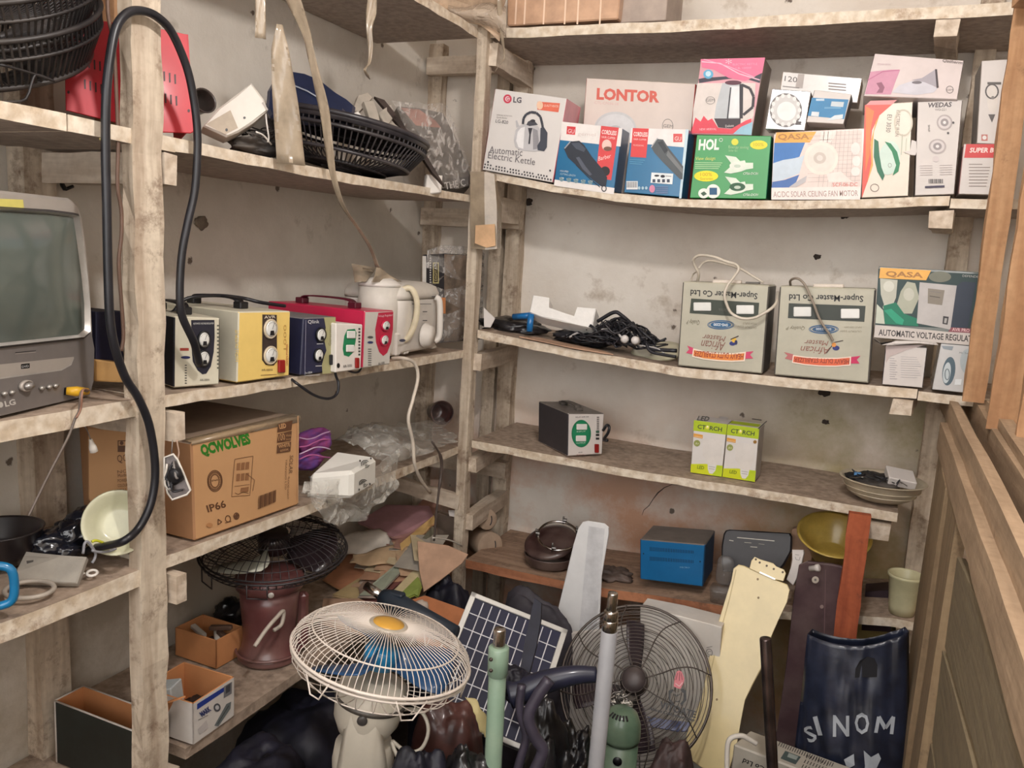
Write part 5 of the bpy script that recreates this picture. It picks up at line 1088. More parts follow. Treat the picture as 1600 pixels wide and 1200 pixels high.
# cable tangle
rnd = random.Random(21); mb = MB(); K = [mat((40,40,46), rough=.45, var=.2), mat((54,52,56), rough=.45), mat((190,186,184), rough=.5)]
def zc(x, y, Y): return at(*zp(ZC, x, y), Y=Y)
for i in range(70):
    x = rnd.uniform(430, 700); p = []
    for k in range(5):
        xx = x+k*rnd.uniform(40, 85); f = min(1, max(0, (xx-430)/560)); top = 420+abs(xx-710)*.42 if xx < 900 else 540; bot = 530+f*95
        yy = rnd.uniform(max(top, 430), bot); Y = 2.02+.16*rnd.random()*(1-(yy-top)/(bot-top+1)*.6)
        q = zc(min(xx, 1010), yy, Y); q.z = max(q.z, interp(TB3, q.x)+.006); p.append(q)
    mb.tube(spline(p, 4), rnd.choice([.0018, .0024, .003]), K[0 if rnd.random() < .6 else (1 if rnd.random() < .8 else 2)], 5)
mb.tube(spline([zc(*p) for p in ((620,455,2.08), (700,410,2.08), (740,425,2.08), (800,480,2.07), (850,545,2.05), (880,590,2.03), (1015,602,2.02))], 5), .005, K[0], 8)
mb.tube(spline([zc(*p) for p in ((860,560,2.03), (885,605,2.02), (950,622,2.015), (1012,632,2.012))], 5), .004, K[0], 8)
c = zc(600, 510, 2.12); c.z = interp(TB3, c.x)+.024; mb.blob(c, (.09,.06,.020), K[0], .4, 6, 4)
mb.obj('cable_tangle', None, 'tangle of black appliance cables spread along the second back shelf', 'cables', kind='stuff')
for x, y, l in ((755, 545, 'left'), (815, 552, 'right')):
    mb = MB(); mb.lathe([(.011, 0), (.010, .012), (.006, .017), (0, .018)], zc(x, y, 2.025), V((.3 if l == 'left' else -.2,-1,.2)), WHT, 18); mb.obj('plug', None, 'small white round plug lying in the black cables, the %s one' % l, 'plug')
c = zc(940, 560, 2.16); c.z = interp(TB3, c.x)+.003; mb = MB(); mb.lathe([(.066, 0), (.07, .006), (.068, .010), (.05, .008), (0, .008)], c+V((0,-.03,.004)), V((-.05,-.28,1)), mat((214,208,178), rough=.35, coat=.4, var=.08, name='cream_plastic'), 40); mb.obj('cover_plate', None, 'round cream plastic cover lying behind the cables beside the stabilizer', 'cover')
def flat(pts, t, m, name, label, cat, dz=0, group=None, kind=None, art=None, parent=None):
    """sheet of card through pixel points with given heights"""
    P = [at(x, y, Z=z_+dz) for x, y, z_ in pts]; n = (P[1]-P[0]).cross(P[2]-P[0]).normalized(); n = n if n.z > 0 else -n
    mb = MB(); mb.prism(P, n, t, m); 
    return mb.obj(name, parent, label, cat, group, kind)
BC = mat((186,150,124), rough=.8, var=.12, name='brown_card')
mb = MB(); P = [zc(*p) for p in ((228,532,1.992), (330,520,2.04), (500,545,2.04), (640,560,2.03), (700,590,1.997), (640,612,1.992), (500,600,1.99))]
for p in P: p.z = interp(TB3, p.x)+.004
mb.prism(P, V((0,0,1)), .003, BC); mb.obj('cardboard_piece', None, 'flat piece of brown card under the tangled cables', 'cardboard')

# ------------------------------------------------------------------ third back shelf
P0, P1 = onb(*zp(ZD, 346, 456), TB4, .002), onb(*zp(ZD, 563, 447), TB4, .002); P0.z = P1.z = max(P0.z, P1.z)
mb, F = carton('', '', '', [(346,456), (563,447), (576,184), (351,184)], P0, P1, .17, WHT2, z=ZD, side=mat((62,58,62), rough=.5, var=.1), top=mat((120,112,106), rough=.4), finish=False, bev=.002)
r = thing('voltage_stabilizer', 'small dark cased stabilizer with a green oval on its white front, alone on the third back shelf', 'stabilizer', (P0+P1)/2)
r['label'] = 'dark cased stabilizer with a green oval on its white front, on the third back shelf'
gn = ink(24,120,80); F.ell(433, 310, 61, 86, gn, 32); F.ell(433, 310, 52, 76, ink(30,132,90), 32)
F.text('RELAY AVR 500', 398, 212, 480, 209, 9, DK); F.text('INPUT', 405, 302, 460, 300, 8, ink(210,230,216)); F.text('OUTPUT', 400, 374, 460, 372, 9, ink(210,230,216)); F.text('AR500', 415, 432, 440, 431, 8, DK); F.text('RECIPROCA', 404, 446, 450, 444, 6, ink(150,60,50))
for j in range(9): F.rect(530, 205+j*12, 545, 211+j*12, ink(90,84,84)); F.k -= 1
for y in (292, 312, 335): F.rect(524, y, 546, y+13, ink(70,110,90) if y < 300 else ink(40,40,40))
mb.obj('body', r); blockpart(F, 402, 250, 468, 286, .002, GLASS, 'meter', r); blockpart(F, 398, 322, 462, 358, .002, GLASS, 'meter', r); blockpart(F, 514, 374, 540, 428, .005, REDSW, 'switch', r)
handle_on(F, r, mat((96,90,84), rough=.4), length=.5, h=.012)
mb = MB(); mb.tube(spline([at(*zp(ZD, x, y), Y=Y) for x, y, Y in ((570,290,2.06), (592,258,2.05), (608,270,2.04), (600,305,2.04), (580,335,2.05), (576,350,2.06), (596,352,2.05))], 5), .004, RUBBER, 8); mb.obj('cord', r)
def torch(q, label, first):
    P0, P1 = onb(*zp(ZD, *q[0]), TB4, .002), onb(*zp(ZD, *q[1]), TB4, .002)
    lime = ink(178,200,30); bx, tx = q[0][0], q[3][0]
    def art(F):
        x0, y0 = q[3]; x1, y1 = q[2]; sl = (y1-y0)/(x1-x0); X = lambda u: x0+(x1-x0)*u; Yt = lambda u, v: (y0+(y1-y0)*u)*(1-v)+(q[0][1]+(q[1][1]-q[0][1])*u)*v; Xv = lambda u, v: (x0+(x1-x0)*u)*(1-v)+(q[0][0]+(q[1][0]-q[0][0])*u)*v
        W = lambda u, v: (Xv(u, v), Yt(u, v))
        F.poly([W(0,0), W(0,.2), W(1,.2), W(1,0)], lime)
        a_, b_ = W(.12,.15), W(.86,.15); F.text('CT  RCH', *a_, *b_, 26, ink(54,70,50), bold=.02); F.ell(*W(.42,.105), 11, 11, ink(236,226,90)); F.ell(*W(.42,.09), 6, 6, ink(250,246,200))
        F.poly([W(0,.84), W(.45,.80), W(1,.80), W(1,1), W(0,1)], ink(206,214,24)); F.poly([W(.55,.80), W(1,.79), W(1,1), W(.7,1)], ink(184,206,26))
        F.poly([W(.30,.34), W(.40,.31), W(.86,.31), W(.94,.36), W(.92,.62), W(.82,.74), W(.80,.80), W(.52,.80), W(.48,.74), W(.34,.64)], ink(222,216,210))
        F.poly([W(.52,.80), W(.80,.80), W(.78,.90), W(.70,.97), W(.60,.97), W(.54,.90)], ink(222,220,216)); F.line([W(.56,.84), W(.76,.84)], 4, ink(170,168,164)); F.line([W(.57,.88), W(.75,.88)], 4, ink(170,168,164))
        F.poly([W(.02,.25), W(.30,.26), W(.30,.33), W(.02,.32)], ink(226,160,60)); F.text('12 MONTHS', *W(.05,.315), *W(.28,.32), 8, ink(250,230,200))
        F.ell(*W(.14,.43), 20, 20, ink(150,156,84)); F.text('A+', *W(.09,.455), *W(.20,.455), 13, ink(226,226,190)); F.text('LED', *W(.2,.91), *W(.42,.91), 20, ink(110,130,20), bold=.02)
        if not first: F.ell(*W(.9,.26), 11, 11, ink(150,110,40))
    mb, F = carton('', '', '', q, P0, P1, .07, WHT, art, z=ZD, side=mat((176,168,160), rough=.5), top=WHT2, finish=False)
    # printing on the lid
    T_ = Face(mb, F.tl, (F.br-F.bl).cross(F.d) if (F.br-F.bl).cross(F.d).z > 0 else -(F.br-F.bl).cross(F.d), ZD)
    if first: T_.text('LED', 1155, 226, 1232, 232, 28, ink(60,60,56), bold=.02, shear=.3); T_.poly([(1290,215), (1340,222), (1352,208), (1302,202)], ink(206,200,196))
    else: T_.poly([(1360,245), (1540,268), (1556,252), (1375,230)], lime); T_.line([(1500,218), (1560,226)], 6, ink(90,86,84)); T_.line([(1538,280), (1592,232)], 6, ink(60,56,54))
    return mb.obj('bulb_box', None, label, 'box', 'light bulb boxes on the third back shelf')
torch([(1115,552), (1311,580), (1345,252), (1137,226)], 'lime and white LED bulb box with LED on its lid, left of the pair', True)
torch([(1315,580), (1518,612), (1546,278), (1348,252)], 'lime and white LED bulb box, right of the pair', False)
# basin of odds and ends
ZF = (1200,600,4); c = at(*zp(ZF, 712, 640), Y=2.085); c.z = .979
CRM = mat((206,192,166), rough=.35, coat=.3, var=.15, dust=.4, name='cream_basin')
r = thing('basin', 'shallow cream plastic basin filled with electrical odds and ends at the right of the third back shelf', 'basin', c)
mb = MB(); mb.shell([(.052,0), (.066,.008), (.078,.022), (.088,.040), (.094,.048), (.096,.046)], c, (0,0,1), CRM, 48, t=.003); mb.obj('bowl', r); r['label'] = 'shallow cream basin filled with electrical odds and ends beside the partition'
mb = MB(); mb.ring(c+V((0,0,.016)), (0,0,1), .0745, .0015, CRM, 48); mb.ring(c+V((0,0,.028)), (0,0,1), .083, .0015, CRM, 48); mb.obj('rib', r)
mb = MB(); mb.blob(c+V((-.02,0,.036)), (.055,.05,.016), BLACKM, .35, 9, 4); rnd = random.Random(4)
for i in range(12):
    p = c+V((rnd.uniform(-.06,.04), rnd.uniform(-.05,.03), .05)); mb.tube(spline([p, p+V((rnd.uniform(-.03,.03), rnd.uniform(-.03,.03), .008)), p+V((rnd.uniform(-.04,.04), rnd.uniform(-.02,.02), -.002))], 4), .0012, RUBBER if i % 3 else STEEL, 5)
mb.obj('wire_scraps', None, 'dark wires and scraps heaped in the cream basin', 'wires', kind='stuff')
mb = MB(); x = V((.95,.25,-.12)).normalized(); u = V((.1,-.35,.93)).normalized(); mb.box(c+V((.035,-.002,.046)), (.062,.05,.022), WHT2, (x, u.cross(x), u), .002); mb.obj('junction_box', None, 'small white plastic box tilted in the cream basin', 'box')
mb = MB(); mb.box(c+V((-.055,-.02,.05)), (.016,.012,.008), mat((90,140,190), rough=.4)); mb.obj('connector', None, 'tiny blue connector in the left of the cream basin', 'connector')

# ------------------------------------------------------------------ fourth back shelf
BRN = mat((74,48,48), rough=.35, var=.15, coat=.2, dust=.3, name='maroon_plastic')
c = at(858, 880, Y=2.09); c.z = .645; r = thing('round_case', 'maroon round plastic case with its lid ajar on the brown fourth shelf', 'case', c)
mb = MB(); mb.shell([(.062,0), (.068,.006), (.071,.026), (.072,.028)], c, (0,0,1), BRN, 40); mb.obj('base', r)
mb = MB(); n = V((-.12,-.38,1)).normalized(); mb.lathe([(.071,0), (.076,.005), (.074,.013), (.060,.017), (.050,.015), (0,.015)], c+V((-.002,.012,.050)), n, BRN, 44); mb.obj('lid', r)
n = V((.15,-.45,1)).normalized(); cc = c+V((.025,-.01,.088)); mb = MB(); mb.ring(cc, n, .056, .0035, CHROME, 44); r2 = mb.obj('hose_clamp', None, 'large chrome ring clamp with bolts lying on the maroon round case', 'clamp')
for a, l in ((185, .022), (262, .026), (75, .02), (20, .02)):
    rr, uu, nn = basis(n); p = cc+rr*math.cos(math.radians(a))*.057+uu*math.sin(math.radians(a))*.057
    mb = MB(); mb.tube([p-nn*.006-rr*.004, p+nn*l-rr*.004], .0028, STEEL, 8); mb.box(p+nn*.004, (.012,.008,.008), STEEL, (rr, uu, nn), .001); mb.obj('bolt', r2)
mb = MB(); c = at(957, 892, Y=2.08); c.z = .655; mb.blob(c, (.05,.03,.018), mat((104,88,80), rough=.6, var=.3), .4, 15, 4); mb.obj('rag', None, 'dusty brown crumpled rag between the maroon case and the blue stabilizer', 'rag')
P0, P1 = at(1000, 905, Y=2.03), at(1098, 917, Y=2.03)
BLM = mat((20,104,160), rough=.4, var=.06, name='blue_enamel'); mb, F = carton('', '', '', [(1000,905), (1098,917), (1102,851), (1000,842)], P0, P1, .13, BLM, side=mat((36,80,120), rough=.45), top=mat((120,112,106), rough=.5), finish=False, bev=.0025)
r = thing('transformer_case', 'bright blue metal case with two rows of vent slots on the fourth shelf', 'transformer', (P0+P1)/2)
F.zoom(*ZD)
for y0 in (1018, 1078):
    for j in range(27): x = 862+j*10.3; F.poly([(x, y0+26+j*.6), (x+4, y0+26+j*.6), (x+4, y0+j*.9), (x, y0+j*.9)], ink(12,44,70)); F.k -= 1
F.text('MICRO', 1050, 1150, 1110, 1152, 9, ink(130,180,214)); F.ell(1176, 1110, 5, 5, ink(14,40,60)); F.ell(822, 1060, 4, 5, ink(14,40,60)); mb.obj('body', r)
ZH = (1100,780,4.446)
# dark tray
TR = mat((44,40,44), rough=.45, var=.15, name='dark_tray')
prism_at([(120,400), (120,330), (135,240), (150,216), (175,210), (400,222), (600,236), (612,260), (608,360), (560,450), (520,500), (300,520), (130,500)], 2.10, .02, TR, 'tray', 'dark grey plastic tray with rounded corners standing against the wall', 'tray', ZH, n=(0,-1,.35), b=.004,
  art=lambda F: (F.line([(230,266), (490,290)], 5, ink(220,214,200)), F.line([(175,285), (205,290)], 5, ink(200,194,180)), F.line([(280,300), (330,304)], 4, ink(170,164,150)), F.line([(322,330), (370,334)], 5, ink(190,184,170)), F.line([(380,310), (420,314)], 3, ink(150,144,130))))
mb = MB(); c = at(*zp(ZH, 105, 620), Y=2.03); c.z = .668; loft(mb, c+V((.005,0,0)), (V((1,0,0)), V((0,1,0)), V((0,0,1))), [(.045,.05,.012,0), (.05,.055,.012,.03), (.052,.057,.012,.034)], mat((150,146,142), rough=.15, var=.2, coat=.5, alpha=.3, name='clear_plastic')); mb.obj('plastic_tub', None, 'small clear plastic tub on the shelf edge beside the blue case', 'tub')
mb = MB(); c = at(*zp(ZH, 150, 490), Y=2.05); loft(mb, c, (V((1,0,0)), V((0,.2,1)).normalized(), V((0,-1,.2)).normalized()), [(.036,.07,.016,0), (.04,.075,.017,.014), (.03,.06,.014,.016)], mat((140,136,134), rough=.12, var=.2, coat=.6, alpha=.35, name='clear_plastic')); mb.obj('clear_dish', None, 'clear oblong plastic lid leaning on the dark tray', 'lid')
prism_at([(610,210), (685,188), (690,240), (750,400), (740,470), (640,520), (600,500)], 2.16, .02, BC, 'cardboard_piece', 'tan cardboard piece standing behind the yellow basin', 'cardboard', ZH)
prism_at([(612,350), (690,352), (694,372), (672,480), (640,560), (618,600), (572,560), (600,480), (612,420)], 2.02, .012, WHT2, 'plug_adapter', 'long white plastic adapter leaning at the left of the yellow basin', 'adapter', ZH, n=(-.1,-1,.3), b=.002, art=lambda F: (F.line([(632,385), (660,388)], 3, GR), F.line([(634,400), (640,420), (662,424), (668,400)], 3, GR)))
c = at(*zp(ZH, 735, 482), Y=1.93); mb = MB(); mb.lathe([(.006,0), (.0065,.014), (.008,.015), (.0085,.022), (.0055,.024)], c, V((.8,-.3,.35)), WHT2, 18); mb.obj('lamp_holder', None, 'tiny white lamp holder lying on top of the maroon board', 'lamp holder')
YB_ = mat((206,176,88), rough=.32, coat=.3, var=.12, name='yellow_basin_plastic')
n = V((.04,-.38,.92)).normalized(); c = at(1303, 838, Y=2.13); r = thing('basin', 'yellow plastic basin tilted forward behind the red brown plank', 'basin', c)
mb = MB(); mb.shell([(.046,-.068), (.050,-.062), (.058,-.035), (.064,-.032), (.072,-.012), (.078,-.009), (.083,.0), (.087,.002), (.088,.0)], c+n*.006, n, YB_, 48, t=.003); mb.obj('bowl', r)
# cardboard rolls behind the corner post
RL = mat((178,154,132), rough=.75, var=.12, name='kraft_roll')
for px_, py_, rr, lab, dx in ((766, 853, .040, 'lower', 0), (762, 812, .030, 'upper', 0)):
    c = at(px_, py_, Y=2.12); n = V((.75,-.62,.12)).normalized(); mb = MB(); mb.lathe([(rr,-.10), (rr,0), (rr*.96,.001), (0,.0005)], c, n, RL, 32); mb.line = None
    R_, U_, N_ = basis(n); q = [c+n*.0015+R_*(rr*(.2+.5*math.cos(t)))*.6+U_*rr*.6*math.sin(t) for t in (.6, .3, 0, -.3, -.7, -1.2)]; mb.tube(q, .0016, DK, 5)
    mb.obj('cardboard_roll', None, '%s of two kraft paper rolls behind the corner post' % lab, 'roll')
c = at(1392, 975, Y=2.1)
prism_at([(1346,985), (1352,925), (1388,922), (1396,940), (1392,988)], 2.16, .06, mat((60,46,56), rough=.45, var=.2), 'small_case', 'dark plum coloured case on the low shelf right of the red brown plank', 'case')
c = at(1406, 972, Y=2.07); c.z = .717; mb = MB(); mb.shell([(.027,0), (.030,.02), (.036,.085), (.040,.09), (.040,.096)], c, (0,0,1), mat((206,200,160), rough=.4, var=.1, dust=.3, name='cream_cup'), 32); mb.obj('cup', None, 'cream plastic cup on the low shelf beside the partition', 'cup')
# wrapped corner post: cardboard and tape
mb = MB()
q = [(737,272), (735,360), (738,388), (760,388), (784,386), (784,300), (772,272)]
rows = [[at(735,268,Y=1.975), at(757,268,Y=1.968), at(772,272,Y=1.975), at(778,275,Y=2.02)], [at(735,310,Y=1.972), at(757,312,Y=1.966), at(776,320,Y=1.975), at(784,322,Y=2.02)], [at(735,350,Y=1.972), at(758,352,Y=1.962), at(776,352,Y=1.972), at(783,352,Y=2.02)], [at(737,388,Y=1.97), at(758,390,Y=1.96), at(776,389,Y=1.97), at(783,388,Y=2.02)]]
mb.sheet(rows, TAPE, .0015, False); r = mb.obj('taped_wrapping', None, 'brown tape wrapped around the corner post under the top shelf', 'tape')
mb = MB(); mb.prism([at(x, y, Y=1.955) for x, y in ((743,352), (773,350), (774,384), (760,387), (742,380))], V((0,-1,0)), .001, mat((226,184,142), rough=.6)); mb.obj('card_patch', r)
# torn cardboard and film bundle above the corner, box pack on the top board
BF = mat((206,166,136), rough=.3, coat=.4, var=.12, name='film_wrapped_card')
mb = MB(); P = [at(*p, Y=Y) for p, Y in (((792,40), 2.0), ((965,31), 2.0), ((975,-60), 2.0), ((792,-60), 2.0))]; P[0].z = P[1].z = 2.062
d = V((0,.2,0)); mb.box8([P[0], P[1], P[1]+d, P[0]+d, P[3], P[2], P[2]+d, P[3]+d], BF, .003); F = Face(mb, P[0], (0,-1,0))
for x in (808, 822, 852, 885, 905, 940): F.line([(x,-20), (x-3,38)], 2.5, ink(236,206,180))
mb.obj('wrapped_pack', None, 'film wrapped tan cardboard pack on the highest back board', 'box')
mb = MB(); a, b = at(966,36,Y=2.03), at(1040,34,Y=2.03); a.z = b.z = 2.061; t_ = V((0,0,.12)); d = V((0,.15,0)); mb.box8([a, b, b+d, a+d, a+t_, b+t_, b+d+t_, a+d+t_], mat((176,160,148), rough=.6, var=.1), .002); mb.obj('carton', None, 'plain grey brown carton beside the film wrapped pack on the highest board', 'box')
rnd = random.Random(2); rows = []
top = [(640,-70), (690,-70), (740,-70), (792,-60)]
for j, fy in enumerate((0, .25, .5, .7, .85, 1)):
    bot = [(652,12), (695,20), (735,38), (782,58)]
    rows.append([at(a[0]+(b[0]-a[0])*fy+rnd.uniform(-3,3), a[1]+(b[1]-a[1])*fy+rnd.uniform(-3,3), Y=1.93+.03*rnd.random()) for a, b in zip(top, bot)])
rows = [sum([[r_[i].lerp(r_[i+1], k/3) for k in range(3)] for i in range(3)], [])+[r_[3]] for r_ in rows]
for i, p in enumerate(rows[-1]): p.z += rnd.uniform(-.008, .008)
mb = MB(); mb.sheet(rows, mat((206,178,150), rough=.5, var=.2, bump=.5, name='torn_card'), .003, False); r = mb.obj('torn_cardboard', None, 'torn tan cardboard hanging over the corner above the posts', 'cardboard')
mb = MB(); rows = [[at(700+i*13, 8+4*math.sin(i)+f*(10+i*5.5), Y=1.945-.03*math.sin(f*3)) for i in range(8)] for f in (0, .25, .5, .75, 1)]; mb.sheet(rows, film_mat('torn_film', (214,196,176), base=.45, streak=.85), .0008); mb.obj('film', r)
strip([(779,-10), (783,40), (785,62), (788,90), (778,105), (772,115)], [.012,.01,.008,.003,.003,.002], 'thin twisted shred of film dangling beside the corner post top', X=-.93, tw=2)

# ------------------------------------------------------------------ wall marks
def wallhole(px_, py_, s_, label, X=None, Y=None, m=None):
    p = at(px_, py_, X=X, Y=Y); n = V((0,-1,0)) if Y else V((1,0,0)); mb = MB(); rnd = random.Random(px_)
    mb.blob(p, (s_, s_*.35, s_*.8) if Y else (s_*.35, s_, s_*.8), m or mat((150,136,120), rough=.95, var=.3, bump=.8), .35, px_, 3); return mb.obj('plaster_lump', None, label, 'plaster')
wallhole(314, 348, .016, 'rough lump of plaster on the left wall right of the near post', X=XL+.003)
mb = MB(); P = [at(*p, X=XL+.012) for p in ((91,270), (98,290), (102,296), (114,291))]; mb.tube(P[:3], .004, BLACK, 6); mb.tube([P[2], P[3]], .003, BLACK, 6); mb.obj('wall_hook', None, 'small black bent hook on the left wall above the television', 'hook')
def stain(px_, py_, s_, Y, label): 
    p = at(px_, py_, Y=Y); mb = MB(); mb.blob(p, (s_, .002, s_*.8), mat((70,60,54), rough=.9), .5, px_, 3); return mb.obj('nail_hole', None, label, 'nail hole')
stain(1290, 659, .008, YB, 'dark round nail hole in the back wall above the cream basin')
stain(1320, 336, .011, YB, 'dark ragged hole in the back wall under the top shelf')
stain(1277, 401, .008, YB, 'dark nail hole in the back wall above the right stabilizer')
stain(1288, 612, .013, YB, 'chipped dark hollow in the back wall just under the second shelf')
stain(825, 316, .012, YB, 'round knot mark in the back wall left under the kettle box')
# crack
pts = [(1062,758), (1050,757), (1038,762), (1028,770), (1021,779), (1014,790), (1006,797), (1003,805)]
mb = MB(); mb.tube([at(*p, Y=YB-.0005) for p in pts], [.0006,.001,.0012,.002,.0012,.0012,.001,.0005], mat((96,84,76), rough=.9), 5); mb.obj('wall_crack', None, 'thin branching crack in the back wall below the third shelf', 'crack')
# ------------------------------------------------------------------ lower left shelves
ZJ, ZK = (0,600,4), (400,600,4)
TAN = mat((204,158,112), rough=.7, var=.04, scale=6, name='kraft_carton'); TANT = mat((168,146,126), rough=.75, var=.08, name='shaded_carton_top'); BPR = ink(104,70,48); GPR = ink(50,128,40)  # carton top greyed and darkened: the shadow on it is put into its colour
def d_big(F):
    F.zoom(*ZJ); F.text('QCWOLVES', 1262, 446, 1570, 368, 62, GPR, bold=.06)
    for rx, ry in ((46,66), (40,58), (26,40)): F.oring(1343, 606, rx, ry, 5, BPR, 28)
    for j in range(28):
        a = j*2*math.pi/28; F.line([(1343+30*math.cos(a), 606+44*math.sin(a)), (1343+39*math.cos(a), 606+57*math.sin(a))], 4, BPR); F.k -= 1
    F.text('IP66', 1324, 612, 1364, 602, 12, BPR)
    F.text('IP66', 1300, 802, 1416, 768, 44, BPR, bold=.02)
    F.line([(1468,470), (1582,450), (1576,520), (1570,600), (1562,695), (1448,704), (1456,600), (1468,470)], 3, BPR)
    for r_ in range(2):
        for c_ in range(3): F.poly([(1478+c_*28+(-r_*2), 540+r_*68-c_*3), (1500+c_*28-r_*2, 537+r_*68-c_*3), (1503+c_*28-r_*2, 492+r_*68-c_*3), (1481+c_*28-r_*2, 495+r_*68-c_*3)], ink(150,106,72)); F.k -= 1
    F.line([(1465,640), (1560,628)], 3, BPR); F.line([(1468,680), (1490,690), (1520,675), (1555,685)], 3, BPR); F.poly([(1505,650), (1555,642), (1552,672), (1502,676)], ink(150,106,72)); F.line([(1540,560), (1592,600), (1580,668)], 3, BPR)
    for x, y in ((1371, 862), (1425, 842), (1478, 825)): F.oring(x, y, 16, 20, 5, BPR, 3 if x < 1400 else 12)
    F.line([(1406,868), (1446,858)], 4, BPR); F.ell(1310, 882, 20, 14, ink(184,132,88)); F.poly([(1460,830), (1478,808), (1492,822), (1480,845)], BPR)
    F.zoom(*ZK)
    for (y0, y1, t) in ((240, 302, 'LED'), (305, 368, '100 Watt'), (372, 434, 'WHITE')):
        F.poly([(140-(y0-240)*.05, y0+8), (228-(y0-240)*.06, y0-12), (225-(y1-240)*.05, y1-14), (134-(y1-240)*.02, y1)], BPR)
    F.text('LED', 148, 280, 190, 272, 28, TAN, bold=.03); F.text('100', 142, 356, 184, 348, 42, TAN); F.text('Watts', 188, 330, 220, 325, 14, TAN); F.text('Wireless', 188, 352, 220, 346, 10, TAN); F.text('WHITE', 142, 402, 214, 388, 22, TAN, bold=.02); F.text('6000K', 152, 424, 206, 414, 14, TAN)
    F.text('SOLAR', 212, 445, 205, 560, 22, BPR); F.text('FLOOD LIGHT', 200, 580, 194, 720, 11, BPR); F.text('TIRANGO LTD', 185, 470, 180, 660, 10, BPR)
    for j in range(16): w_ = 3+(j*7) % 4; F.poly([(14+j*7, 782-j*3), (14+j*7+w_, 781-j*3), (17+j*7+w_, 700-j*2.6), (17+j*7, 701-j*2.6)], BPR); F.k -= 1
    F.line([(262,200), (262,745)], 6, ink(214,172,128))
P0, P1 = at(304, 846, X=-1.028), at(467, 787, X=-1.028); P0.z = interp(TL4, P0.y)+.002; P1.z = interp(TL4, P1.y)+.002
mb, F = carton('', '', '', [(304,846), (467,787), (469,650), (299,692)], P0, P1, .27, TAN, d_big, side=mat((176,130,92), rough=.75, var=.05), top=TANT, finish=False, bev=.003)
r = thing('carton', 'big tan carton lettered in green and brown just right of the near post', 'box', (P0+P1)/2); mb.obj('body', r)
TP = mat((196,170,136), rough=.2, coat=.6, alpha=.6, name='clear_tape')
mb = MB(); n = F.n; u = V((0,0,1)); mb.sheet([[F.tl+n*.001-u*.004, F.tl+n*.001+u*.001, F.tl+F.d*.08+u*.002], [F.tr+n*.001-u*.012, F.tr+n*.001+u*.001, F.tr+F.d*.08+u*.002]], TP, .0006); mb.obj('tape', r)
prism_at([(137,668), (200,672), (200,800), (150,800), (138,780)], None, .2, TAN, 'carton', 'tan carton with brown printing seen at the left of the near post', 'box', X=-1.19, n=(.75,-.66,0), b=.003,
  art=lambda F: (F.zoom(*ZJ), F.rect(735, 352, 798, 425, BPR), F.rect(742, 358, 792, 385, TAN), F.ell(760, 370, 12, 12, BPR), F.text('QC', 735, 490, 798, 482, 46, BPR), F.text('NO', 735, 560, 798, 552, 20, BPR), F.text('Model', 738, 585, 798, 575, 22, BPR), F.text('POWER', 736, 615, 798, 610, 20, BPR), F.text('COLOUR', 736, 645, 798, 640, 20, BPR), F.text('MEAS', 736, 672, 790, 668, 16, BPR), F.text('G.W', 736, 700, 780, 696, 16, BPR)))
# box behind the big carton's left, dusty
# hanging lampholder plate
r = thing('ceiling_rose', 'metal back plate with loose wires hanging from a rail by the near post', 'fitting', at(275, 745, X=-.985))
P0 = at(258,715,X=-.985); n = V((.55,-.8,.15)).normalized(); o = [onp(*zp(ZJ, x, y), P0, n) for x, y in ((1028,458), (1085,438), (1110,470), (1150,560), (1192,662), (1170,690), (1078,722), (1050,680), (1030,600))]
mb = MB(); mb.prism(o, n, .003, mat((120,112,110), rough=.35, metal=.6, var=.3), b=.001); c = sum(o, V())/len(o); mb.tube([p+n*.002 for p in o], .0018, WHITE_D, 6, closed=True); mb.obj('plate', r)
mb = MB(); rnd = random.Random(7)
for i in range(7):
    a, b = rnd.choice(o), rnd.choice(o); mb.tube(spline([a.lerp(c, .3)+n*.006, c+n*.016+V((rnd.uniform(-.02,.02), 0, rnd.uniform(-.02,.02))), b.lerp(c, .4)+n*.006], 5), .0018, [RUBBER, GR, WHITE_D][i % 3], 5)
mb.obj('wires', r)
mb = MB(); mb.blob(c+n*.006+V((0,0,.004)), (.012,.01,.014), BLACK, .2, 3, 3); mb.obj('terminal_block', r)
mb = MB(); mb.tube(spline([at(*zp(ZJ, x, y), X=-.985) for x, y in ((1105,350), (1112,390), (1118,430), (1112,470))], 4), .0013, mat((200,170,150), rough=.5), 6); mb.tube([at(*zp(ZJ, 1078,350), X=-.985), at(*zp(ZJ, 1072,445), X=-.985)], .0009, GR, 5); mb.obj('wire', r)
# small white bulb hanging on wire
mb = MB(); a, b = at(*zp(ZJ, 566,346), X=-1.06), at(*zp(ZJ, 588,426), X=-1.06); d = (b-a); mb.lathe([(.0025,0), (.003,d.length*.2), (.0055,d.length*.6), (.006,d.length*.95), (.004,d.length), (0,d.length)], a, d, WHITE, 16); mb.tube(spline([a, at(*zp(ZJ, 545,290), X=-1.06), at(*zp(ZJ, 510,240), X=-1.05)], 4), .0008, GR, 5); mb.obj('connector', None, 'small white connector dangling in front of the tan carton left of the near post', 'connector')
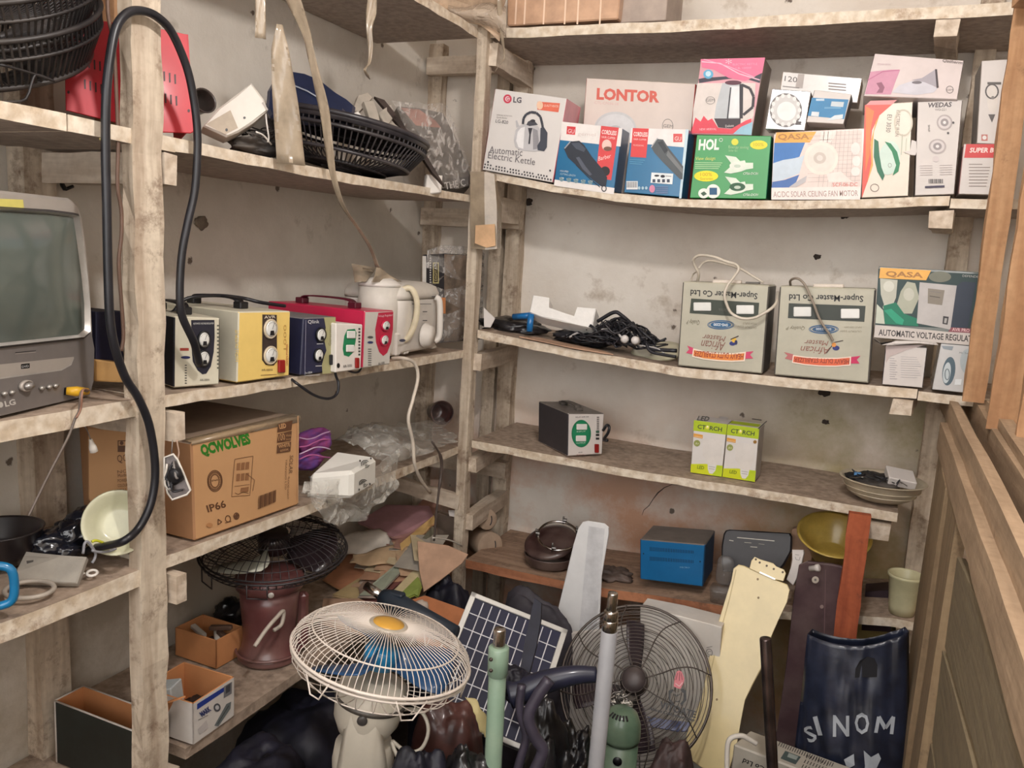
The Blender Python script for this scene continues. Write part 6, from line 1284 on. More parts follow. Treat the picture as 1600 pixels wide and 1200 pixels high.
# lamp bowl and black bulbs
c = at(*zp(ZJ, 735, 868), X=-1.065); n = V((.62,-.62,.42)).normalized(); CB = mat((216,214,184), rough=.35, coat=.3, var=.06, name='cream_bowl')
mb = MB(); mb.shell([(.022,-.022), (.03,-.02), (.036,-.01), (.047,.002), (.052,.006)], c, n, CB, 44, t=.002); r = mb.obj('lamp_bowl', None, 'cream round lamp bowl standing on edge behind the near post', 'bowl')
mb = MB(); mb.lathe([(.008,0), (.008,.001), (0,.001)], c-n*.0185+V((.006,.008,-.006)), n, BLACK, 20); mb.obj('hole', r)
BB = mat((28,30,40), rough=.2, coat=.5, var=.3, name='black_shiny_film')
rnd = random.Random(12); mb = MB(); c0 = at(*zp(ZJ, 500, 940), X=-1.15); c0.z = interp(TL4, c0.y)+.026
for dx, dy, dz, s_ in ((0,-.06,.0,.035), (.02,-.02,.012,.034), (0,.02,.02,.036), (.03,.03,.012,.028), (-.02,.0,.0,.034), (.03,-.05,-.012,.024)):
    mb.blob(c0+V((dx,dy,dz))*.8, (s_*.8, s_*1.0, s_*.62), BB, .22, int(s_*1e4)+int(dx*100), 4)
mb.obj('plastic_bag', None, 'lumpy shiny black plastic bag beside the cream lamp bowl', 'bag')
YG = mat((214,214,60), rough=.4); GW = mat((150,150,156), rough=.45)
mb = MB(); mb.tube(spline([at(*zp(ZJ, x, y), X=-1.055) for x, y in ((575,985), (600,978), (640,990), (670,1008), (700,1010), (725,1000))], 5), .0022, YG, 6); r = mb.obj('earth_wires', None, 'yellow and grey stripped wires at the end of the thick black cable', 'wires')
mb = MB(); mb.tube(spline([at(*zp(ZJ, x, y), X=-1.055) for x, y in ((520,1060), (528,1000), (548,985), (575,1020), (598,1060), (590,1095), (575,1118))], 5), .0022, GW, 6); mb.tube(spline([at(*zp(ZJ, x, y), X=-1.05) for x, y in ((575,1040), (620,1050), (680,1045), (725,1028))], 5), .0022, GW, 6); mb.obj('wire', r)
mb = MB(); c = at(*zp(ZJ, 575, 1126), X=-1.045); c.z = interp(TL4, c.y)+.003; mb.ring(c, (.2,-.2,1), .007, .0022, WHITE, 16); mb.box(c+V((-.012,-.012,-.001)), (.012,.012,.003), WHITE); mb.obj('cable_lug', None, 'little white ring lug lying at the front of the lower left shelf', 'lug')
# grey slab, ring, blue jug, dark pot at the left edge
def on4(x, y, dz=0): return onb(*zp(ZJ, x, y), TL4, dz)
a, b = on4(110,1235), on4(475,1245); mb = MB()
P = [at(*zp(ZJ, x, y), Z=z_) for x, y, z_ in ((100,1235,.984), (480,1245,.984), (540,1078,1.012), (400,1068,1.014), (160,1045,1.012), (90,1180,.995))]
n = (P[1]-P[0]).cross(P[2]-P[0]).normalized(); n = n if n.z > 0 else -n
mb.prism(P, n, .010, mat((166,160,150), rough=.5, var=.12, dust=.4, name='grey_plate'), b=.002); F = Face(mb, P[0], n, ZJ); F.poly([(165,1105), (210,1100), (200,1140), (215,1165), (160,1170), (170,1140)], ink(80,76,72)); F.line([(150,1075), (520,1095)], 3, ink(140,134,126)); mb.obj('grey_cover', None, 'grey plastic cover plate lying at the front of the lower left shelf', 'cover')
c = on4(180, 1290+70, .004); c = at(*zp((0,900,4), 185, 88), Z=.984); mb = MB(); mb.ring(c+V((0,0,.001)), (0,0,1), .033, .0036, mat((186,176,164), rough=.5, dust=.3, name='grey_ring_plastic'), 36, sy=.9); mb.obj('bezel_ring', None, 'round pale bezel ring lying flat at the shelf edge left of the near post', 'ring')
BLJ = mat((30,120,170), rough=.3, coat=.4, var=.08, name='blue_jug_plastic'); c = at(-60, 940, X=-1.05); c.z = .985; mb = MB(); mb.shell([(.028,0), (.030,.02), (.034,.075), (.036,.08), (.036,.084)], c, (0,0,1), BLJ, 32); r = mb.obj('cup', None, 'bright blue plastic cup at the very left edge of the lower shelf', 'cup')
mb = MB(); mb.tube(spline([c+V((.02,.03,.07)), c+V((.035,.045,.06)), c+V((.035,.045,.02)), c+V((.02,.03,.01))], 5), .006, BLJ, 8); mb.obj('handle', r)
c = at(-2, 850, X=-1.2); c.z = .985; mb = MB(); mb.shell([(.04,0), (.055,.02), (.062,.05), (.064,.052)], c, (0,0,1), mat((44,38,40), rough=.35, coat=.3, var=.2), 36); mb.obj('pot', None, 'dark round pot behind the blue cup at the left edge', 'pot')

# right half of that shelf: cloth, adapter, bag, mug ---------------------
PUR = mat((96,70,150), rough=.85, var=.2, col2=(150,60,110), scale=26, name='purple_knit')
c = at(492, 700, X=-1.10); r = thing('knitted_hats', None, None, c); bpy.data.objects.remove(r)
mb = MB()
for j, (x, y, s_) in enumerate(((490,690,.05), (478,718,.04))):
    c = at(x, y, X=-1.10); rows = []
    mb.blob(c, (.03,s_,.030 if j == 0 else .022), PUR, .14, 3+j, 4)
r = mb.obj('knitted_cloth', None, 'purple and magenta striped knitted cloth stuffed behind the big tan carton', 'cloth')
mb = MB()
for k, col in enumerate(((214,170,214), (206,110,170), (220,190,226), (206,110,170))):
    mb.tube(spline([at(468+i*12, 684+k*11+4*math.sin(i*1.2+k)-i*1.5, X=-1.066+.006*math.sin(i)) for i in range(5)], 5), .0016, mat(col, rough=.85), 5)
mb.obj('stripe', r)
# white adapter unit
def P4(x, y, z_): return at(*zp(ZK, x, y), Z=z_)
z4 = .974; fl, fr, br_ = P4(325,705,z4), P4(600,722,z4), P4(752,632,z4); bl_ = fl+(br_-fr)
h = .05; up = V((0,0,1)); hh = lambda p, x, y: V((p.x, p.y, z4+max(.03, (at(*zp(ZK, x, y), Y=p.y)).z-z4)))
AW = mat((232,230,222), rough=.45, var=.03, name='warm_white_plastic')
mb = MB(); mb.box8([fl, fr, br_, bl_, hh(fl,330,570), hh(fr,612,545), hh(br_,752,455), hh(bl_,480,410)], AW, .008)
n = (br_-fr).cross(up).normalized(); F = Face(mb, fr, n, ZK); dk = ink(60,60,60); F.base = .0006
for cx, cy in ((683,500), (672,620)):
    for rr in (8, 16, 26): F.line([(cx+rr*math.cos(a), cy+rr*.9*math.sin(a)) for a in (2.6,3.4,4.2,5.0,5.6)], 5, dk); F.line([(cx+rr*math.cos(a), cy+rr*.9*math.sin(a)) for a in (0.2,.9,1.6)], 4, dk)
for x, y in ((650,480), (718,465), (645,660), (712,625)): F.ell(x, y, 5, 7, dk)
F = Face(mb, fl, (fr-fl).cross(up), ZK); F.base = .0006; F.ell(335, 582, 5, 6, dk); F.ell(385, 690, 5, 6, ink(150,90,80)); F.line([(345,700), (400,712), (500,718), (590,700)], 3, ink(200,198,190))
r = mb.obj('power_adapter', None, 'white plastic power unit with round vents lying in the clear bag', 'adapter')
# clear bag over and below it
rnd = random.Random(31)
def crumple(pixrows, m, t=.0006, sub=3, amp=.008, seed=1, zmin=0):
    """sheet through a grid of (px, py, key, value) with crinkles"""
    from mathutils import noise as nz
    G = [[at(p[0], p[1], **{p[2]: p[3]}) for p in row] for row in pixrows]; G = [spline(row, sub) for row in G]; cols = list(zip(*G)); G2 = [spline(list(c_), sub) for c_ in cols]
    for row in G2:
        for i, p in enumerate(row):
            q = p*22+V((seed*3.1, seed, 0)); row[i] = p+V((nz.noise(q), nz.noise(q+V((5,5,5))), nz.noise(q+V((9,1,4)))))*amp+V((abs(nz.noise(p*50)),)*3)*amp*.5
            if row[i].z < zmin: row[i].z = zmin+.002*abs(nz.noise(p*60))
    return MB().sheet(G2, m, t)
BAGF = film_mat('clear_bag', (232,230,222), base=.16, streak=.62, scale=26, rough=.1)
r = crumple([[(530,678,'X',-1.25), (590,665,'X',-1.25), (650,665,'X',-1.22), (690,670,'X',-1.2)], [(525,690,'X',-1.12), (580,672,'X',-1.12), (655,690,'X',-1.1), (698,674,'X',-1.1)], [(590,720,'X',-1.06), (620,690,'X',-1.04), (672,712,'X',-1.03), (708,690,'X',-1.05)], [(600,735,'X',-1.012), (640,725,'X',-1.01), (690,720,'X',-1.01), (710,710,'X',-1.01)]], BAGF, amp=.022, seed=2, sub=6, zmin=.988)
r = r.obj('plastic_bag', None, 'clear crinkled plastic bag spread over the right half of the lower left shelf', 'bag')
m2 = crumple([[(470,770,'X',-1.005), (520,785,'X',-1.004), (580,790,'X',-1.003), (620,745,'X',-1.003)], [(480,780,'X',-1.0), (530,800,'X',-.998), (590,790,'X',-.996), (622,755,'X',-.998)], [(498,812,'X',-.998), (540,808,'X',-.994), (590,792,'X',-.994), (610,770,'X',-.997)], [(512,826,'X',-.998), (545,815,'X',-.995), (580,800,'X',-.996), (600,786,'X',-.998)]], BAGF, amp=.012, seed=5, sub=6)
m2.obj('skirt', r)
m3 = crumple([[(478,752,'X',-1.0), (540,745,'X',-.985), (600,720,'X',-1.0), (625,700,'X',-1.03)], [(474,768,'X',-.998), (520,780,'X',-.985), (590,778,'X',-.99), (618,745,'X',-1.0)], [(470,772,'X',-1.0), (520,790,'X',-.99), (585,790,'X',-.994), (618,752,'X',-1.0)]], BAGF, amp=.008, seed=8, sub=6)
m3.obj('fold', r)
# brown mug on its side
c = at(691, 645, X=-1.17); n = V((.72,-.62,.12)).normalized(); MG = mat((92,62,58), rough=.3, coat=.5, var=.2, dust=.3, name='brown_glaze')
mb = MB(); mb.shell([(.024,-.066), (.0275,-.06), (.029,-.02), (.030,-.016), (.036,-.012), (.037,0), (.036,.002)], c, n, MG, 36, t=.003); r = mb.obj('pipe_cap', None, 'brown glazed pot lying on its side in the corner of the lower left shelf', 'pot'); r.name = 'glazed_pot'
# ------------------------------------------------------------------ lowest left shelf
def open_box(name, label, near, right, leftlen, rim, tab, m_out, m_in, art=None, h=None, t=.003, group='open cartons on the lowest shelf'):
    N, R_ = (near, right) if isinstance(near, V) else (onb(*near, tab, .001), onb(*right, tab, .001)); x = (R_-N); x.z = 0; L_ = x.normalized().cross(V((0,0,1))); L_ = -L_ if L_.x > 0 or L_.dot(V((-1,-1,0))) < 0 else L_
    L_ = V((-x.y, x.x, 0)).normalized()*leftlen; H = h or (onp(*rim, N, V((x.y, -x.x, 0)).normalized())-N).z
    c = [N, R_, R_+L_, N+L_]; cc = sum(c, V())/4; root = thing(name, label, 'box', cc, group); up = V((0,0,H)); F = None
    for i, nm in enumerate(('front', 'side', 'back', 'side')):
        a, b = c[i], c[(i+1) % 4]; ins = (cc-(a+b)/2).normalized()*t; mb = MB(); mb.box8([a, b, b+ins, a+ins, a+up, b+up, b+ins+up, a+ins+up], m_out, .0005, {2: m_in, 4: m_in})
        if art and i in art: F = Face(mb, a, (b-a).cross(V((0,0,1))), (0,900,4)); art[i](F)
        mb.obj(nm, root)
    mb = MB(); f = [p.lerp(cc, .02)+V((0,0,.002)) for p in c]; mb.prism(f, V((0,0,1)), .002, m_in); mb.obj('bottom', root); return root, c, H
CIN = mat((206,142,92), rough=.75, var=.08, scale=9, name='card_inside_warm')
r_, c_, H_ = open_box('open_carton', 'small open tan carton with scraps in it beside the maroon motor', (338,1046), (380,1022), .115, (338,1000), TL5, CIN, CIN, h=.062)
rnd = random.Random(5); cc = sum(c_, V())/4
for i in range(4):
    mb = MB(); p = cc+V((rnd.uniform(-.03,.03), rnd.uniform(-.03,.03), .03+.006*i)); a = rnd.uniform(0, 3); mb.box(p, (.05,.012,.01), WHITE_D if i % 2 == 0 else mat((110,84,70), rough=.5), (V((math.cos(a), math.sin(a), .1)).normalized(), V((-math.sin(a), math.cos(a), 0)), V((0,0,1))), .002); mb.obj('plastic_scrap', None, ('white strip', 'brown strip', 'second white strip from the bottom', 'topmost brown strip')[i]+' of plastic lying in the small open tan carton', 'scrap', 'scraps in the open cartons')
mb = MB(); mb.blob(cc+V((0,0,.020)), (.022,.028,.014), mat((90,62,50), rough=.6, var=.3), .35, 3, 3); mb.obj('scrap_heap', None, 'brown jumble of small parts filling the small tan carton', 'scraps', kind='stuff')
WB = mat((214,207,200), rough=.45, var=.05, name='white_print_card')
def d_mark(F):
    F.base = .0006; F.poly([(1232,800), (1400,694), (1400,722), (1232,836)], ink(40,60,140)); F.poly([(1400,690), (1450,660), (1448,735), (1398,765)], ink(120,118,120)); F.poly([(1412,690), (1440,672), (1438,720), (1410,738)], ink(70,70,74))
    F.text('MARK', 1262, 880, 1322, 838, 30, ink(50,60,110), bold=.04); F.ell(1357, 822, 22, 26, ink(90,90,96)); F.ell(1357, 822, 12, 14, ink(190,190,190)); F.poly([(1340,935), (1415,800), (1445,785), (1440,830), (1365,940)], ink(110,116,116)); F.line([(1360,925), (1430,810)], 5, ink(60,64,64)); F.line([(1240,900), (1300,870)], 4, GR); F.poly([(1235,960), (1290,900), (1300,950), (1250,990)], ink(196,188,184))
def d_side(F):
    F.base = .0006
r_, c_, H_ = open_box('open_carton', 'open white and blue printed carton with a tan inside right of the near post', (302,1165), (366,1119), .12, (301,1100), TL5, WB, CIN, {0: d_mark})
mb = MB(); cc = sum(c_, V())/4; mb.box(cc+V((-.02,-.03,.02)), (.05,.04,.06), mat((190,196,196), rough=.5), (V((.9,.3,.2)).normalized(), V((-.3,.9,0)).normalized(), V((-.15,0,1)).normalized()), .002); mb.obj('grey_box', None, 'pale grey plastic piece standing in the printed carton', 'plastic piece')
mb = MB(); mb.blob(cc+V((.005,.008,.024)), (.026,.030,.016), mat((60,48,46), rough=.6, var=.3), .4, 3, 3); mb.obj('scrap_heap', None, 'dark jumble of parts filling the white and blue printed carton', 'scraps', kind='stuff')
GBX = mat((34,42,40), rough=.4, var=.2, name='dark_green_print')
def d_dk(F):
    F.base = .0006
r_, c_, H_ = open_box('open_carton', 'open dark green printed carton with white edges at the foot of the near post', V((-1.062,.935,.547)), V((-1.062,.993,.547)), .20, (206,1142), TL5, GBX, CIN, h=.120)
mb = MB(); mb.sheet([[V((-1.060,.965,.665)), V((-1.058,.992,.668))], [V((-1.05,.975,.70)), V((-1.045,.998,.70))], [V((-1.02,.985,.715)), V((-1.02,1.0,.712))]], CIN, .003, False); mb.obj('flap', r_)
c = sum(c_, V())/4
for i in range(4):
    a, b = c_[i], c_[(i+1) % 4]; mb = MB(); up = V((0,0,H_)); mb.tube([a+up, b+up], .0018, WB, 5); mb.tube([a, a+up], .0018, WB, 5); mb.obj('edging', r_)
mb = MB(); mb.blob(c+V((0,0,.03)), (.055,.016,.02), mat((50,38,40), rough=.6, var=.3), .4, 8, 3); mb.obj('scrap_heap', None, 'dark jumble of parts filling the dark green carton', 'scraps', kind='stuff')
# loose battens under the open cartons
# maroon motor housing with fan guard on top
MR = mat((112,66,66), rough=.32, coat=.3, var=.1, dust=.25, name='maroon_enamel')
c = onb(432, 1042, TL5); c = c+V((-.045,.03,0)); c.z = .617
H = .185; r = thing('fan_motor', 'maroon fan motor housing standing on the lowest left shelf', 'fan', c)
mb = MB(); mb.lathe([(.062,0), (.066,.006), (.064,.016), (.058,.022), (.054,.05), (.055,.075), (.060,.12), (.062,H*.86)], c, (0,0,1), MR, 44); mb.obj('body', r)
mb = MB(); mb.lathe([(.064,H*.86), (.070,H*.87), (.070,H*1.0), (.064,H*1.02), (.03,H*1.03), (0,H*1.03)], c, (0,0,1), MR, 44); mb.obj('collar', r)
mb = MB(); mb.ring(c+V((0,0,.02)), (0,0,1), .068, .003, MR, 44); mb.obj('base_ring', r)
mb = MB(); p = at(395, 930, X=c.x+.05); mb.lathe([(.006,0), (.006,.004), (0,.005)], c+V((.045,-.050,H*.9)), V((.7,-.7,0)), WHITE, 14); mb.obj('screw', r)
mb = MB(); q = [at(x, y, X=-1.045) for x, y in ((398,1010), (415,985), (432,965), (443,955), (440,975), (428,985))]; mb.tube(spline(q, 5), .0042, mat((196,184,170), rough=.5), 8); mb.obj('cord', r)
mb = MB(); o_ = c+V((.052,.045,.02)); mb.box(o_, (.022,.022,.12), MR, b=.006); mb.obj('bracket', r)
# wire guard with blade
c2 = at(428, 872, X=-1.14); c2.z = .617+H+.035; n = V((.06,-.10,1)).normalized(); GU = mat((70,66,68), rough=.35, metal=.5, var=.2, name='grey_wire'); fr_ = thing('fan_guard', 'dark wire fan guard with a blade, lying on the maroon motor housing', 'fan guard', c2)
mb = MB(); fan_guard(mb, c2, n, .155, -.035, GU, 60, wire=.0010, rings=3, rimr=.0024, hub=.03); mb.obj('lower_grille', fr_)
mb = MB(); fan_guard(mb, c2+n*.006, n, .152, .036, GU, 56, wire=.0009, rings=3, rimr=.0022, hub=.035); mb.obj('upper_grille', fr_)
BLD = mat((206,206,190), rough=.4, var=.06, name='pale_blade'); rr, uu, nn = basis(n)
for k, (a0, m_) in enumerate(((2.6, mat((44,34,38), rough=.3, coat=.5)), (4.7, BLD), (.5, mat((44,34,38), rough=.3, coat=.5)))):
    mb = MB(); rows = []
    for i in range(7):
        f = i/6; Rr = .03+.105*f; wd = .35+.35*math.sin(f*2.4); rows.append([c2+(rr*math.cos(a0+wd*t)+uu*math.sin(a0+wd*t))*Rr+n*(.004+.02*t) for t in (-.9, -.45, 0, .45, .9)])
    mb.sheet(rows, m_, .002); mb.obj('blade', fr_)
mb = MB(); mb.lathe([(.034,.0), (.034,.03), (.028,.037), (0,.038)], c2, n, mat((50,40,42), rough=.3, coat=.4), 30); mb.obj('hub', fr_)
for a in (3.6, 4.4, 5.2, 2.7):
    mb = MB(); e = c2+(rr*math.cos(a)+uu*math.sin(a))*.155; t_ = (-rr*math.sin(a)+uu*math.cos(a))*.02; mb.tube([e-t_, e-t_-n*.03, e+t_-n*.03, e+t_], .0016, GU, 6); mb.obj('clip', fr_)
# blackened shape behind motor
mb = MB(); c = at(362, 950, X=-1.27); c.z = .655; mb.blob(c, (.03,.04,.032), BAG, .25, 14, 4); mb.obj('plastic_bag', None, 'black bag pushed against the left wall behind the maroon motor housing', 'bag')
# heap of papers and card on the right of the lowest shelf
def PM(*c): return mat(c, rough=.75, var=.12, scale=12, name='old_paper')
zz = .62
GP = 'papers and cards heaped on the lowest left shelf'
PAP = [
 ([(505,905,.63), (560,850,.66), (640,800,.70), (660,830,.69), (590,905,.65), (540,925,.63)], (196,140,110), 'rust brown card at the left end of the paper heap'),
 ([(520,930,.635), (600,880,.655), (655,845,.67), (662,860,.665), (610,905,.645), (560,938,.63)], (206,170,138), 'tan folded paper under the white crumpled sheet'),
 ([(555,942,.64), (640,872,.675), (668,872,.675), (600,930,.65), (575,950,.64)], (120,74,70), 'dark maroon card strip in the paper heap'),
 ([(590,950,.645), (648,890,.68), (662,888,.68), (656,918,.66), (620,950,.645)], (200,190,150), 'pale yellowish card strip in the paper heap'),
 ([(610,945,.65), (655,900,.675), (660,915,.67), (655,930,.66), (650,928,.66)], (150,160,70), 'lime green leaflet at the front of the paper heap'),
 ([(560,930,.655), (620,880,.685), (642,876,.685), (590,930,.66)], (170,162,150), 'grey folded newspaper in the paper heap'),
 ([(605,845,.70), (660,780,.745), (680,786,.745), (678,800,.74), (640,840,.715), (620,850,.705)], (176,130,124), 'pinkish brown newspaper on top of the heap'),
 ([(560,815,.715), (605,788,.745), (672,790,.75), (678,806,.745), (640,832,.72), (615,838,.715)], (186,140,134), 'faded pink magazine at the back of the heap'),
 ([(625,850,.712), (678,806,.745), (680,815,.74), (640,855,.705), (628,862,.70)], (214,170,120), 'orange tan card edge beneath the pink magazine'),
 ([(640,865,.70), (676,822,.735), (680,830,.73), (650,870,.695)], (120,108,100), 'dark grey card wedged at the right of the heap'),
]
for i, (pts, col, lab) in enumerate(PAP):
    P = [at(x, y, Z=z_) for x, y, z_ in pts]; n = V((0,0,1)); rnd = random.Random(i); mb = MB()
    for k in range(3): o_ = V((rnd.uniform(-.004,.004), rnd.uniform(-.004,.004), -.0026*k)); mb.prism([p+o_+V((0,0,rnd.uniform(-.0008,.0008))) for p in P], n, .0016, PM(*[min(255, v+rnd.randint(-8, 8)) for v in col]))
    mb.obj('paper_stack', None, lab, 'paper', GP)
for i in range(24):
    x, y = rnd.uniform(560, 665), 0; y = 905-(x-560)*.75+rnd.uniform(-18, 30); z_ = .632+.10*(1-abs(y-840)/120)*max(0, (x-540)/130); p = at(x, y, Z=max(.63, z_)); a = rnd.uniform(.1, .7)
    X_ = V((math.cos(a), math.sin(a), rnd.uniform(-.1, .15))).normalized(); Y_ = V((-math.sin(a), math.cos(a), rnd.uniform(0, .25))).normalized(); w_, l_ = rnd.uniform(.03, .05), rnd.uniform(.05, .09)
    P = [p+X_*a_*w_*rnd.uniform(.8, 1.1)+Y_*b_*l_*rnd.uniform(.8, 1.1) for a_, b_ in ((-1,-1), (1,-1), (1,1), (-1,1))]; mb = MB()
    if min(q.z for q in P) < .622: P = [q+V((0,0,.622-min(k.z for k in P))) for q in P]
    mb.prism(P, V((0,0,1)), .0015, PM(*rnd.choice([(206,170,138), (190,176,160), (176,136,120), (214,196,160), (150,124,108), (196,150,120), (170,162,150)])))
    mb.obj('old_paper', None, 'thin old sheet among the loose sheets of the paper heap on the lowest left shelf', 'paper', GP)
m4 = crumple([[(522,845,'Z',.70), (570,828,'Z',.72), (592,826,'Z',.72)], [(528,858,'Z',.685), (580,850,'Z',.70), (610,848,'Z',.70)], [(540,868,'Z',.675), (590,868,'Z',.685), (622,862,'Z',.685)]], PM(226,218,206), amp=.012, seed=4, sub=5, t=.001)
m4.obj('crumpled_paper', None, 'crumpled white sheet of paper on the heap beside the fan guard', 'paper')
m4 = crumple([[(550,872,'Z',.68), (600,856,'Z',.695), (640,858,'Z',.70)], [(545,888,'Z',.66), (600,880,'Z',.68), (628,872,'Z',.69)]], PM(206,176,140), amp=.014, seed=6, sub=6, t=.001)
m4.obj('crumpled_paper', None, 'crumpled brown wrapping paper in the middle of the heap', 'paper')
prism_at([(652,845), (700,852), (732,866), (722,880), (690,905), (662,925), (655,890)], None, .004, BC, 'cardboard_piece', 'large tan cardboard piece jutting out in front of the corner post', 'cardboard', P0=at(665,910,X=-.97), n=(.35,-.6,.6))
prism_at([(682,800), (726,815), (722,848), (684,842)], 2.08, .03, mat((150,130,114), rough=.75, var=.1), 'carton', 'dusty grey brown carton end behind the corner post', 'box', n=(.1,-1,.1))
prism_at([(700,797), (712,797), (728,803), (712,808), (702,806)], 2.0, .001, WHT2, 'card', 'white paper scrap on the dusty carton behind the corner post', 'paper', n=(.1,-.6,.8))
mb = MB(); mb.tube(spline([at(*p, X=-.985) for p in ((676,840), (690,842), (705,845), (722,853))], 4), .0022, WHITE_D, 6); mb.obj('white_wire', None, 'short white wire lying along the top of the tan cardboard piece', 'cable')
mb = MB(); mb.tube(spline([at(*p, X=-1.005) for p in ((675,690), (688,712), (690,735), (686,765), (682,800), (678,845))], 5), [.003]*5+[.005]*10+[.0035]*11, mat((90,78,72), rough=.35, coat=.4), 6); mb.obj('dark_strap', None, 'dark strap hanging from the lower left shelf before the paper heap', 'strap')
# ------------------------------------------------------------------ things standing and leaning in the middle of the floor
def pd(x, y, D): return at(x, y, D=D)
def nimg(px_, py_, a, b, c):
    """direction given by its parts to the right, up and toward the viewer, at a pixel"""
    f = ray(px_, py_).normalized(); u = (UP-f*UP.dot(f)).normalized(); r = f.cross(u).normalized(); return (r*a+u*b-f*c).normalized()
IVORY = mat((214,206,190), rough=.4, var=.06, dust=.3, name='ivory_plastic'); WWIRE = mat((232,220,208), rough=.4, var=.05, name='white_wire')
c = pd(596, 1022, 1.46); n = nimg(596, 1022, .22, .88, .42); R_ = .158
ft = thing('pedestal_fan', 'white wire pedestal fan with a yellow hub badge tipped face up in the foreground', 'fan', V((c.x, c.y, 0)))
mb = MB(); fan_guard(mb, c+n*.004, n, R_, .052, WWIRE, 92, wire=.00085, rings=0, rimr=.003, hub=.034)
rr, uu, nn = basis(n)
def dome(a, f, R0=R_, dep=.052, hub=.034): return c+n*.004+(rr*math.cos(a)+uu*math.sin(a))*(hub+(R0-hub)*math.sin(f*math.pi/2))+n*dep*math.cos(f*math.pi/2)**.9
mb.tube([dome(2*math.pi*i/60, .56) for i in range(60)], .0016, WWIRE, 5, closed=True); mb.obj('front_guard', ft)
mb = MB(); mb.lathe([(.036,0), (.037,.003), (.030,.007), (.026,.006)], c+n*.052, n, mat((196,186,170), rough=.35, coat=.3), 36); mb.obj('badge_ring', ft)
mb = MB(); mb.lathe([(.0285,0), (.0275,.003), (.015,.006), (0,.007)], c+n*.056, n, mat((222,168,70), rough=.35, coat=.3, var=.06, name='yellow_badge'), 36); mb.obj('badge', ft)
mb = MB(); fan_guard(mb, c-n*.004, n, R_*.99, -.05, WWIRE, 30, wire=.0011, rings=1, rimr=.0026, hub=.06); mb.obj('rear_guard', ft)
for a in range(6):
    t = a*math.pi/3+.35; e = lambda t_, q=R_: c+(rr*math.cos(t_)+uu*math.sin(t_))*q
    mb = MB(); mb.tube([e(t-.16), e(t-.05, R_*.97)-n*.035, e(t+.08, R_*.97)-n*.035, e(t+.18)], .0016, WWIRE, 5); mb.obj('clip', ft)
BLB = mat((40,84,130), rough=.35, coat=.3, var=.08, alpha=.9, name='blue_blade')
for k in range(3):
    a0 = 4.55+k*2.094; mb = MB(); rows = []
    for i in range(7):
        f = i/6; q = .024+.105*f; wd = .30+.22*math.sin(f*2.6); rows.append([c+(rr*math.cos(a0+wd*t)+uu*math.sin(a0+wd*t))*q+n*(-.002+.018*t) for t in (-1, -.5, 0, .5, 1)])
    mb.sheet(rows, BLB, .002); mb.obj('blade', ft)
mb = MB(); mb.lathe([(.030,-.02), (.031,.008), (.026,.014), (0,.015)], c, n, mat((36,140,196), rough=.3, coat=.4), 30); mb.obj('hub', ft)
# motor head and swivel
m0 = c-n*.05; m1 = c-n*.13; mb = MB(); mb.lathe([(.045,0), (.060,-.006), (.062,-.04), (.058,-.07), (.045,-.095), (.02,-.105), (0,-.106)], m0, n, IVORY, 40); mb.obj('motor_housing', ft)
mb = MB(); mb.lathe([(.0635,-.028), (.0635,-.036)], m0, n, mat((90,84,78), rough=.4), 40)
mb.obj('seam', ft)
foot = pd(566, 1230, 1.50); base = V((foot.x, foot.y, 0)); neck = m0-n*.07
mb = MB(); fw = V((.45,-.9,0)).normalized(); sd = V((.9,.45,0))
k = [(neck+fw*.045+V((0,0,.055)), .020), (neck+fw*.05+V((0,0,0)), .030), (neck+fw*.042+V((0,0,-.08)), .042), (V((base.x, base.y, neck.z-.16))+fw*.02, .05)]
rows = [[p-sd*w_+fw*-.006, p-sd*w_*.8+fw*.004, p+sd*w_*.8+fw*.004, p+sd*w_-fw*.006] for p, w_ in k]; mb.sheet(rows, IVORY, .008); mb.obj('swivel_arm', ft)
mb = MB(); mb.lathe([(.009,0), (.009,.006), (.006,.008), (0,.008)], neck+fw*.056+V((0,0,.03)), fw, mat((70,66,64), rough=.4), 18); mb.obj('pivot_screw', ft)
top = neck.z-.05; mb = MB(); mb.lathe([(.075,0), (.075,.02), (.05,.04), (.028,.06), (.028,top-.22), (.04,top-.18), (.052,top-.10), (.055,top-.03), (.05,top)], base, (0,0,1), IVORY, 36); mb.obj('stand', ft)
mb = MB(); q = [pd(x, y, D_) for x, y, D_ in ((620,1110,1.52), (640,1108,1.5), (658,1112,1.49), (668,1130,1.48), (668,1150,1.48), (658,1170,1.48), (640,1176,1.48), (625,1168,1.48), (612,1158,1.48), (620,1180,1.47), (632,1200,1.47), (636,1215,1.47))]; mb.tube(spline(q, 5), .0035, IVORY, 8); mb.obj('cord', ft)
# poles
def pole(name, label, segs, x0, y0, D, foot_px, cat='pole'):
    t = pd(x0, y0, D); b = t.copy(); q = at(foot_px[0], foot_px[1], Y=t.y+foot_px[2]); d = (q-t).normalized(); L_ = t.z/-d.z; r = thing(name, label, cat, t+d*L_)
    for nm, a, b_, rad_, m_ in segs:
        mb = MB(); b2 = L_ if b_ is None else b_; mb.tube([t+d*a, t+d*(a+.002), t+d*(b2-.002), t+d*b2], [rad_*.9, rad_, rad_, rad_*.9], m_, 20); mb.obj(nm, r)
    return r, t, d
GRN = mat((142,168,146), rough=.35, coat=.3, var=.06, dust=.2, name='pale_green_enamel')
r, t, d = pole('stand_pole', 'pale green fan pole with a chrome top beside the white pedestal fan', [('chrome_tip', 0, .05, .0105, CHROME), ('collar', .033, .085, .018, GRN), ('tube', .08, None, .0155, GRN)], 781, 982, 1.42, (770, 1200, 0))
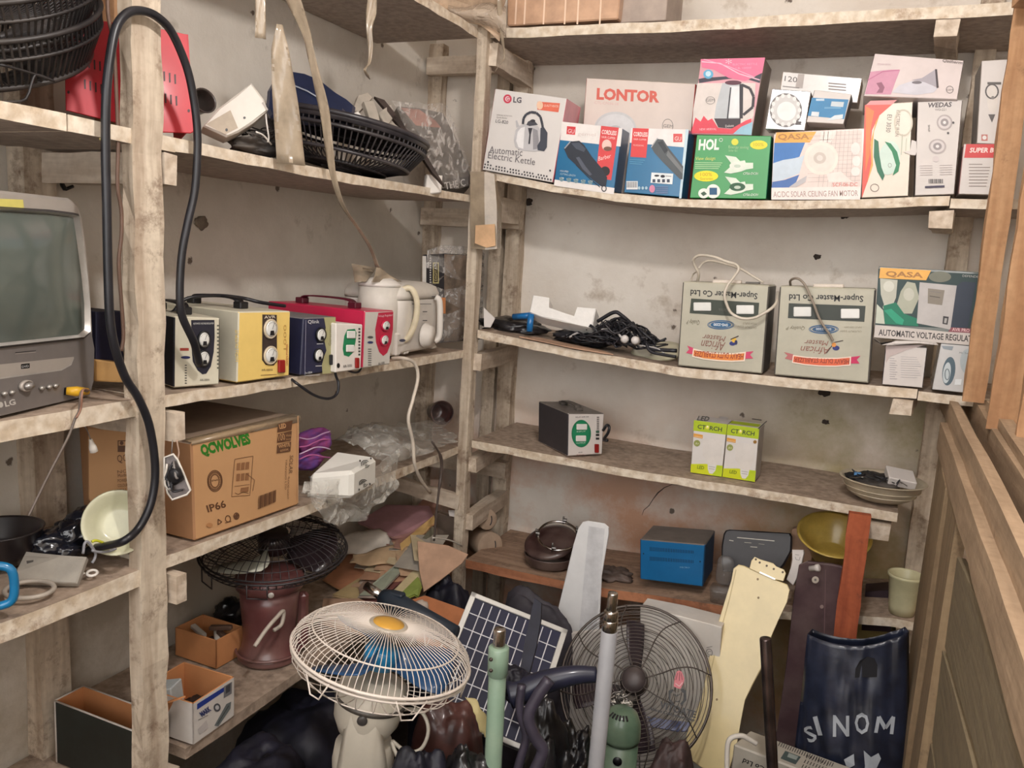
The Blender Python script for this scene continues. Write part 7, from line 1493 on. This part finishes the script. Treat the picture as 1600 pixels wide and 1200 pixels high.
for y_ in (1027, 1044):
    mb = MB(); p = onp(772, y_, t, V((.3,-.9,.2)).normalized()); mb.lathe([(.0035,0), (.003,.002), (0,.003)], p+V((.002,-.017,.004)), V((.2,-.95,.2)), mat((90,80,74), rough=.4, metal=.6), 12); mb.obj('screw', r)
SILV = mat((168,168,172), rough=.4, var=.05, dust=.2, name='grey_enamel')
r, t, d = pole('stand_pole', 'tall grey fan pole with chrome tip standing in front of the round wire guard', [('chrome_tip', 0, .04, .0090, CHROME), ('chrome_sleeve', .033, .055, .0125, CHROME), ('chrome_collar', .05, .075, .0135, CHROME), ('tube', .07, None, .0145, SILV)], 958, 926, 1.45, (931, 1200, 0))
DCH = mat((120,106,104), rough=.2, metal=.9, var=.25, name='dark_chrome')
pole('steel_tube', 'slim dark chrome tube leaning in front of the cream fan blade', [('tube', 0, None, .0105, DCH)], 1196, 997, 1.5, (1207, 1200, 0))
# monopod
r = thing('telescopic_handle', 'black handle with a chrome tip lying over the papers behind the white fan', 'handle', pd(640, 955, 1.62))
a, b, c_, d_, e_ = pd(572, 915, 1.70), pd(600, 934, 1.68), pd(612, 940, 1.67), pd(640, 955, 1.65), pd(710, 992, 1.6)
mb = MB(); mb.tube([a, b], .0095, CHROME, 14); mb.obj('chrome_tip', r); NV = mat((34,44,56), rough=.45, var=.1, name='blue_black_plastic')
mb = MB(); mb.tube([b-(b-a)*.1, c_, d_, e_], [.016, .024, .022, .019], NV, 16); mb.obj('grip', r)
mb = MB(); mb.box(c_.lerp(d_, .3)+V((.0,-.0,.012)), (.03,.02,.014), NV, b=.003); mb.obj('latch', r)
# solar panel
TLp, TRp = pd(737, 925, 1.86), pd(887, 985, 1.84); BLp = pd(664, 1110, 1.70); Uv, Wv = TRp-TLp, BLp-TLp; Wv = (Wv-Uv.normalized()*Wv.dot(Uv.normalized())*.8)
n = Wv.cross(Uv).normalized(); n = n if n.dot(CAM-TLp) > 0 else -n
r = thing('solar_panel', 'small solar panel with a pale frame leaning behind the green pole', 'solar panel', TLp+Wv+Uv*.5)
def PP(u, v, o=0): return TLp+Uv*u+Wv*v+n*o
mb = MB(); mb.prism([PP(0,0), PP(1,0), PP(1,1), PP(0,1)], n, .012, mat((14,18,56), rough=.6, var=.15, scale=5, name='solar_cells')); lw = mat((214,214,220), rough=.4)
for i in range(1, 10):
    u = .06+.88*i/10; mb.poly([PP(u-.005,.05,.0008), PP(u+.005,.05,.0008), PP(u+.005,.95,.0008), PP(u-.005,.95,.0008)], lw)
for i in range(1, 7):
    v = .04+.92*i/7; mb.poly([PP(.05,v-.004,.001), PP(.95,v-.004,.001), PP(.95,v+.004,.001), PP(.05,v+.004,.001)], lw)
mb.obj('cells', r); fm = mat((196,194,188), rough=.4, metal=.2, var=.05, name='pale_frame'); mb = MB()
for (u0, v0, u1, v1) in ((0,0,1,.04), (0,.96,1,1), (0,0,.055,1), (.945,0,1,1)):
    mb.box8([PP(u0,v1,.004), PP(u1,v1,.004), PP(u1,v1,-.016), PP(u0,v1,-.016), PP(u0,v0,.004), PP(u1,v0,.004), PP(u1,v0,-.016), PP(u0,v0,-.016)], fm, .001)
mb.obj('frame', r)
NB = mat((40,42,58), rough=.5, var=.2, name='navy_black')
prism_at([(835,934), (846,942), (845,968), (838,1010), (827,1052), (812,1048), (820,1000), (829,960)], None, .006, NB, 'ceiling_fan_paddle', 'narrow dark fan blade leaning against the solar panel', 'fan blade', P0=pd(832, 990, 1.62), n=nimg(832, 990, -.3, .3, 1))
# white blade
def bladepoly(pix, P0, n, t, m, name, label, art=None):
    mb = MB(); P = [onp(*p, P0, n) for p in pix]; mb.prism(P, n, t, m, b=.002)
    if art: art(Face(mb, P0, n))
    return mb.obj(name, None, label, 'fan blade')
WBL = mat((232,232,232), rough=.35, coat=.2, var=.03, name='white_gloss_metal'); CBL = mat((232,212,158), rough=.32, coat=.35, var=.04, name='cream_gloss_metal')
n = V((.05,-1,.10)).normalized(); P0 = at(915, 900, Y=1.955)
bladepoly([(904,824), (910,816), (918,814), (944,818), (951,824), (951,834), (940,900), (936,985), (930,1090), (862,1080), (866,985), (872,950), (884,900), (896,850)], P0, n, .004, WBL, 'ceiling_fan_paddle', 'long white ceiling fan blade leaning against the brown fourth shelf', lambda F: F.poly([(920,822), (945,826), (932,985), (905,982)], mat((226,226,228), rough=.35, coat=.2)))
P0 = at(1185, 890, Y=1.94); n = V((-.02,-1,.42)).normalized()
r = bladepoly([(1143,905), (1146,888), (1154,882), (1163,884), (1176,890), (1218,908), (1230,913), (1234,922), (1230,940), (1216,970), (1203,1000), (1192,1040), (1176,1070), (1164,1095), (1158,1125), (1152,1160), (1140,1200), (1118,1215), (1082,1190), (1073,1174), (1072,1150), (1080,1125), (1096,1090), (1102,1060), (1108,1025), (1118,985), (1132,940)], P0, n, .004, CBL, 'ceiling_fan_paddle', 'broad cream ceiling fan blade with a screw bracket leaning in front of the round guard', lambda F: ([F.ell(x, y, 1.8, 2, mat((150,124,84)), 10) for x, y in ((1185,934), (1184,905), (1120,1093))], F.line([(1150,890), (1140,935), (1122,1000), (1108,1060)], 1.6, mat((206,184,130), rough=.4))))
mb = MB(); P = [onp(x, y, P0+n*.005, n) for x, y in ((1171,888), (1174,876), (1179,870), (1188,874), (1208,880), (1213,885), (1225,890), (1228,896), (1224,908), (1210,905), (1190,897))]; mb.prism(P, n, .003, CBL, b=.001); F = Face(mb, P0+n*.005, n)
for x, y in ((1181,874), (1187,879), (1198,884), (1209,889), (1223,894)): F.ell(x, y, 1.8, 1.8, mat((96,76,50)), 10)
F.line([(1187,894), (1211,905)], 2, CHROME); mb.obj('bracket', r)
# maroon board
MB2 = mat((84,62,66), rough=.4, coat=.15, var=.12, dust=.15, name='maroon_board'); P0 = at(1285, 900, Y=1.968); n = V((0,-1,.0))
prism_at([(1248,884), (1262,878), (1300,882), (1325,888), (1326,905), (1318,1010), (1312,1215), (1196,1215), (1214,1140), (1228,1040), (1240,930)], None, .01, MB2, 'ceiling_fan_paddle', 'dark maroon board with a white button leaning behind the red brown plank', 'fan blade', P0=P0, n=n, b=.003,
  art=lambda F: (F.ell(1274, 906, 5.5, 5.5, ink(214,204,190)), F.ell(1274, 906, 2, 2, GR, 8), F.ell(1284, 948, 3, 3, ink(150,130,124), 12), F.line([(1290,890), (1288,990)], 1.2, ink(116,92,94))))
# round guard with printed cloth badge
c = pd(992, 1068, 1.88); n = nimg(992, 1068, -.06, .22, 1); R_ = .169; GW2 = mat((104,94,88), rough=.4, metal=.4, var=.2, name='bronze_wire'); rr, uu, nn = basis(n)
gt = thing('round_fan_guard', 'large round wire fan guard with a lettered emblem standing behind the grey pole', 'fan guard', c-uu*R_)
mb = MB(); 
for k in range(19): f = .16+.84*k/18; mb.ring(c+n*(.045*math.cos(f*math.pi/2)**.8), n, R_*f, .0009 if k < 18 else .0032, GW2, 64, 1.06, ts=5)
for k in range(8):
    a0 = k*math.pi/4+.25; mb.tube(spline([c+(rr*math.cos(a0+.18*math.sin(f*3))+uu*1.06*math.sin(a0+.18*math.sin(f*3)))*R_*(.15+.85*f)+n*(.003+.045*math.cos((.16+.84*f)*math.pi/2)**.8) for f in (0,.25,.5,.75,1)], 4), .0016, GW2, 5)
mb.obj('front_guard', gt)
mb = MB(); mb.lathe([(.03,0), (.032,.03), (.028,.042), (.012,.05), (0,.05)], c, n, mat((84,74,74), rough=.45, var=.2, dust=.4), 32); mb.obj('hub', gt)
mb = MB()
for k in range(7): f = .3+.7*k/6; mb.ring(c-n*.05, n, R_*f*.99, .0010, GW2, 48, 1.06, ts=4)
mb.obj('rear_guard', gt)
for k, (a0, w0) in enumerate(((1.72, .30), (3.5, .30), (4.95, .30))):
    mb = MB(); rows = []
    for i in range(6):
        f = i/5; wd = w0*(.9-.45*f) if k == 0 else w0*(.7+.3*math.sin(f*3)); rows.append([c+(rr*math.cos(a0+wd*t)+uu*math.sin(a0+wd*t))*(.03+.115*f)+n*(-.015+.016*t) for t in (-1, -.5, 0, .5, 1)])
    mb.sheet(rows, mat((66,54,60), rough=.4, var=.15, name='dark_blade'), .002); mb.obj('blade', gt)
mb = MB(); F = Face(mb, c+n*.050, n, (800,900,4))
pk = ink(206,110,120); bk = ink(12,12,18)
for d in (-1.5, 0, 1.5): F.text('VITOATE', 918+d, 822, 1146+d, 888, 42, bk, bold=.012, shear=-.1); F.text("Africa's Cold power Saver", 855+d, 835, 1142+d, 912, 20, bk, shear=.15)
F.poly([(1010,690), (1016,640), (1030,596), (1046,590), (1062,600), (1078,640), (1072,670), (1052,706), (1030,700)], pk); F.line([(1024,650), (1036,605)], 5, ink(120,40,50)); F.line([(1046,655), (1048,600)], 5, ink(120,40,50)); F.line([(1064,650), (1058,608)], 5, ink(120,40,50)); F.line([(1020,670), (1046,690), (1066,665)], 5, ink(230,190,190))
F.poly([(978,718), (1004,706), (1012,720), (992,734), (990,770), (1014,800), (1008,812), (980,778)], bk); F.poly([(1088,716), (1062,700), (1054,716), (1074,734), (1076,770), (1050,798), (1058,812), (1090,776)], bk); F.line([(1006,740), (1030,750), (1052,738)], 5, bk); F.line([(1020,780), (1034,788), (1050,778)], 5, bk); F.line([(1002,722), (1030,736), (1060,720)], 4, GR)
mb.obj('emblem', gt)
prism_at([(1005,1118), (1040,1124), (1092,1130), (1086,1142), (1060,1143), (1020,1136)], None, .004, mat((70,84,140), rough=.4, coat=.3, name='blue_plastic'), 'blue_strip', 'curved blue plastic strip behind the foot of the round guard', 'strip', P0=pd(1050,1130,1.93), n=nimg(1050, 1130, 0, .3, 1))
# white dusty carton and sheet behind the guard
WDC = mat((232,226,218), rough=.6, var=.08, dust=.4, name='dusty_white_carton')
a, b = at(1000, 1120, Y=2.0), at(1130, 1140, Y=2.0)
prism_at([(1000,950), (1060,962), (1128,980), (1120,1100), (1110,1215), (1000,1215)], 1.86, .07, WDC, 'carton', 'dusty white carton standing under the fourth shelf behind the round guard', 'box', n=(0,-1,.02), b=.002, art=lambda F: (F.oring(1108, 1020, 5, 6, 1.2, GR, 12), F.text('C', 1105, 1024, 1111, 1024, 7, GR), F.line([(1104,1012), (1113,1010)], 1, GR)))
prism_at([(868,992), (940,985), (998,975), (998,1215), (860,1215), (862,1100)], 1.87, .012, mat((230,224,218), rough=.6, var=.06, dust=.2, name='white_board'), 'white_board', 'dusty white board standing behind the left of the round guard', 'board', b=.001)
# dark clutter
def bag(x, y, D, rad_, label, seed, m=BAG, ns=.3, cat='bag', name='plastic_bag', zmin=.012, cr=1.0):
    p = pd(x, y, D); p.z = max(p.z, rad_[2]*1.1+zmin); mb = MB(); mb.blob(p, rad_, m, ns, seed, 5, crease=cr); return mb.obj(name, None, label, cat)
NVC = mat((30,30,46), rough=.55, var=.35, bump=.5, scale=14, name='navy_black_film')
def mound(x, y, D, rx, ry, label, seed, m, h=None, ns=.25, name='plastic_bag', cat='bag'):
    """a filled sack standing on the floor with its crown at the pixel"""
    p = pd(x, y, D); H = p.z; mb = MB(); mb.blob(V((p.x, p.y, H*.5)), (rx, ry, H*.48), m, ns*.45, seed, 5, crease=.45, power=3.2); return mb.obj(name, None, label, cat)
mound(478, 1090, 1.80, .13, .14, 'large navy black mound standing on the floor under the lowest left shelf', 3, NVC)  # this mound and the next fill the dark navy area below the shelf
mound(400, 1160, 1.52, .085, .10, 'dark navy mound on the floor below the open printed carton', 4, NVC)
mound(700, 905, 2.12, .08, .05, 'navy black sack against the back wall below the corner post rails', 6, NVC)
mound(838, 930, 2.12, .11, .05, 'grey black cloth sack behind the solar panel', 7, mat((74,70,78), rough=.7, var=.2, name='grey_black_cloth'))
prism_at([(638,938), (664,930), (735,955), (722,990), (705,1020), (650,1000), (636,965)], None, .10, mat((186,118,76), rough=.75, var=.1, name='red_brown_card'), 'carton', 'red brown carton corner below the paper heap beside the solar panel', 'box', P0=pd(690,975,1.9), n=nimg(690, 975, -.2, .5, .8))
m4 = crumple([[(622,950,'D',1.78), (650,940,'D',1.78), (668,955,'D',1.78)], [(615,965,'D',1.75), (645,965,'D',1.75), (672,980,'D',1.76)], [(640,975,'D',1.73), (660,985,'D',1.73), (680,1000,'D',1.74)]], PM(190,176,164), amp=.016, seed=9, sub=5, t=.001); m4.obj('crumpled_paper', None, 'crumpled dusty paper bag between the black handle and the red brown carton', 'paper')
flat([(505,935,.64), (560,935,.66), (625,960,.66), (640,985,.64), (590,1000,.62), (500,975,.62)], .004, BC, 'cardboard_piece', 'tan card sheet behind the top of the white pedestal fan', 'cardboard')
mound(702, 1092, 1.66, .075, .06, 'maroon leather bag on the floor right of the white pedestal fan', 8, mat((104,66,60), rough=.4, coat=.2, var=.25, name='maroon_leather'), ns=.18, name='leather_bag')
m4 = crumple([[(727,1088,'D',1.5), (742,1092,'D',1.5), (750,1105,'D',1.5)], [(738,1105,'D',1.5), (750,1118,'D',1.5), (762,1130,'D',1.5)], [(745,1140,'D',1.5), (756,1150,'D',1.5), (764,1160,'D',1.5)]], mat((214,196,140), rough=.6, var=.1, name='yellow_cloth'), amp=.01, seed=10, sub=5, t=.0015); m4.obj('rag', None, 'small yellowish rag hanging left of the pale green pole', 'rag')
mound(655, 1172, 1.40, .05, .06, 'black plastic sack at the foot of the white pedestal fan', 9, NVC)
mound(725, 1168, 1.44, .05, .05, 'crumpled black sack at the foot of the pale green pole', 19, BAG)
mound(850, 1115, 1.60, .05, .06, 'glossy black bag between the green and the grey pole', 10, BAG, ns=.35)
mound(900, 1140, 1.62, .045, .05, 'crumpled black bag right behind the grey pole', 11, BAG, ns=.4)
mound(1052, 1165, 1.62, .05, .05, 'dark brown sack in front of the round guard beside the cream blade', 12, mat((78,58,56), rough=.6, var=.3, name='brown_sack'), ns=.3)
PB = mat((66,60,74), rough=.45, coat=.2, var=.15, name='plum_strap')
def strap(pix, rad_, label, m=PB, D=1.45, name='strap', parent=None):
    mb = MB(); q = spline([pd(x, y, D+(d if d else 0)) for x, y, d in pix], 6); mb.tube(q, rad_, m, 10); return mb.obj(name, parent, label if not parent else None, None if parent else 'strap')
strap([(858,1062,.0), (840,1088,0), (826,1120,0), (835,1150,0), (848,1172,0), (838,1200,0), (830,1215,0)], .011, 'thick plum coloured strap curling down between the two poles')
strap([(815,1070,.02), (812,1110,.02), (822,1150,.02), (812,1190,.02), (806,1215,.02)], .008, 'thinner plum coloured strap hanging beside the pale green pole')
mb = MB(); q = spline([pd(x, y, 1.5) for x, y in ((796,1085), (820,1078), (850,1066), (880,1058), (905,1054), (932,1054))], 6); mb.tube(q, [.026-.012*i/(len(q)-1) for i in range(len(q))], mat((38,40,60), rough=.4, coat=.25, var=.1, name='navy_plastic'), 14); mb.obj('vacuum_nozzle', None, 'curved navy black plastic arm reaching from the sack to the grey pole', 'plastic arm')
bag(800, 1068, 1.52, (.035,.03,.03), 'navy black lump joined to the curved arm by the green pole', 21, NVC, .2)
# green motor pot
c = pd(972, 1118, 1.62); GP2 = mat((92,120,98), rough=.35, coat=.3, var=.12, dust=.2, name='green_enamel'); r = thing('green_motor', 'green domed motor case standing right of the grey pole', 'motor', V((c.x, c.y, 0))); Hh = c.z
mb = MB(); mb.lathe([(.036,0), (.036,Hh-.05)], V((c.x, c.y, 0)), (0,0,1), GP2, 36); mb.obj('barrel', r)
mb = MB(); mb.lathe([(.038,Hh-.048), (.039,Hh-.04), (.038,Hh-.015), (.030,Hh+.006), (.018,Hh+.014), (0,Hh+.016)], V((c.x, c.y, 0)), (0,0,1), GP2, 36); mb.obj('cap', r)
mb = MB(); 
for k in range(6): a = -2.2+k*.25; p = V((c.x, c.y, Hh+.006))+V((math.cos(a), math.sin(a), 0))*.026; mb.box(p, (.004,.010,.004), BLACK, (V((-math.sin(a), math.cos(a), 0)), V((math.cos(a), math.sin(a), -.6)).normalized(), V((0,0,1))), .0005)
mb.obj('vent_slots', r)
mb = MB(); mb.lathe([(.009,0), (.009,.002), (0,.002)], V((c.x, c.y, Hh-.075))+V((.2,-.97,0)).normalized()*.0355, V((.2,-.97,0)), BLACK, 16); mb.obj('port', r)
mb = MB(); rnd = random.Random(17)
for i in range(26):
    p = pd(955+rnd.uniform(-8, 30), 1085+rnd.uniform(0, 18), 1.66); mb.tube(spline([p+V((rnd.uniform(-.015,.015), rnd.uniform(-.015,.015), rnd.uniform(-.01,.01))) for _ in range(4)], 3), .0016, WHITE_D if i % 2 else STEEL, 4)
mb.obj('wire_wool', None, 'little bundle of pale wire behind the green motor case', 'wires', kind='stuff')
# navy bag with lettering
def navy_bag():
    P0 = at(1335, 1080, Y=1.72); n = V((0,-1,.12)).normalized()
    from mathutils import noise as nz
    def disp(x, y):
        u = (x-1255)/165; f = max(0, math.sin(math.pi*min(1, max(0, u))))**.5*(.02+.03*min(1, max(0, (y-985)/180)))
        return f+.006*nz.noise(V((x*.07, y*.010, 1)))+.005*nz.noise(V((x*.035+2, y*.02, 4)))+.002*abs(nz.noise(V((x*.12, y*.02, 7))))
    def S(x, y, k=0): return onp(x, y, P0, n)+n*(disp(x, y)+k)
    root = thing('lettered_bag', 'navy blue plastic carrier bag lettered SINOM at the foot of the partition', 'bag', at(1335,1215,Y=1.72))
    L_ = lambda y: 1262-(y-985)*.10 if y < 1100 else 1250-(y-1100)*.12
    top = lambda x: 990+14*math.sin((x-1262)/150*math.pi)
    ny, nx = 34, 34; rows = []
    for j in range(ny):
        y0 = j/(ny-1); row = []
        for i in range(nx):
            x = L_(985+y0*240)+(1420-L_(985+y0*240))*i/(nx-1); y = top(x)+(1225-top(x))*y0; row.append(S(x, y))
        rows.append(row)
    NVB = mat((40,46,66), rough=.36, coat=.15, var=.3, scale=16, bump=.3, name='navy_bag_film'); mb = MB(); mb.sheet(rows, NVB, .001); mb.obj('front', root)
    back = [[p-n*(.05+.05*math.sin(math.pi*j/(ny-1))*math.sin(math.pi*i/(nx-1))) if 0 < i < nx-1 else p-n*.002 for i, p in enumerate(row)] for j, row in enumerate(rows)]
    mb = MB(); mb.sheet(back, NVB, .001); mb.obj('back', root)
    class SF(Face):
        def pt(s, x, y): return S(s.z[0]+x/s.z[2], s.z[1]+y/s.z[2], .0035+s.k*.00008)
    mb = MB(); F = SF(mb, P0, n, (1200,900,4)); w_ = ink(170,176,184)
    def glyph(ch, x, y, h, rot, wd, w_=w_):
        a = math.radians(rot); dx, dy = math.cos(a)*wd, math.sin(a)*wd; F.text(ch, x, y, x+dx, y+dy, h, w_, bold=.022)
    glyph('S', 262, 1010, 88, -30, 66); glyph('I', 318, 955, 108, -18, 30); glyph('N', 412, 942, 118, 0, 100); glyph('O', 545, 925, 118, 0, 88); F.line([(674,922), (692,832), (732,905), (782,842), (770,945)], 22, w_)
    F.poly([(600,1025), (645,1060), (690,1040), (705,1075), (670,1150), (655,1200), (600,1200), (608,1120)], w_); F.poly([(480,1080), (540,1050), (545,1115), (500,1140)], w_)
    mb.obj('lettering', root)
    mb = MB(); F = SF(mb, P0, n, (1200,900,4)); F.poly([(545,600), (548,550), (575,500), (620,478), (665,490), (684,530), (680,600)][::-1], mat((14,14,22), rough=.8)); mb.obj('handle_hole', root)
navy_bag()
# stabilizer lying in front of it
SG = mat((176,170,158), rough=.45, var=.06, name='warm_grey_enamel')
A, B_, Cc = pd(1146,1163,1.62), pd(1172,1141,1.72), pd(1330,1199,1.66); h0 = (A.z+B_.z+Cc.z)/3
A, B_, Cc = at(1146,1163,Z=h0), at(1172,1141,Z=h0), at(1330,1199,Z=h0); D_ = A+(Cc-B_)
r = thing('voltage_stabilizer', 'grey stabilizer lying upside down at the bottom edge below the navy bag', 'stabilizer', (A+Cc)/2-V((0,0,.2)))
dn = V((0,0,-.2)); mb = MB(); mb.box8([A+dn, D_+dn, Cc+dn, B_+dn, A, D_, Cc, B_], SG, .003)
F = Face(mb, A, V((0,0,1)), (1200,900,4)); 
for j in range(24): x, y = 70+j*14.5, 1038+j*5.6; F.poly([(x-9, y+24), (x-3, y+24), (x+9, y), (x+3, y)], ink(44,42,42)); F.k -= 1
for q in range(3):
    for j in range(8): x, y = 245-q*14+j*18, 1118+q*30+j*7; F.poly([(x-9, y+20), (x-3, y+20), (x+9, y), (x+3, y)], ink(44,42,42)); F.k -= 1
F.poly([(108,1092), (206,1130), (172,1178), (78,1140)], ink(70,84,84)); F.poly([(130,1105), (190,1128), (176,1150), (120,1130)], ink(150,160,156))
G = Face(mb, A, (D_-A).cross(V((0,0,1))), (800,900,4)); G.text('Co Ltd', 1582, 1195, 1448, 1140, 30, ink(40,40,40), bold=.02)
mb.obj('body', r)
mb = MB(); mb.tube(spline([pd(x, y, 1.60) for x, y in ((1136,1205), (1136,1180), (1138,1160), (1145,1152), (1160,1150), (1172,1156), (1182,1162))], 5), .005, WHITE_D, 8); mb.obj('cord', r)
